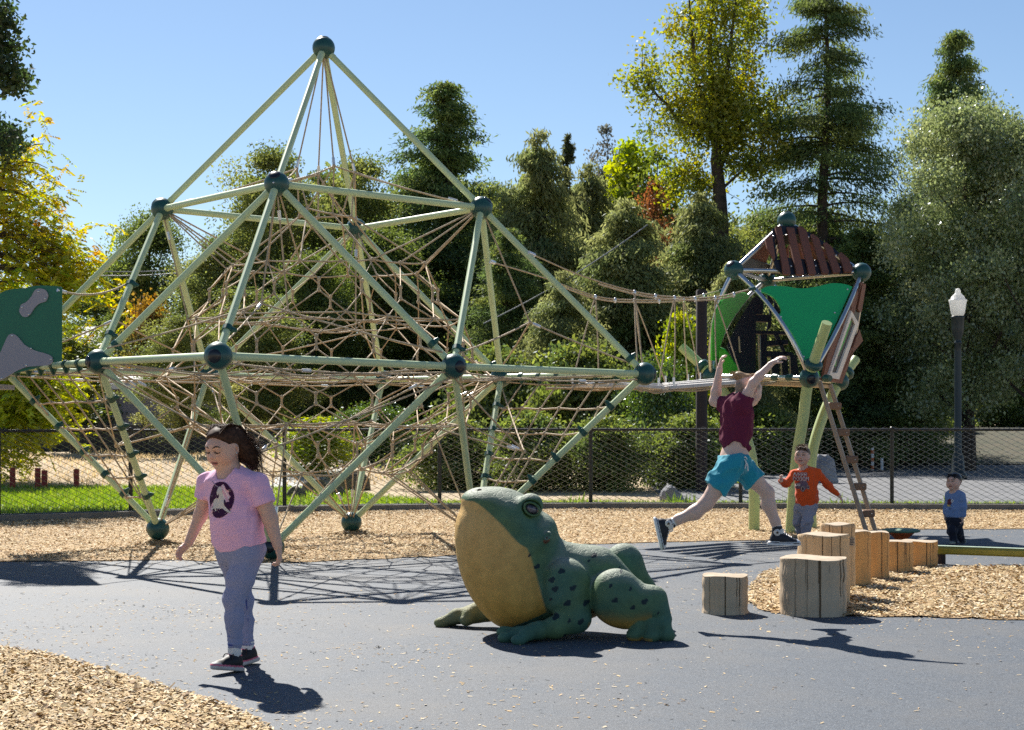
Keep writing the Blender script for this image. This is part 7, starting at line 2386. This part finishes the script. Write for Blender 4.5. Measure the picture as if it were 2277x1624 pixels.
        # tan throat and belly: in front of the crease line and its continuation
        line = [(250, 262), (338, 262), (365, 244), (400, 232), (470, 258), (550, 318), (630, 390), (690, 446), (750, 520), (820, 592), (880, 626), (915, 700), (950, 820), (985, 950), (1015, 1060), (1045, 1160), (1020, 1210), (900, 1290), (700, 1460)]
        lx = np.array([p[0] for p in line], float); ly = np.array([p[1] for p in line], float)
        bx = np.interp(rr, ly[2:16], lx[2:16])       # the belly's edge at this height
        ab = np.abs(V[:, 1] - Yc)
        tan = np.clip((bx - c) / 22 + .5, 0, 1) * (rr > 232) * (rr < 1330)
        low = (rr > 1190) & (c > 560) & (c < 1080) & (ab < .22)
        tan = np.maximum(tan * ((rr < 1165) | (c < 700 + (1320 - rr) * 2.2)), 0)
        tan[(V[:, 1] < Yc - .285) & (rr > 1150)] = 0
        farhand = (V[:, 1] > Yc + .16) & (c < 560) & (rr > 1090)
        tan[farhand] = .22
        under = np.clip((-me[:, 2] - .15) / .5, 0, 1) * np.clip((.21 - V[:, 2]) / .10, 0, 1) * (c > 1380) * (c < 1900); tan = np.maximum(tan, under * .8)
        mixk = np.clip((rr - 500) / 700, 0, 1)[:, None] * .8 + .1 * n1[:, None]
        T_ = TAN * (1 - mixk) + OCH * mixk
        tan = tan[:, None]; col = col * (1 - tan) + T_ * tan
        for x, y, rad in spots:
            an = math.atan2(rad, y) * 40; dx = c - x; dy = rr - y; ca, sa = math.cos(an), math.sin(an)
            hit = (((dx * ca + dy * sa) / (rad * .85)) ** 2 + ((dy * ca - dx * sa) / (rad * 1.25)) ** 2 < 1 + .25 * np.sin(3 * np.arctan2(dy, dx) + x)) & (me[:, 1] * np.sign(V[:, 1] - Yc) > -.1)
            col[hit] = SPOT
        rim = segd(V, fp(1058, 590, Yc - .24), fp(1050, 600, Yc - .24)) < .022; col[rim] = (.16, .075, .05)
        for e in (eyeN, eyeF):
            d = segd(V, e, e) < .062; col[d & (segd(V, e, e) > .046)] = (.05, .11, .035)
        nos = segd(V, fp(485, 165, Yc - .09), fp(485, 165, Yc - .09)) < .014; col[nos] = (.18, .06, .05)
        return col
    holder = {}
    V, Q = b.mesh()
    e1 = V[Q[:, 1]] - V[Q[:, 0]]; e2 = V[Q[:, 2]] - V[Q[:, 0]]; fnrm = np.cross(e1, e2)
    N = np.zeros_like(V)
    for k in range(4): np.add.at(N, Q[:, k], fnrm)
    N /= np.linalg.norm(N, axis=1)[:, None] + 1e-12
    mesh_n = lambda _v: N
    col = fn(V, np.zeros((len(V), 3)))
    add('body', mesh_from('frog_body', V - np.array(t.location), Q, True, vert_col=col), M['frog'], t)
    for e, sg in ((eyeN, -1), (eyeF, 1)):
        R_ = Matrix(ax(32, 0).T.tolist())
        mb = MB(); mb.sphere(e + Vector((0, -sg * .012, 0)), (S(60), .038, S(42)), 24, 14, R_); o = mb.build('eye', M['frog_eye'], t)
        ring = [e + Vector((0, sg * .012, 0)) + R_ @ Vector((S(67) * math.cos(a), 0, S(48) * math.sin(a))) for a in [k * 2 * math.pi / 28 for k in range(28)]]
        mb = MB(); mb.tube(ring, .008, 8, False, True, True); mb.build('eyelid', M['frog_lid'], t)


def frog_mat():
    m, nt, b = new_mat('painted_frog_skin')
    a = nt.nodes.new('ShaderNodeAttribute'); a.attribute_name = 'Col'
    tc = nt.nodes.new('ShaderNodeTexCoord')
    v = nt.nodes.new('ShaderNodeTexVoronoi'); v.feature = 'DISTANCE_TO_EDGE'; v.inputs['Scale'].default_value = 34
    mp = nt.nodes.new('ShaderNodeMapping'); mp.inputs['Scale'].default_value = (1, 1, 1.3); nt.links.new(tc.outputs['Object'], mp.inputs[0])
    nz = nt.nodes.new('ShaderNodeTexNoise'); nz.inputs['Scale'].default_value = 7; nt.links.new(tc.outputs['Object'], nz.inputs['Vector'])
    va = nt.nodes.new('ShaderNodeVectorMath'); va.operation = 'ADD'
    sc = nt.nodes.new('ShaderNodeVectorMath'); sc.operation = 'SCALE'; sc.inputs['Scale'].default_value = .05
    nt.links.new(nz.outputs['Color'], sc.inputs[0]); nt.links.new(mp.outputs[0], va.inputs[0]); nt.links.new(sc.outputs[0], va.inputs[1]); nt.links.new(va.outputs[0], v.inputs['Vector'])
    crack = ramp(nt, v.outputs['Distance'], 0.0, 0.10)
    f = noise(nt, 16, 5, .7, tc.outputs['Object'])
    hs = nt.nodes.new('ShaderNodeHueSaturation'); mr = nt.nodes.new('ShaderNodeMapRange')
    mr.inputs[1].default_value = .3; mr.inputs[2].default_value = .7; mr.inputs[3].default_value = .82; mr.inputs[4].default_value = 1.16
    nt.links.new(f, mr.inputs[0]); nt.links.new(mr.outputs[0], hs.inputs['Value']); nt.links.new(a.outputs['Color'], hs.inputs['Color'])
    nt.links.new(hs.outputs[0], b.inputs['Base Color'])
    b.inputs['Roughness'].default_value = .66
    b.inputs['Specular IOR Level'].default_value = .25
    # the creased hide is strongest on the back and shoulders
    ge = nt.nodes.new('ShaderNodeNewGeometry'); sx = nt.nodes.new('ShaderNodeSeparateXYZ'); nt.links.new(ge.outputs['Normal'], sx.inputs[0])
    msk = ramp(nt, sx.outputs[2], 0.1, 0.75)
    mul = nt.nodes.new('ShaderNodeMath'); mul.operation = 'MULTIPLY'
    inv = nt.nodes.new('ShaderNodeMath'); inv.operation = 'SUBTRACT'; inv.inputs[0].default_value = 1; nt.links.new(crack, inv.inputs[1])
    nt.links.new(inv.outputs[0], mul.inputs[0]); nt.links.new(msk, mul.inputs[1])
    ad = nt.nodes.new('ShaderNodeMath'); ad.operation = 'MULTIPLY_ADD'; ad.inputs[1].default_value = -.8
    nt.links.new(mul.outputs[0], ad.inputs[0]); nt.links.new(f, ad.inputs[2])
    bump(nt, b, ad.outputs[0], .34, .010)
    return m
M['frog'] = frog_mat()
M['frog_eye'] = mat('frog_eye_gloss', (.022, .020, .026), .12, (.10, .09, .10), 9, lo=.55, hi=.62, coat=.5)
M['frog_lid'] = mat('frog_eyelid', (.060, .13, .045), .45)
frog()
